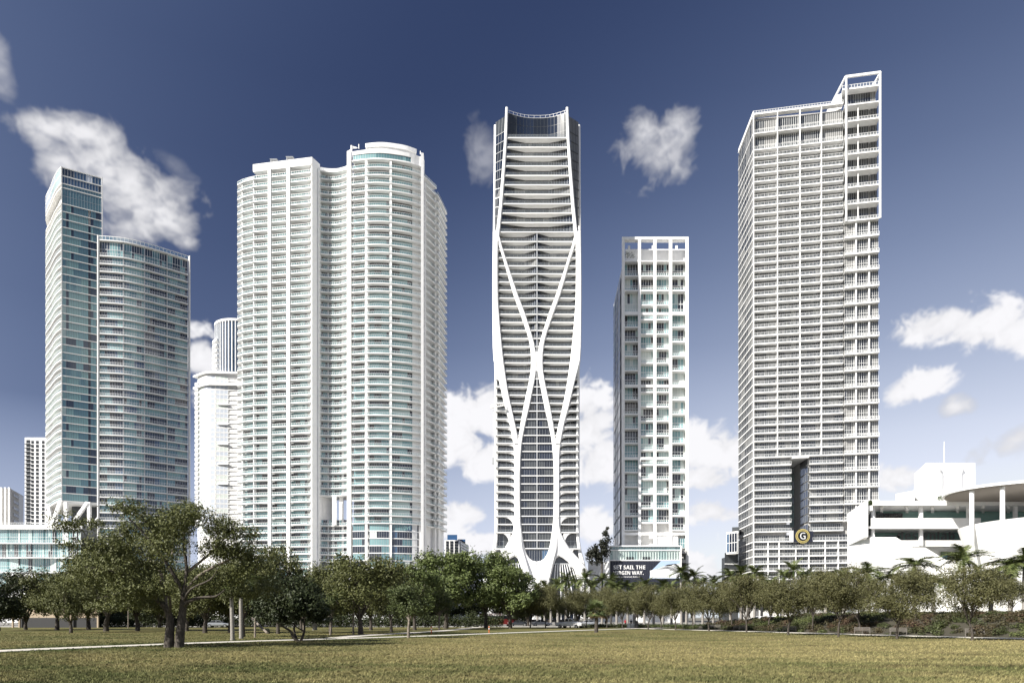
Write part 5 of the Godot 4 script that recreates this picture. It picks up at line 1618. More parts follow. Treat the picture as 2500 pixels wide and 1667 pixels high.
func ground() -> void:
	lawn_noise.seed = 21
	lawn_noise.frequency = 0.09
	lawn_noise.fractal_octaves = 4
	lawn_fine.seed = 8
	lawn_fine.frequency = 1.1
	lawn_fine.fractal_octaves = 3
	path_a = curve([PL(-260, 38.0), gpl(0, 1589.5), gpl(300, 1577.0), gpl(600, 1566.0), gpl(1000, 1554.0), gpl(1300, 1543.0), gpl(1550, 1534.4), PL(1640, 150)], 4)
	path_b = curve([PL(1540, 143), gpl(1640, 1536.5), gpl(1800, 1540.5), gpl(2000, 1546.5), gpl(2250, 1553.3), gpl(2500, 1559.8), PL(2900, 58)], 4)
	path_c = curve([gpl(820, 1557), gpl(900, 1551), gpl(1000, 1545), gpl(1100, 1538.5), gpl(1170, 1531), PL(1200, 170)], 4)
	var g := MB.new()
	g.use(worn("far_ground", Color(0.16, 0.15, 0.12), 0.25, 0.02, 0.95, 31))
	g.quad(Vector3(-3000, -0.06, 2500), Vector3(3000, -0.06, 2500), Vector3(3000, -0.06, -3500), Vector3(-3000, -0.06, -3500))
	structure("ground", g.mesh())
	var lm := mat("lawn", Color.WHITE, 0.95, 0.2)
	lm.vertex_color_use_as_albedo = true
	lm.albedo_texture = noise_tex(0.16, 3, Color(0.40, 0.38, 0.34), Color(1.0, 1.0, 1.0), 512, 41)
	lm.uv1_triplanar = true
	lm.uv1_world_triplanar = true
	lm.uv1_scale = Vector3.ONE * 0.16
	var s := Surf.new()
	var nx := 300
	var nz := 190
	var cols := []
	var pts := []
	for j in nz + 1:
		var zz := 12.0 * pow(13.2, float(j) / nz)                    # finer near the camera
		for i in nx + 1:
			var p := Vector2(lerpf(-0.86, 0.80, float(i) / nx) * maxf(zz, 20.0), zz)
			pts.append(p)
			cols.append(lawn_color(p))
	for j in nz:
		for i in nx:
			var k := j * (nx + 1) + i
			for q in [k, k + nx + 1, k + nx + 2, k, k + nx + 2, k + 1]:
				var p: Vector2 = pts[q]
				s.v.append(Vector3(p.x, 0, -p.y))
				s.n.append(Vector3.UP)
				s.c.append(cols[q])
	var b := MB.new()
	b.s[lm] = s
	structure("lawn", b.mesh())
	var back := MB.new()
	back.use(lm)
	back.col = Color(0.16, 0.145, 0.06)
	back.quad(Vector3(-300, -0.012, 120), Vector3(300, -0.012, 120), Vector3(300, -0.012, -160), Vector3(-300, -0.012, -160))
	structure("outer_lawn", back.mesh())
	structure("footpath", ribbon(path_a, 2.3, 0.03, 0.05, M.path_concrete))
	structure("footpath_branch", ribbon(path_c, 2.2, 0.034, 0.05, M.path_concrete))
	structure("footpath_right", ribbon(path_b, 2.6, 0.038, 0.05, M.path_concrete))
	structure("road", ribbon(pv([Vector2(-400, 176), Vector2(400, 176)]), 26.0, 0.02, 0.05, M.asphalt))
	structure("kerb", ribbon(pv([Vector2(-400, 162.8), Vector2(400, 162.8)]), 0.4, 0.13, 0.2, M.concrete))
	structure("pavement", ribbon(pv([Vector2(-400, 245), Vector2(400, 245)]), 110.0, 0.15, 0.2, M.pavement_grey))
	# planted bank
	var bm := MB.new()
	bm.use(M.hedge_soil)
	var f := func(i: int, j: int) -> Vector3:
		var p := Vector2(14.0 + i * 0.9, 66.0 + j * 0.9)
		return Vector3(p.x, berm(p) - 0.05, -p.y)
	for i in 85:
		for j in 72:
			var p := Vector2(14.0 + i * 0.9, 66.0 + j * 0.9)
			if berm(p) > 0.0 or berm(p + Vector2(0.9, 0.9)) > 0.0:
				bm.quad(f.call(i, j), f.call(i + 1, j), f.call(i + 1, j + 1), f.call(i, j + 1))
	structure("planting_bed", bm.mesh())
	# tufts of grass
	var tuft := MB.new()
	tuft.use(M.grass_blade)
	var r := RandomNumberGenerator.new()
	r.seed = 4
	for k in 9:
		var an := r.randf() * TAU
		var o := Vector3(cos(an), 0, sin(an)) * r.randf() * 0.05
		var lean := Vector3(r.randf_range(-0.04, 0.04), r.randf_range(0.05, 0.10), r.randf_range(-0.04, 0.04))
		var sd := Vector3(cos(an + 1.3), 0, sin(an + 1.3)) * 0.016
		tuft.tri(o - sd, o + sd, o + lean)
	var spots := []
	for band in [[20.5, 28.0, 44.0], [28.0, 40.0, 26.0], [40.0, 62.0, 12.0], [62.0, 100.0, 4.0]]:
		var area: float = (band[1] - band[0]) * (band[0] + band[1]) / 2.0 * 1.42
		for k in int(area * band[2]):
			var zz: float = sqrt(lerpf(band[0] * band[0], band[1] * band[1], r.randf()))
			var sp := Vector2(r.randf_range(-0.77, 0.66) * zz, zz)
			if minf(dist(path_a, sp), minf(dist(path_b, sp), dist(path_c, sp))) > 1.45 and berm(sp) <= 0.0:
				spots.append(sp)
	var mm := MultiMesh.new()
	mm.transform_format = MultiMesh.TRANSFORM_3D
	mm.use_colors = true
	mm.mesh = tuft.mesh()
	mm.instance_count = spots.size()
	for k in spots.size():
		var p: Vector2 = spots[k]
		var sc := r.randf_range(0.7, 1.35)
		mm.set_instance_transform(k, Transform3D(Basis(Vector3.UP, r.randf() * TAU).scaled(Vector3(sc, sc * r.randf_range(0.7, 1.2), sc)), Vector3(p.x, 0, -p.y)))
		var c := lawn_color(p) * (r.randf_range(0.5, 0.85) if r.randf() < 0.45 else r.randf_range(0.85, 1.25))
		mm.set_instance_color(k, Color(c.r, c.g, c.b))
	var mi := MultiMeshInstance3D.new()
	mi.multimesh = mm
	enlist(mi, "grass", "short dry and green grass of the lawn", "grass", Vector3.ZERO)
	mi.set_meta("kind", "stuff")
# ---------- plants
func leaf(b: MB, p: Vector3, d: Vector3, n: Vector3, s: float) -> void:
	var w := d.cross(n).normalized() * s * 0.48
	var e := d * s
	var nn := n
	var v := b.cur.v
	b.cur.v.append(p - e); b.cur.v.append(p + e); b.cur.v.append(p + w)
	b.cur.v.append(p - e); b.cur.v.append(p - w); b.cur.v.append(p + e)
	for i in 6:
		b.cur.n.append(nn)
		b.cur.c.append(b.col)

# leaves spread through lobes [centre, radii]; gaps come from a noise field
func foliage(lobes: Array, count: int, size: float, tone: Color, tone2: Color, sd: int, m: Material, gap := 0.0, freq := 0.9) -> ArrayMesh:
	var r := RandomNumberGenerator.new()
	r.seed = sd
	var nz := FastNoiseLite.new()
	nz.seed = sd
	nz.frequency = freq
	nz.fractal_octaves = 2
	var b := MB.new()
	b.use(m)
	var weight := []
	var total := 0.0
	for l in lobes:
		var q: Vector3 = l[1]
		total += pow(q.x * q.y * q.z, 0.8)
		weight.append(total)
	for k in count:
		var x := r.randf() * total
		var i := 0
		while weight[i] < x:
			i += 1
		var c: Vector3 = lobes[i][0]
		var q: Vector3 = lobes[i][1]
		var dir := Vector3(r.randfn(), r.randfn(), r.randfn()).normalized()
		var p := c + dir * q * pow(r.randf(), 0.38) * (1.0 + 0.18 * r.randfn())
		var v := nz.get_noise_3dv(p)
		if v < gap:
			continue
		var n := (Vector3(r.randfn(), r.randfn() + 0.7, r.randfn()) * 0.8 + dir * 0.9).normalized()
		var d := n.cross(Vector3(r.randfn(), r.randfn(), r.randfn())).normalized()
		b.col = tone.lerp(tone2, r.randf_range(0.35, 0.8))        # young and old leaves are mixed everywhere in the crown
		leaf(b, p, d, n, size * r.randf_range(0.65, 1.3))
	return b.mesh()

func limb(b: MB, pts: Array, r0: float, r1: float, sides := 7) -> void:
	var v := PackedVector3Array()
	var rad := PackedFloat32Array()
	var n := pts.size()
	for i in n - 1:
		for k in 3:
			var t := k / 3.0
			v.append((pts[i] as Vector3).cubic_interpolate(pts[i + 1], pts[maxi(i - 1, 0)], pts[mini(i + 2, n - 1)], t))
	v.append(pts[-1])
	for i in v.size():
		rad.append(lerpf(r0, r1, pow(float(i) / (v.size() - 1), 0.8)))
	b.tube(v, rad, sides)

# a tree of unit kind: height h, crown from low to h, crown radius rad
func grow(t: Node3D, h: float, low: float, rad: float, sd: int, o: Dictionary) -> void:
	var base: Vector3 = gp[t]
	var r := RandomNumberGenerator.new()
	r.seed = sd
	var lobes := []
	var n: int = o.get("lobes", 14)
	var ch := (h - low) / 2.0
	for k in n:
		var a := TAU * (k * 0.618 + r.randf() * 0.15)
		var e := r.randf_range(-0.75, 0.85)
		var d := sqrt(maxf(0.05, 1.0 - e * e * 0.8)) * r.randf_range(0.35, 0.78)
		var s: float = r.randf_range(0.26, 0.46) * o.get("lump", 1.0)
		lobes.append([Vector3(cos(a) * d * rad, low + ch + e * ch * 0.80, sin(a) * d * rad), Vector3(rad * s, ch * s * 0.95, rad * s)])
	lobes.append([Vector3(0, low + ch, 0), Vector3(rad * 0.5, ch * 0.6, rad * 0.5)])
	var b := MB.new()
	b.use(M[o.get("bark", "bark")])
	var tr: float = o.get("trunk", 0.2)
	var fork := Vector3(r.randf_range(-0.2, 0.2), low * 0.95, r.randf_range(-0.2, 0.2))
	limb(b, [Vector3(0, -0.1, 0), Vector3(r.randf_range(-0.1, 0.1), low * 0.45, 0), fork], tr * 1.25, tr * 0.8, 9)
	part(t, "trunk", b.mesh(), base)
	var lb := MB.new()
	lb.use(M[o.get("bark", "bark")])
	for k in mini(n, o.get("limbs", 9)):
		var c: Vector3 = lobes[k][0]
		var mid := fork.lerp(c, 0.5) + Vector3(r.randf_range(-0.2, 0.2), 0.12 * ch, r.randf_range(-0.2, 0.2)) * rad * 0.3
		limb(lb, [fork + Vector3(0, -0.15, 0), mid, c], tr * 0.5, 0.03, 5)
		for q in 3:
			limb(lb, [mid.lerp(c, 0.3 + 0.25 * q), c + Vector3(r.randfn(), r.randfn(), r.randfn()) * rad * 0.18], tr * 0.16, 0.012, 4)
	part(t, "bough", lb.mesh(), base)
	part(t, "crown", foliage(lobes, o.get("leaves", 7000), o.get("size", 0.12), o.tone, o.tone2, sd, M[o.get("leafmat", "leaf")], o.get("gap", -0.12), o.get("freq", 0.8)), base)

const OAK := {"tone": Color(0.046, 0.056, 0.017), "tone2": Color(0.125, 0.130, 0.045), "leaves": 24000, "size": 0.15, "trunk": 0.26, "gap": -0.16, "lobes": 20}
const LUSH := {"tone": Color(0.045, 0.068, 0.018), "tone2": Color(0.17, 0.205, 0.072), "leaves": 30000, "size": 0.20, "trunk": 0.3, "gap": -0.06, "freq": 0.55, "lobes": 22, "lump": 0.8}
const BROWN := {"tone": Color(0.062, 0.066, 0.025), "tone2": Color(0.135, 0.128, 0.056), "leaves": 32000, "size": 0.064, "trunk": 0.085, "gap": -0.20, "freq": 1.3, "lobes": 18}
const LIME := {"tone": Color(0.040, 0.055, 0.018), "tone2": Color(0.095, 0.115, 0.040), "leaves": 13000, "size": 0.115, "trunk": 0.14, "gap": -0.12, "bark": "bark_pale"}
const DARK := {"tone": Color(0.016, 0.022, 0.008), "tone2": Color(0.045, 0.055, 0.02), "leaves": 15000, "size": 0.17, "trunk": 0.2, "gap": -0.15}

func frond_mesh(sd: int, len: float) -> ArrayMesh:                  # feather leaf along +x, tip drooping
	var r := RandomNumberGenerator.new()
	r.seed = sd
	var b := MB.new()
	b.use(M.leaf_gloss)
	var droop := r.randf_range(0.32, 0.7)
	var pt := func(t: float) -> Vector3: return Vector3(len * t * (1.0 - 0.25 * droop * t), len * (0.34 * t - droop * t * t), 0)
	for k in 6:
		b.col = Color(0.12, 0.13, 0.05)
		var a: Vector3 = pt.call(k / 6.0)
		var c: Vector3 = pt.call((k + 1) / 6.0)
		b.bar(a, c, 0.05, 0.035)
	for k in 40:
		var t := 0.08 + 0.92 * k / 39.0
		var a: Vector3 = pt.call(t)
		var f: Vector3 = (pt.call(minf(t + 0.03, 1.0)) - pt.call(t - 0.03)).normalized()
		for sgn in [-1.0, 1.0]:
			var l := len * 0.26 * (0.55 + 0.9 * sin(PI * minf(1.0, t * 0.85 + 0.12))) * r.randf_range(0.85, 1.15) * 0.72
			var out := (Vector3(0, r.randf_range(-0.25, 0.35), sgn) + f * 0.65).normalized()
			var tip := a + out * l + Vector3(0, -0.16 * l, 0)
			b.col = Color(0.050, 0.074, 0.020).lerp(Color(0.17, 0.195, 0.072), r.randf())
			b.tri(a - f * 0.05, a + f * 0.06, tip)
			b.tri(a + f * 0.02, (a + tip) / 2 + f * 0.05, tip)
	return b.mesh()

func palm(t: Node3D, h: float, rad: float, sd: int, fronds: Array) -> void:
	var r := RandomNumberGenerator.new()
	r.seed = sd
	var base: Vector3 = gp[t]
	var b := MB.new()
	b.use(M.palm_bark)
	var sway := Vector3(r.randf_range(-0.2, 0.2), 0, r.randf_range(-0.2, 0.2))
	b.tube(PackedVector3Array([Vector3(0, -0.1, 0), Vector3(0, 0.5, 0), sway * 0.3 + Vector3(0, h * 0.35, 0), sway * 0.7 + Vector3(0, h * 0.7, 0), sway + Vector3(0, h, 0)]), PackedFloat32Array([rad * 1.5, rad * 1.15, rad * 1.1, rad, rad * 0.7]), 10)
	part(t, "trunk", b.mesh(), base)
	b = MB.new()
	b.use(M.crownshaft)
	b.tube(PackedVector3Array([sway + Vector3(0, h - 0.1, 0), sway + Vector3(0, h + 0.5, 0), sway + Vector3(0, h + 1.3, 0)]), PackedFloat32Array([rad * 0.75, rad * 0.8, rad * 0.3]), 8)
	part(t, "crownshaft", b.mesh(), base)
	var n := 19
	for k in n:
		var o := part(t, "frond", fronds[r.randi() % fronds.size()], base + sway + Vector3(0, h + 1.15, 0))
		o.rotation = Vector3(0, TAU * (k * 0.382 + r.randf() * 0.06), r.randf_range(-0.7, 1.1))

func fan_palm(t: Node3D, h: float, sd: int) -> void:
	var r := RandomNumberGenerator.new()
	r.seed = sd
	var base: Vector3 = gp[t]
	var b := MB.new()
	b.use(M.bark)
	b.tube(PackedVector3Array([Vector3(0, -0.1, 0), Vector3(0.02, h * 0.5, 0), Vector3(0, h, 0)]), PackedFloat32Array([0.28, 0.24, 0.27]), 9)
	part(t, "trunk", b.mesh(), base)
	b = MB.new()
	b.use(M.leaf_gloss)
	for k in 70:
		var a := r.randf() * TAU
		var e := r.randf_range(-0.8, 1.2)
		var d := Vector3(cos(a) * cos(e), sin(e), sin(a) * cos(e))
		var c := Vector3(0, h, 0) + d * r.randf_range(0.6, 1.25)
		var side := d.cross(Vector3.UP).normalized()
		var up := side.cross(d)
		b.col = Color(0.085, 0.105, 0.042) * r.randf_range(0.7, 1.7) if e > -0.62 else Color(0.20, 0.14, 0.07) * r.randf_range(0.6, 1.2)
		for q in 11:
			var w := lerpf(-1.5, 1.5, q / 10.0)
			var tip := c + (d * cos(w) + side * sin(w)) * r.randf_range(0.65, 0.95) + Vector3(0, -0.2 * absf(w), 0) + up * r.randf_range(-0.08, 0.08)
			var off := (side * cos(w) - d * sin(w)) * 0.07
			b.tri(c - off, c + off, tip)
	part(t, "crown", b.mesh(), base)

func plants() -> void:
	big_oak()
	sea_grape()
	# oaks and other broadleaves: [x px, distance, top py, crown bottom py, half width px, kind, prototype]
	var protos := {}
	for spec in [["oak", OAK, 3, 10.0, 1.9, 4.6], ["lush", LUSH, 2, 14.0, 2.6, 5.8], ["brown", BROWN, 6, 6.4, 1.5, 2.9], ["lime", LIME, 2, 6.0, 2.0, 2.8], ["dark", DARK, 2, 8.0, 0.9, 3.6]]:
		protos[spec[0]] = []
		for k in spec[2]:
			var t := Node3D.new()
			gp[t] = Vector3.ZERO
			grow(t, spec[3], spec[4], spec[5], 100 + k * 17 + hash(spec[0]) % 50, spec[1])
			protos[spec[0]].append([t, spec[3], spec[5]])
	var say := {
		"oak": ["oak_tree", "broad olive oak in the grove behind the big twin-trunked oak", "oaks of the left grove"],
		"lush": ["shade_tree", "tall dense green shade tree in front of the exoskeleton tower", "dense green shade trees"],
		"brown": ["street_tree", "small round olive-brown tree in the rows along the right-hand path", "olive-brown trees along the path"],
		"lime": ["young_tree", "small light green tree standing beside the footpath", "small trees by the footpath"],
		"dark": ["background_tree", "low dark tree in the band of trees before the street", "dark trees before the street"]}
	var n := 0
	for s in [[138, 120, 1388, 1502, 78, "oak"], [258, 108, 1352, 1492, 92, "oak"], [335, 112, 1375, 1500, 78, "oak"], [172, 98, 1422, 1508, 60, "oak"], [500, 96, 1392, 1502, 85, "oak"], [592, 76, 1345, 1500, 78, "oak"], [678, 92, 1328, 1490, 66, "oak"], [880, 88, 1362, 1512, 98, "oak"], [806, 104, 1388, 1505, 62, "oak"], [955, 100, 1398, 1508, 58, "oak"], [420, 120, 1400, 1512, 70, "oak"],
			[62, 124, 1402, 1520, 66, "dark"], [-5, 112, 1412, 1525, 60, "dark"], [560, 160, 1430, 1518, 70, "dark"], [640, 165, 1440, 1520, 60, "dark"], [740, 160, 1425, 1518, 70, "dark"], [830, 168, 1430, 1520, 60, "dark"], [920, 165, 1430, 1520, 70, "dark"], [1060, 168, 1440, 1520, 60, "dark"], [1150, 172, 1445, 1520, 55, "dark"], [1240, 172, 1440, 1518, 60, "dark"], [390, 150, 1430, 1520, 70, "dark"], [240, 160, 1430, 1520, 60, "dark"], [1290, 165, 1440, 1516, 50, "dark"], [1340, 225, 1452, 1520, 44, "dark"], [1410, 222, 1450, 1520, 48, "dark"], [1480, 228, 1452, 1520, 46, "dark"], [1550, 224, 1450, 1520, 46, "dark"], [1620, 226, 1448, 1520, 48, "dark"], [1690, 222, 1446, 1520, 48, "dark"], [1760, 226, 1448, 1520, 48, "dark"], [1830, 222, 1444, 1520, 50, "dark"], [1900, 215, 1440, 1520, 52, "dark"], [1970, 210, 1436, 1520, 54, "dark"], [2040, 205, 1436, 1520, 54, "dark"], [470, 172, 1440, 1520, 60, "dark"], [320, 168, 1440, 1520, 60, "dark"], [1005, 170, 1440, 1520, 60, "dark"],
			[215, 125, 1380, 1500, 74, "oak"], [455, 110, 1375, 1500, 70, "oak"], [560, 100, 1380, 1500, 66, "oak"], [735, 118, 1400, 1505, 60, "oak"], [905, 118, 1385, 1505, 60, "oak"],
			[1088, 135, 1338, 1492, 98, "lush"], [1186, 140, 1352, 1482, 78, "lush"], [1246, 136, 1374, 1490, 80, "lush"], [1012, 118, 1385, 1502, 74, "lush"],
			[806, 85.7, 1448, 1514, 42, "lime"], [997, 72.7, 1432, 1520, 62, "lime"], [742, 98, 1450, 1515, 50, "lime"], [1072, 125, 1440, 1515, 40, "lime"],
			[2375, 64.9, 1385, 1512, 95, "brown"], [2191, 70.6, 1392, 1508, 86, "brown"], [2048, 76.6, 1396, 1508, 84, "brown"], [1925, 85.7, 1404, 1508, 74, "brown"], [1823, 98, 1412, 1508, 66, "brown"], [1732, 109, 1420, 1508, 60, "brown"], [1650, 118, 1432, 1508, 52, "brown"], [1583, 125, 1432, 1508, 50, "brown"], [1520, 137, 1432, 1508, 46, "brown"],
			[2236, 88, 1398, 1498, 70, "brown"], [2100, 92, 1402, 1500, 66, "brown"], [1985, 100, 1404, 1502, 60, "brown"], [1878, 112, 1414, 1504, 56, "brown"], [1787, 122, 1420, 1505, 52, "brown"], [1692, 130, 1428, 1506, 48, "brown"], [1615, 138, 1436, 1508, 44, "brown"], [2470, 82, 1420, 1490, 60, "brown"],
			[1294, 142, 1440, 1510, 44, "brown"], [1332, 138, 1434, 1508, 46, "brown"], [1392, 145, 1436, 1508, 44, "brown"], [1432, 150, 1438, 1508, 40, "brown"], [1482, 142, 1436, 1508, 44, "brown"], [1555, 150, 1438, 1508, 40, "brown"]]:
		var set: Array = protos[s[5]]
		var p: Array = set[n % set.size()]
		var z: float = s[1]
		var plan := PL(s[0], z)
		var gy := berm(plan)
		var h := (Y(s[2], z) - gy) * 1.09
		var lab: String = say[s[5]][1]
		match s[5]:
			"brown":
				if s[0] in [2375, 2191, 1925, 1823, 1732]:
					lab = "small round olive-brown tree at the path with a bench behind it"
				elif s[0] in [2048, 1650, 1583, 1520]:
					lab = "small round olive-brown tree at the path's lawn edge without a bench"
				elif s[0] < 1560:
					lab = "small round olive-brown tree near the parked pickup truck"
				else:
					lab = "small round olive-brown tree on the planted bank behind the benches"
			"oak":
				if s[0] > 600:
					lab = "broad olive oak on the grass before the balcony tower"
				elif s[0] > 410:
					lab = "broad olive oak around the two stout palms"
				else:
					lab = "broad olive oak near the tan park pavilion"
				if s[0] == 880:
					lab = "thick-trunked broad oak beside the pale lamp post before the balcony tower"
			"lush":
				lab = {1088: "tallest and widest dense green shade tree before the exoskeleton tower's left edge", 1186: "dense green shade tree right in front of the red bus", 1246: "dense green shade tree before the exoskeleton tower's left foot", 1012: "dense green shade tree before the balcony tower's shaded wing"}[s[0]]
			"dark":
				if s[1] > 200:  # row added to give the darkness of the shade between the trunks
					lab = "low dark tree added to make the shade behind the palm trunks"
				elif s[0] < 130:
					lab = "dark bushy tree beside the tan park pavilion"
			"lime":
				lab = {806: "small light green tree with a gnarled trunk left of the thick oak", 997: "small green tree with a pale straight trunk at the footpath", 742: "small light green tree behind the low dark glossy tree", 1072: "small light green tree under the tallest shade tree"}[s[0]]
		var c := copy(p[0], say[s[5]][0], lab, "tree", Vector3(plan.x, gy, -z), n * 2.4, 1.0, say[s[5]][2])
		var sr: float = s[4] * z / F / p[2] * 1.08
		var vary := 1.0 + 0.09 * sin(n * 2.7) if s[5] == "brown" else 1.0
		c.scale = Vector3(sr * vary, h / p[1] * (2.0 - vary), sr * vary)
		n += 1
	for k in protos:
		for p in protos[k]:
			p[0].free()
	# feather palms
	var fr := []
	for k in 5:
		fr.append(frond_mesh(50 + k, 3.5))
	var pp := []
	for k in 3:
		var t := Node3D.new()
		gp[t] = Vector3.ZERO
		palm(t, 10.0, 0.27, 80 + k, fr)
		pp.append(t)
	var r := RandomNumberGenerator.new()
	r.seed = 66
	n = 0
	# [x px, py of the crown's heart, distance]
	for s in [[1362, 1428, 196], [1382, 1418, 190], [1404, 1424, 200], [1428, 1414, 188], [1446, 1428, 205], [1470, 1416, 190], [1492, 1422, 198], [1506, 1434, 186], [1533, 1430, 186], [1548, 1438, 200], [1573, 1428, 184], [1596, 1438, 196], [1618, 1430, 186], [1640, 1434, 196], [1664, 1400, 184], [1676, 1418, 198], [1695, 1408, 186], [1716, 1424, 200], [1742, 1424, 196], [1758, 1432, 205], [1784, 1408, 180], [1809, 1404, 180], [1826, 1424, 196], [1842, 1400, 178], [1860, 1418, 190], [1884, 1426, 196], [1912, 1408, 178], [1940, 1394, 165], [1968, 1410, 170], [2016, 1412, 160], [2062, 1408, 150],
			[2122, 1393, 120], [2232, 1376, 118], [2281, 1410, 112], [2358, 1362, 112], [2468, 1376, 110], [2502, 1368, 108], [2420, 1400, 118], [2180, 1405, 124],
			[1330, 1432, 205], [1312, 1436, 210], [1345, 1440, 200], [768, 1436, 120]]:
		var z: float = s[2]
		var plan := PL(s[0], z)
		var gy := berm(plan) if z < 130 else (0.15 if z > 190 else 0.0)
		var h := Y(s[1], z) - gy - 1.2
		var lab := "royal palm with a pale smooth trunk in the palm rows along the street"
		if z >= 130:
			lab = "royal palm with a pale smooth trunk before the " + ("exoskeleton tower's feet" if s[0] < 1440 else ("billboard podium" if s[0] < 1690 else ("slab tower" if s[0] < 2000 else "museum's dotted wall")))
		if z < 130:
			lab = "royal palm with a pale smooth trunk before the white museum" if s[0] > 1900 else "feather palm standing in the grove before the balcony tower"
		var c := copy(pp[n % 3], "palm_tree", lab, "palm", Vector3(plan.x, gy, -z), r.randf() * TAU, 1.0, "royal palms" if z >= 130 else ("palms by the museum" if s[0] > 1900 else ""))
		c.scale = Vector3(1.1, h / 10.0, 1.1)
		var k: float = h / 10.0
		var big := 1.22 if z < 130 and s[0] > 1900 else 1.0
		for f in c.get_children():
			if f.name.begins_with("frond"):
				f.scale = Vector3(big, big * 1.1 / k, big)
		n += 1
	# two stout pale palms beside the big oak
	for s in [[567, 1563.0, 1420], [588, 1559.5, 1412]]:
		var z := G(s[1])
		var c := copy(pp[n % 3], "stout_palm", "stout pale-trunked palm rising through the oak crowns by the footpath", "palm", Vector3(X(s[0], z), 0, -z), n * 1.0, 1.0, "palms by the oak")
		var k: float = (Y(s[2], z) - 0.8) / 10.0
		c.scale = Vector3(0.95, k, 0.95)
		(c.get_node("trunk") as Node3D).scale = Vector3(0.62, 1, 0.62)
		for f in c.get_children():
			if f.name.begins_with("frond"):
				f.scale = Vector3(0.8, 0.8 / k, 0.8)
		n += 1
	for t in pp:
		t.free()
	var z := G(1544.5)
	var fp2 := thing("fan_palm", "short fan palm with a round crown alone on the lawn's far edge", "palm", Vector3(X(1456, z), 0, -z))
	fan_palm(fp2, Y(1489, z), 9)
	# dark tall tree with palm-like tufts beside the billboard podium
	var tz := 300.0
	var ct := thing("roof_tree", "dark spiky tree between the exoskeleton tower and the billboard podium", "tree", Vector3(X(1470, tz), 0, -tz))
	var tb := MB.new()
	tb.use(M.bark)
	tb.tube(PackedVector3Array([Vector3(0, 0, 0), Vector3(0, Y(1330, tz), 0)]), PackedFloat32Array([0.5, 0.3]), 7)
	part(ct, "trunk", tb.mesh(), gp[ct])
	var lob := []
	for q in [[1478, 1302, 9], [1482, 1318, 12], [1470, 1332, 14], [1476, 1345, 15], [1452, 1345, 16], [1448, 1358, 18], [1462, 1360, 18], [1440, 1352, 8], [1484, 1290, 5]]:
		lob.append([P(q[0], q[1], tz) - gp[ct], Vector3.ONE * q[2] * tz / F])
	part(ct, "crown", foliage(lob, 5000, 0.5, Color(0.012, 0.013, 0.010), Color(0.03, 0.032, 0.02), 5, M.leaf, -0.1, 0.4), gp[ct])
	# dark hedges added to hide the bright street under the trees
	var hedge_tone := [Color(0.018, 0.026, 0.009), Color(0.055, 0.066, 0.024)]
	for k in 13:
		var x0 := 240.0 + k * 76.0
		var hz := 156.0 + 3.0 * sin(k * 1.7)
		var hb := Vector3(X(x0 + 36, hz), 0, -hz)
		var lb := []
		for q in 9:
			lb.append([Vector3(-3.0 + q * 0.75, 1.25, sin(q * 1.3 + k) * 0.3), Vector3(0.85, 1.35 + 0.25 * sin(q * 2.1 + k), 0.9)])
		single("hedge", "dark hedge added to cover the bright street behind the grove and shade trees", "hedge", foliage(lb, 3600, 0.17, hedge_tone[0], hedge_tone[1], 300 + k, M.leaf, -0.6), hb, "added hedges along the street")
	for k in 12:
		var x0 := 1420.0 + k * 48.0
		var hz := 152.0 - k * 1.2
		var hb := Vector3(X(x0 + 24, hz), 0, -hz)
		var lb := []
		for q in 7:
			lb.append([Vector3(-2.0 + q * 0.66, 0.35, sin(q * 1.3 + k) * 0.4), Vector3(0.7, 0.42 + 0.1 * sin(q * 2.1 + k), 0.7)])
		single("low_shrub", "low green shrub bed at the foot of the palm trunks", "shrub", foliage(lb, 1500, 0.12, Color(0.03, 0.042, 0.014), Color(0.10, 0.12, 0.04), 330 + k, M.leaf, -0.6), hb, "low shrubs under the palms")
	# low planting on the bank
	var shrub := foliage([[Vector3(0, 0.28, 0), Vector3(0.55, 0.36, 0.55)]], 130, 0.10, Color(0.6, 0.6, 0.6), Color(1.2, 1.2, 1.1), 3, M.leaf, -1.0)
	var spots := []
	r.seed = 15
	while spots.size() < 2600:
		var p := Vector2(r.randf_range(14.0, 88.0), r.randf_range(66.0, 128.0))
		if berm(p) > 0.03 and p.x / p.y < 0.72:
			spots.append(p)
	var mm := MultiMesh.new()
	mm.transform_format = MultiMesh.TRANSFORM_3D
	mm.use_colors = true
	mm.mesh = shrub
	mm.instance_count = spots.size()
	for k in spots.size():
		var p: Vector2 = spots[k]
		var sc := r.randf_range(0.7, 1.5)
		mm.set_instance_transform(k, Transform3D(Basis(Vector3.UP, r.randf() * TAU).scaled(Vector3(sc, sc * r.randf_range(0.6, 1.1), sc)), Vector3(p.x, berm(p) - 0.1, -p.y)))
		var v := lawn_noise.get_noise_2d(p.x * 1.2, p.y * 1.2) + r.randf_range(-0.2, 0.2)
		var c := Color(0.05, 0.06, 0.022).lerp(Color(0.11, 0.13, 0.045) if v > 0 else Color(0.085, 0.055, 0.035), minf(1.0, absf(v) * 2.0))
		mm.set_instance_color(k, c)
	var mi := MultiMeshInstance3D.new()
	mi.multimesh = mm
	enlist(mi, "ground_cover", "low mixed green and reddish ground cover on the planted bank", "ground cover", Vector3.ZERO)
	mi.set_meta("kind", "stuff")

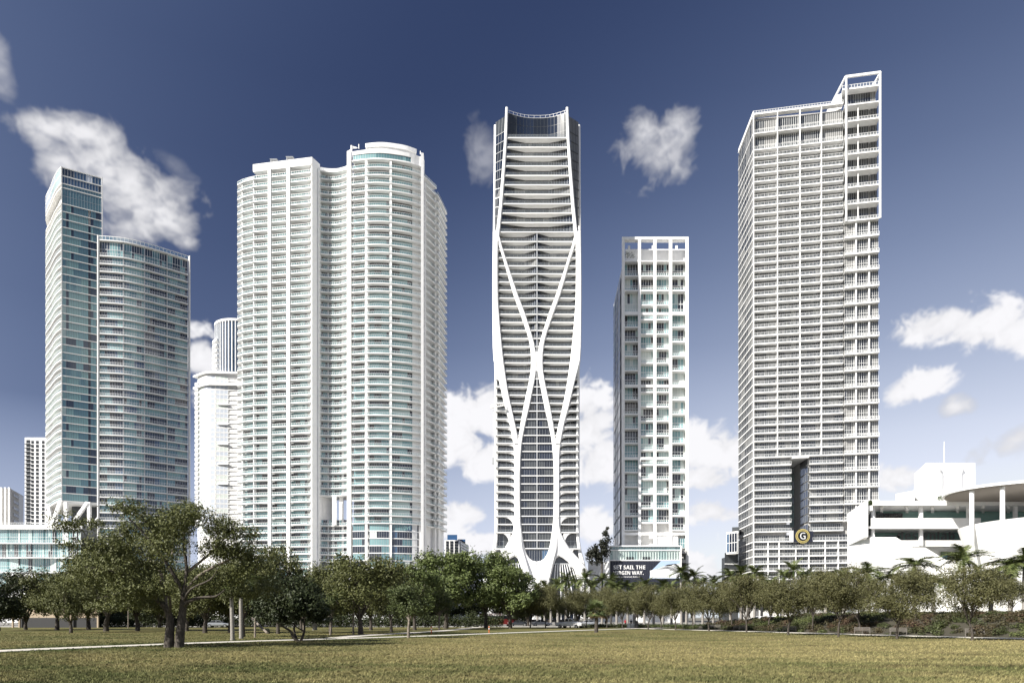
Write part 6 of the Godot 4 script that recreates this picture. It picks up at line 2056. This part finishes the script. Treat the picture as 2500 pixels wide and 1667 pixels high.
func big_oak() -> void:
	var z := 49.3
	var base := Vector3(X(424, z), 0, -z)
	var t := thing("twin_trunk_oak", "large spreading oak with two dark leaning trunks at the footpath", "tree", base)
	var q := func(px: float, py: float, dz := 0.0) -> Vector3: return P(px, py, z) - base + Vector3(0, 0, dz)
	for tr in [[[[411, 1583], [413, 1545], [414, 1512], [404, 1484], [380, 1460]], 0.35, 0.16], [[[436, 1583], [439, 1545], [443, 1505], [447, 1470], [450, 1432]], 0.33, 0.19]]:
		var b := MB.new()
		b.use(M.bark)
		var pts := []
		for p in tr[0]:
			pts.append(q.call(p[0], p[1]))
		limb(b, pts, tr[1], tr[2], 11)
		part(t, "trunk", b.mesh(), base)
	for lb in [[[[447, 1480], [470, 1466], [510, 1459], [545, 1456], [572, 1440]], 0.19, 0.03, 0.35], [[[450, 1440], [478, 1405], [515, 1378], [548, 1358], [592, 1318]], 0.17, 0.03, -0.4], [[[449, 1450], [430, 1400], [402, 1345], [380, 1308], [352, 1272]], 0.16, 0.03, 0.5], [[[450, 1432], [455, 1390], [448, 1330], [452, 1262]], 0.17, 0.03, 0.0], [[[380, 1460], [352, 1420], [315, 1400], [262, 1390]], 0.16, 0.03, 0.8], [[[404, 1484], [385, 1425], [352, 1380], [300, 1350], [240, 1330]], 0.15, 0.03, -0.8], [[[452, 1400], [492, 1350], [520, 1300], [530, 1272]], 0.12, 0.02, -1.0], [[[380, 1310], [362, 1270], [345, 1245]], 0.07, 0.02, 0.6], [[[447, 1470], [490, 1440], [560, 1420], [600, 1398]], 0.11, 0.02, 1.4], [[[420, 1360], [400, 1300], [402, 1270]], 0.09, 0.02, -1.2], [[[352, 1420], [330, 1445], [280, 1462]], 0.08, 0.02, 1.0], [[[413, 1500], [430, 1462], [425, 1420]], 0.12, 0.05, 0.9]]:
		var b := MB.new()
		b.use(M.bark_pale if lb[3] < -0.3 else M.bark)
		var pts := []
		for i in lb[0].size():
			pts.append(q.call(lb[0][i][0], lb[0][i][1], lb[3] * i))
		limb(b, pts, lb[1], lb[2], 7)
		part(t, "limb", b.mesh(), base)
	var r := RandomNumberGenerator.new()
	r.seed = 31
	var lobes := []
	for l in [[195, 1272, 26, 12], [222, 1288, 34, 20], [262, 1300, 40, 24], [300, 1272, 40, 24], [340, 1246, 36, 20], [375, 1270, 34, 24], [405, 1300, 40, 30], [440, 1252, 36, 28], [462, 1284, 40, 30], [500, 1262, 34, 24], [530, 1280, 36, 24], [560, 1300, 34, 22], [588, 1298, 28, 18], [250, 1342, 44, 26], [305, 1340, 46, 28], [352, 1330, 40, 26], [215, 1376, 40, 26], [270, 1392, 46, 28], [330, 1392, 44, 28], [390, 1372, 36, 24], [455, 1340, 38, 26], [505, 1335, 40, 24], [552, 1338, 36, 22], [598, 1345, 34, 20], [300, 1440, 50, 24], [360, 1440, 44, 24], [245, 1446, 40, 22], [410, 1440, 36, 20], [480, 1420, 40, 22], [530, 1408, 38, 22], [580, 1402, 36, 22], [615, 1375, 28, 18], [180, 1330, 22, 14], [545, 1445, 34, 14], [340, 1475, 40, 14], [620, 1430, 34, 20], [590, 1445, 30, 14], [200, 1420, 36, 22], [280, 1480, 36, 12]]:
		lobes.append([q.call(l[0], l[1], r.randf_range(-2.6, 2.6)), Vector3(l[2], l[3], l[2] * 1.1) * 1.32 * z / F])
	part(t, "crown", foliage(lobes, 120000, 0.078, Color(0.046, 0.056, 0.016), Color(0.135, 0.142, 0.048), 77, M.leaf, -0.05, 1.25), base)

func sea_grape() -> void:
	var z := 61.0
	var base := Vector3(X(731, z), 0, -z)
	var t := thing("sea_grape_tree", "low dark glossy tree with several crooked stems beside the path", "tree", base)
	var q := func(px: float, py: float, dz := 0.0) -> Vector3: return P(px, py, z) - base + Vector3(0, 0, dz)
	for lb in [[[[731, 1568], [718, 1556], [712, 1540], [698, 1530], [676, 1512]], 0.15, 0.06, 0.2], [[[732, 1568], [738, 1552], [741, 1535], [736, 1510]], 0.14, 0.06, -0.1], [[[722, 1558], [714, 1535], [718, 1505], [712, 1470]], 0.12, 0.04, -0.3], [[[740, 1540], [724, 1528], [720, 1508]], 0.07, 0.03, 0.3]]:
		var b := MB.new()
		b.use(M.bark)
		var pts := []
		for i in lb[0].size():
			pts.append(q.call(lb[0][i][0], lb[0][i][1], lb[3] * i))
		limb(b, pts, lb[1], lb[2], 8)
		part(t, "stem", b.mesh(), base)
	var r := RandomNumberGenerator.new()
	r.seed = 5
	var lobes := []
	for l in [[650, 1478, 38, 28], [690, 1450, 42, 34], [720, 1425, 36, 24], [735, 1470, 44, 38], [770, 1480, 40, 34], [790, 1505, 28, 18], [700, 1500, 44, 22], [640, 1505, 30, 16], [760, 1445, 30, 24], [680, 1420, 26, 18]]:
		lobes.append([q.call(l[0], l[1], r.randf_range(-1.5, 1.5)), Vector3(l[2], l[3], l[2] * 1.1) * z / F])
	part(t, "crown", foliage(lobes, 24000, 0.13, Color(0.014, 0.020, 0.007), Color(0.045, 0.058, 0.02), 8, M.leaf, -0.12, 1.0), base)
# ---------- vehicles, benches, people and small things
func car(called: String, label: String, category: String, base: Vector3, turn: float, kind: String, paint: Material, group := "") -> Node3D:
	var t := thing(called, label, category, base, group)
	var L := 4.7
	var W := 1.85
	var prof := []
	var cab := []
	match kind:
		"pickup":
			L = 5.8
			W = 2.0
			prof = [[-2.9, 0.55], [-2.9, 1.12], [-0.75, 1.15], [1.35, 1.2], [2.75, 1.08], [2.9, 0.95], [2.9, 0.5], [2.3, 0.42], [-2.4, 0.45]]
			cab = [[-0.85, 1.14], [-0.75, 1.78], [-0.55, 1.88], [0.55, 1.88], [0.75, 1.82], [1.4, 1.19]]
		"suv":
			prof = [[-2.3, 0.5], [-2.35, 1.0], [-2.2, 1.08], [1.2, 1.12], [2.2, 0.98], [2.35, 0.8], [2.35, 0.45], [-2.0, 0.4]]
			cab = [[-2.22, 1.07], [-2.05, 1.62], [-1.8, 1.74], [0.1, 1.76], [0.3, 1.72], [1.25, 1.1]]
		"van":
			L = 5.4
			W = 2.0
			prof = [[-2.7, 0.5], [-2.7, 1.3], [1.5, 1.3], [2.55, 1.12], [2.7, 0.9], [2.7, 0.45], [-2.4, 0.4]]
			cab = [[-2.68, 1.29], [-2.6, 2.2], [-2.4, 2.3], [0.9, 2.3], [1.1, 2.2], [1.65, 1.29]]
		_:
			prof = [[-2.25, 0.45], [-2.3, 0.9], [-1.6, 0.98], [1.0, 0.96], [2.1, 0.82], [2.25, 0.65], [2.25, 0.4], [-2.0, 0.36]]
			cab = [[-1.75, 0.96], [-1.0, 1.38], [-0.7, 1.44], [0.3, 1.44], [0.5, 1.38], [1.2, 0.95]]
	var side := Transform3D(Basis(), Vector3(0, 0, -W / 2))
	var mk := func(pts: Array, w: float, inset_z: float, m: Material, bev: float) -> ArrayMesh:
		var v := PackedVector2Array()
		for p in pts:
			v.append(Vector2(p[0], p[1]))
		var b := MB.new()
		b.use(m)
		b.extrude(v, Transform3D(Basis(), Vector3(0, 0, 0)), w / 2 - inset_z, bev, false)
		b.extrude(v, Transform3D(Basis(Vector3(-1, 0, 0), Vector3(0, 1, 0), Vector3(0, 0, -1)), Vector3.ZERO), 0.0001, 0.0, false) if false else null
		var v2 := PackedVector2Array()
		for p in pts:
			v2.append(Vector2(-p[0], p[1]))
		b.extrude(v2, Transform3D(Basis(Vector3(-1, 0, 0), Vector3(0, 1, 0), Vector3(0, 0, -1)), Vector3.ZERO), w / 2 - inset_z, bev, false)
		return b.mesh()
	var q := func(called2: String, mesh: Mesh) -> MeshInstance3D: return part(t, called2, mesh, base)
	q.call("body", mk.call(prof, W, 0.0, paint, 0.10))
	q.call("cabin", mk.call(cab, W, 0.12, paint, 0.14))
	# glass as slim plates on the cabin
	var n := cab.size()
	var cen := Vector2.ZERO
	for p in cab:
		cen += Vector2(p[0], p[1]) / n
	for sgn in [-1.0, 1.0]:
		var pts := PackedVector2Array()
		for p in cab:
			pts.append(cen + (Vector2(p[0], p[1]) - cen) * Vector2(0.86, 0.72) + Vector2(0, 0.03))
		var b := MB.new()
		b.use(M.glass_dark)
		b.extrude(pts, Transform3D(Basis(), Vector3(0, 0, sgn * (W / 2 - 0.12) - 0.015)), 0.03)
		b.use(paint)
		b.box(Vector3(cen.x, cen.y, sgn * (W / 2 - 0.11)), Vector3(0.1, 0.6, 0.06))
		q.call("side_window", b.mesh())
	var ws := MB.new()
	ws.use(M.glass_dark)
	var p0 := Vector2(cab[n - 1][0], cab[n - 1][1])
	var p1 := Vector2(cab[n - 2][0], cab[n - 2][1])
	var nn := Vector2(p1.y - p0.y, p0.x - p1.x).normalized() * 0.02
	p0 = p0.lerp(p1, 0.12) + nn * (1 if nn.x > 0 else -1)
	p1 = p1 + nn * (1 if nn.x > 0 else -1)
	ws.quad(Vector3(p0.x, p0.y, W / 2 - 0.2), Vector3(p0.x, p0.y, -W / 2 + 0.2), Vector3(p1.x, p1.y, -W / 2 + 0.28), Vector3(p1.x, p1.y, W / 2 - 0.28))
	q.call("windscreen", ws.mesh())
	for x in [-L * 0.31, L * 0.31]:
		for sgn in [-1.0, 1.0]:
			var b := MB.new()
			b.use(M.rubber)
			var zz: float = sgn * (W / 2 - 0.1)
			b.tube(PackedVector3Array([Vector3(x, 0.36, zz - 0.12), Vector3(x, 0.36, zz + 0.12)]), PackedFloat32Array([0.36, 0.36]), 16)
			for k in 14:
				var a0 := TAU * k / 14
				var a1 := TAU * (k + 1) / 14
				b.tri(Vector3(x, 0.36, zz - 0.12), Vector3(x + 0.36 * cos(a0), 0.36 + 0.36 * sin(a0), zz - 0.12), Vector3(x + 0.36 * cos(a1), 0.36 + 0.36 * sin(a1), zz - 0.12))
			var wh: MeshInstance3D = q.call("wheel", b.mesh())
			var rb := MB.new()
			rb.use(M.chrome)
			for k in 12:
				var a0 := TAU * k / 12
				var a1 := TAU * (k + 1) / 12
				rb.tri(Vector3(x, 0.36, zz + sgn * 0.14), Vector3(x + 0.22 * cos(a0), 0.36 + 0.22 * sin(a0), zz + sgn * 0.13), Vector3(x + 0.22 * cos(a1), 0.36 + 0.22 * sin(a1), zz + sgn * 0.13))
			part(wh, "rim", rb.mesh(), base)
	for sgn in [-1.0, 1.0]:
		var b := MB.new()
		b.use(M.lamp_glass)
		b.box(Vector3(L / 2 - 0.02, 0.85, sgn * (W / 2 - 0.3)), Vector3(0.1, 0.18, 0.4))
		q.call("headlight", b.mesh())
		b = MB.new()
		b.use(M.car_red)
		b.box(Vector3(-L / 2 + 0.01, 0.95, sgn * (W / 2 - 0.14)), Vector3(0.08, 0.25, 0.2))
		q.call("tail_light", b.mesh())
	var gr := MB.new()
	gr.use(M.chrome)
	gr.box(Vector3(L / 2, 0.8, 0), Vector3(0.08, 0.28, W * 0.45))
	gr.use(M.dark_paint)
	gr.box(Vector3(L / 2, 0.48, 0), Vector3(0.1, 0.14, W * 0.9))
	q.call("grille", gr.mesh())
	t.rotation.y = turn
	return t

func bench(base: Vector3, turn: float) -> void:
	var t := thing("park_bench", "grey slatted park bench at the edge of the planted bank", "bench", base, "benches along the path")
	for k in 4:
		var b := MB.new()
		b.use(M.bench_wood)
		b.box(Vector3(0, 0.45, -0.2 + 0.14 * k), Vector3(1.8, 0.04, 0.11))
		part(t, "seat_slat", b.mesh(), base)
	for k in 3:
		var b := MB.new()
		b.use(M.bench_wood)
		b.box(Vector3(0, 0.57 + 0.13 * k, -0.29 - 0.03 * k), Vector3(1.8, 0.07, 0.04))
		part(t, "back_slat", b.mesh(), base)
	for x in [-0.85, 0.85, 0.0]:
		for zz in [-0.26, 0.26]:
			var b := MB.new()
			b.use(M.bench_wood)
			b.bar(Vector3(x, 0.0, zz * 1.15), Vector3(x, 0.45 if zz > 0 else 0.88, zz * (1.0 if zz > 0 else 1.3)), 0.05, 0.05, Vector3(0, 0, 1))
			part(t, "leg", b.mesh(), base)
		if x != 0.0:
			var b := MB.new()
			b.use(M.bench_wood)
			b.box(Vector3(x, 0.64, 0.0), Vector3(0.06, 0.04, 0.55))
			b.box(Vector3(x, 0.55, 0.26), Vector3(0.05, 0.2, 0.05))
			part(t, "armrest", b.mesh(), base)
	t.rotation.y = turn

# body as a smooth skin round tapered bones
func person(called: String, label: String, base: Vector3, turn: float, shirt: Material, legs: Material) -> void:
	var t := thing(called, label, "person", base)
	var bones := [[Vector3(0.09, 0.06, 0.0), Vector3(0.1, 0.5, 0.03), 0.05, 0.06], [Vector3(0.1, 0.5, 0.03), Vector3(0.09, 0.92, 0), 0.065, 0.09], [Vector3(-0.09, 0.06, -0.12), Vector3(-0.1, 0.5, -0.02), 0.05, 0.06], [Vector3(-0.1, 0.5, -0.02), Vector3(-0.09, 0.92, 0), 0.065, 0.09],
		[Vector3(0.09, 0.04, 0.0), Vector3(0.09, 0.04, 0.16), 0.045, 0.035], [Vector3(-0.09, 0.04, -0.12), Vector3(-0.09, 0.04, 0.04), 0.045, 0.035],
		[Vector3(0, 0.95, 0), Vector3(0, 1.2, 0), 0.145, 0.14], [Vector3(0, 1.2, 0), Vector3(0, 1.38, 0), 0.15, 0.13], [Vector3(-0.15, 1.4, 0), Vector3(0.15, 1.4, 0), 0.07, 0.07], [Vector3(0, 1.4, 0), Vector3(0, 1.55, 0.01), 0.06, 0.055], [Vector3(0, 1.6, 0.02), Vector3(0, 1.66, 0.01), 0.085, 0.095],
		[Vector3(0.19, 1.4, 0), Vector3(0.24, 1.12, -0.03), 0.055, 0.045], [Vector3(0.24, 1.12, -0.03), Vector3(0.23, 0.88, 0.08), 0.042, 0.03], [Vector3(0.23, 0.88, 0.08), Vector3(0.22, 0.78, 0.1), 0.035, 0.025],
		[Vector3(-0.19, 1.4, 0), Vector3(-0.24, 1.12, -0.02), 0.055, 0.045], [Vector3(-0.24, 1.12, -0.02), Vector3(-0.22, 0.9, 0.1), 0.042, 0.03], [Vector3(-0.22, 0.9, 0.1), Vector3(-0.21, 0.8, 0.13), 0.035, 0.025]]
	var field := func(p: Vector3) -> float:
		var d := 1e9
		for b in bones:
			var ab: Vector3 = b[1] - b[0]
			var h := clampf((p - b[0]).dot(ab) / maxf(ab.length_squared(), 1e-6), 0.0, 1.0)
			var e: float = (p - b[0] - ab * h).length() - lerpf(b[2], b[3], h)
			var k := 0.03
			var m := maxf(k - absf(d - e), 0.0) / k
			d = minf(d, e) - m * m * k * 0.25
		return d
	var cell := 0.04
	var lo := Vector3(-0.34, -0.04, -0.26)
	var nx := 17
	var ny := 47
	var nz := 13
	var val := PackedFloat32Array()
	val.resize(nx * ny * nz)
	for k in nz:
		for j in ny:
			for i in nx:
				val[(k * ny + j) * nx + i] = field.call(lo + Vector3(i, j, k) * cell)
	var vert := {}
	for k in nz - 1:
		for j in ny - 1:
			for i in nx - 1:
				var sum := Vector3.ZERO
				var cnt := 0
				for e in [[0, 0, 0, 1, 0, 0], [0, 1, 0, 1, 1, 0], [0, 0, 1, 1, 0, 1], [0, 1, 1, 1, 1, 1], [0, 0, 0, 0, 1, 0], [1, 0, 0, 1, 1, 0], [0, 0, 1, 0, 1, 1], [1, 0, 1, 1, 1, 1], [0, 0, 0, 0, 0, 1], [1, 0, 0, 1, 0, 1], [0, 1, 0, 0, 1, 1], [1, 1, 0, 1, 1, 1]]:
					var a := val[((k + e[2]) * ny + j + e[1]) * nx + i + e[0]]
					var b := val[((k + e[5]) * ny + j + e[4]) * nx + i + e[3]]
					if (a < 0) != (b < 0):
						var f := a / (a - b)
						sum += Vector3(i + lerpf(e[0], e[3], f), j + lerpf(e[1], e[4], f), k + lerpf(e[2], e[5], f))
						cnt += 1
				if cnt:
					vert[Vector3i(i, j, k)] = lo + sum / cnt * cell
	var m := MB.new()
	var pick_m := func(p: Vector3) -> Material:
		if p.y > 1.47:
			return M.hair if p.y > 1.69 or p.z < -0.02 else M.skin
		if p.y > 0.93 and absf(p.x) < 0.2 + 0.06 * (1.0 if p.y > 1.12 else 0.0):
			return shirt
		if p.y > 0.75 and absf(p.x) > 0.17:
			return M.skin
		return legs if p.y > 0.1 else M.cloth_dark
	for k in range(1, nz - 1):
		for j in range(1, ny - 1):
			for i in range(1, nx - 1):
				var a := val[(k * ny + j) * nx + i]
				for ax in 3:
					var o := Vector3i(1 if ax == 0 else 0, 1 if ax == 1 else 0, 1 if ax == 2 else 0)
					var b := val[((k + o.z) * ny + j + o.y) * nx + i + o.x]
					if (a < 0) == (b < 0):
						continue
					var u := Vector3i(o.y, o.z, o.x)
					var v := Vector3i(o.z, o.x, o.y)
					var c := Vector3i(i, j, k)
					var q := [c - u - v, c - v, c, c - u]
					if not (vert.has(q[0]) and vert.has(q[1]) and vert.has(q[2]) and vert.has(q[3])):
						continue
					m.use(pick_m.call((vert[q[0]] + vert[q[2]]) / 2))
					if a < 0:
						m.quad(vert[q[0]], vert[q[1]], vert[q[2]], vert[q[3]])
					else:
						m.quad(vert[q[0]], vert[q[3]], vert[q[2]], vert[q[1]])
	part(t, "body", m.mesh(), base)
	t.rotation.y = turn

func street() -> void:
	var gpos := func(px: float, py: float) -> Vector3: return Vector3(X(px, G(py)), 0, -G(py))
	car("pickup_truck", "white crew-cab pickup truck parked under the olive-brown trees", "truck", Vector3(X(1393, 141), 0.0, -141), -0.55, "pickup", M.car_white)
	car("suv", "white estate car parked beside a white van behind the palm trunks", "car", Vector3(X(1904, 138), 0.0, -138), 3.5, "suv", M.car_white)
	car("van", "white van parked behind the palm trunks", "van", Vector3(X(1862, 142), 0.0, -142), 3.4, "van", M.car_white)
	car("parked_car", "white saloon car parked in the street near the red bus", "car", Vector3(X(1322, 168), 0.02, -168), 0.1, "sedan", M.car_white)
	car("parked_car", "dark saloon car parked in the street near the red bus", "car", Vector3(X(1266, 167), 0.02, -167), 3.1, "sedan", M.car_dark)
	car("parked_car", "silver saloon car behind the two stout palm trunks", "car", Vector3(X(532, 150), 0.0, -150), 0.2, "sedan", M.car_silver)
	car("parked_car", "silver car parked right of the pickup truck", "car", Vector3(X(1440, 170), 0.02, -170), 0.0, "sedan", M.car_silver)
	# red tour bus
	var bz := 172.0
	var bus := thing("tour_bus", "dark red tour bus in the street behind the shade trees", "bus", Vector3(X(1218, bz), 0.02, -bz))
	var b := MB.new()
	b.use(M.car_red)
	b.box(Vector3(0, 1.75, 0), Vector3(9.0, 2.6, 2.4))
	part(bus, "body", b.mesh(), gp[bus])
	b = MB.new()
	b.use(M.glass_dark)
	b.box(Vector3(0, 2.1, 1.22), Vector3(8.4, 0.7, 0.06))
	part(bus, "window", b.mesh(), gp[bus])
	part(bus, "lettering", text_mesh("BIGBUS MIAMI", 0.65, M.letter_white, 0.02), gp[bus] + Vector3(0.2, 2.75, 1.24))
	for x in [-3.0, 3.0]:
		b = MB.new()
		b.use(M.rubber)
		b.tube(PackedVector3Array([Vector3(x, 0.45, 0.8), Vector3(x, 0.45, 1.24)]), PackedFloat32Array([0.45, 0.45]), 14)
		part(bus, "wheel", b.mesh(), gp[bus])
	for s in [[1746, 1537.8, 0.25], [1806, 1540.5, 0.35], [1928, 1543.5, 0.35], [2106, 1548.6, 0.4], [2194, 1550.5, 0.4], [2381, 1554.6, 0.45]]:
		bench(gpos.call(s[0], s[1]), -s[2])
	for s in [[1194, 1546.0, "orange and white marker post at the foot of the shade trees"], [1053, 1548.0, "orange and white marker post beside the branching footpath"]]:
		var base: Vector3 = gpos.call(s[0], s[1])
		var t := thing("marker_post", s[2], "bollard", base)
		var h := 0.95
		for q in [[0.0, 0.55, "post_orange"], [0.55, 0.72, "letter_white"], [0.72, 1.0, "post_orange"]]:
			b = MB.new()
			b.use(M[q[2]])
			b.tube(PackedVector3Array([Vector3(0, h * q[0], 0), Vector3(0, h * q[1], 0)]), PackedFloat32Array([0.07, 0.06]), 10)
			part(t, "band" if q[2] == "letter_white" else "shaft", b.mesh(), base)
	person("person", "person in a red shirt standing by the white boxes under the trees", Vector3(X(1527, 150), 0, -150), 0.4, M.shirt_red, M.cloth_dark)
	person("person", "person in dark clothes standing by the white boxes under the trees", Vector3(X(1541, 149), 0, -149), -0.6, M.cloth_dark, M.cloth_dark)
	for s in [[1535.0, 146.0, 0.9], [1546.0, 145.0, 0.85]]:
		b = MB.new()
		b.use(M.car_white)
		b.extrude(pv([Vector2(-0.35, 0), Vector2(0.35, 0), Vector2(0.35, s[2]), Vector2(-0.35, s[2])]), Transform3D(Basis(), Vector3(0, 0, -0.35)), 0.7, 0.03)
		single("utility_box", "white utility box beside the two people under the trees", "box", b.mesh(), Vector3(X(s[0], s[1]), 0, -s[1]), "white utility boxes")
	b = MB.new()
	b.use(M.dark_paint)
	b.extrude(pv([Vector2(-0.35, 0), Vector2(0.35, 0), Vector2(0.35, 1.3), Vector2(0.25, 1.4), Vector2(-0.25, 1.4), Vector2(-0.35, 1.3)]), Transform3D(Basis(), Vector3(0, 0, -0.3)), 0.6, 0.04)
	single("litter_bin", "black bin beside the white utility boxes", "bin", b.mesh(), Vector3(X(1554, 143), 0, -143))
	for s in [[312.0, 140.0, 5.0, "thin pale lamp post among the oaks by the pavilion"], [862.0, 88.0, 4.6, "pale lamp post beside the thick oak trunk"], [622.0, 75.0, 3.4, "slim pale lamp post right of the stout palms"]]:
		var base := Vector3(X(s[0], s[1]), 0, -s[1])
		var t := thing("lamp_post", s[3], "lamp post", base)
		b = MB.new()
		b.use(M.bark_pale)
		b.tube(PackedVector3Array([Vector3.ZERO, Vector3(0, s[2], 0)]), PackedFloat32Array([0.11, 0.07]), 9)
		part(t, "pole", b.mesh(), base)
		b = MB.new()
		b.use(M.lamp_glass)
		b.tube(PackedVector3Array([Vector3(0, s[2], 0), Vector3(0, s[2] + 0.12, 0), Vector3(0, s[2] + 0.4, 0)]), PackedFloat32Array([0.1, 0.2, 0.14]), 10)
		part(t, "lantern", b.mesh(), base)
	# bleached fallen log
	b = MB.new()
	b.use(M.bark_pale)
	limb(b, [gpos.call(615, 1534) + Vector3(0, 1.9, 0), gpos.call(632, 1542) + Vector3(0, 0.9, 0), gpos.call(652, 1547) + Vector3(0, 0.1, 0)], 0.2, 0.14, 8)
	single("leaning_trunk", "bleached leaning trunk propped on the grass beyond the footpath", "log", b.mesh(), Vector3.ZERO)
func _ready() -> void:
	var t0 := Time.get_ticks_msec()
	rng.seed = 12
	materials()
	stage()
	print("sky ", Time.get_ticks_msec() - t0)
	ground()
	tower_left()
	tower_white()
	tower_frame()
	tower_grid()
	tower_right()
	print("towers ", Time.get_ticks_msec() - t0)
	far_buildings()
	museum()
	print("buildings ", Time.get_ticks_msec() - t0)
	plants()
	print("plants ", Time.get_ticks_msec() - t0)
	street()
	print("end ", Time.get_ticks_msec() - t0)
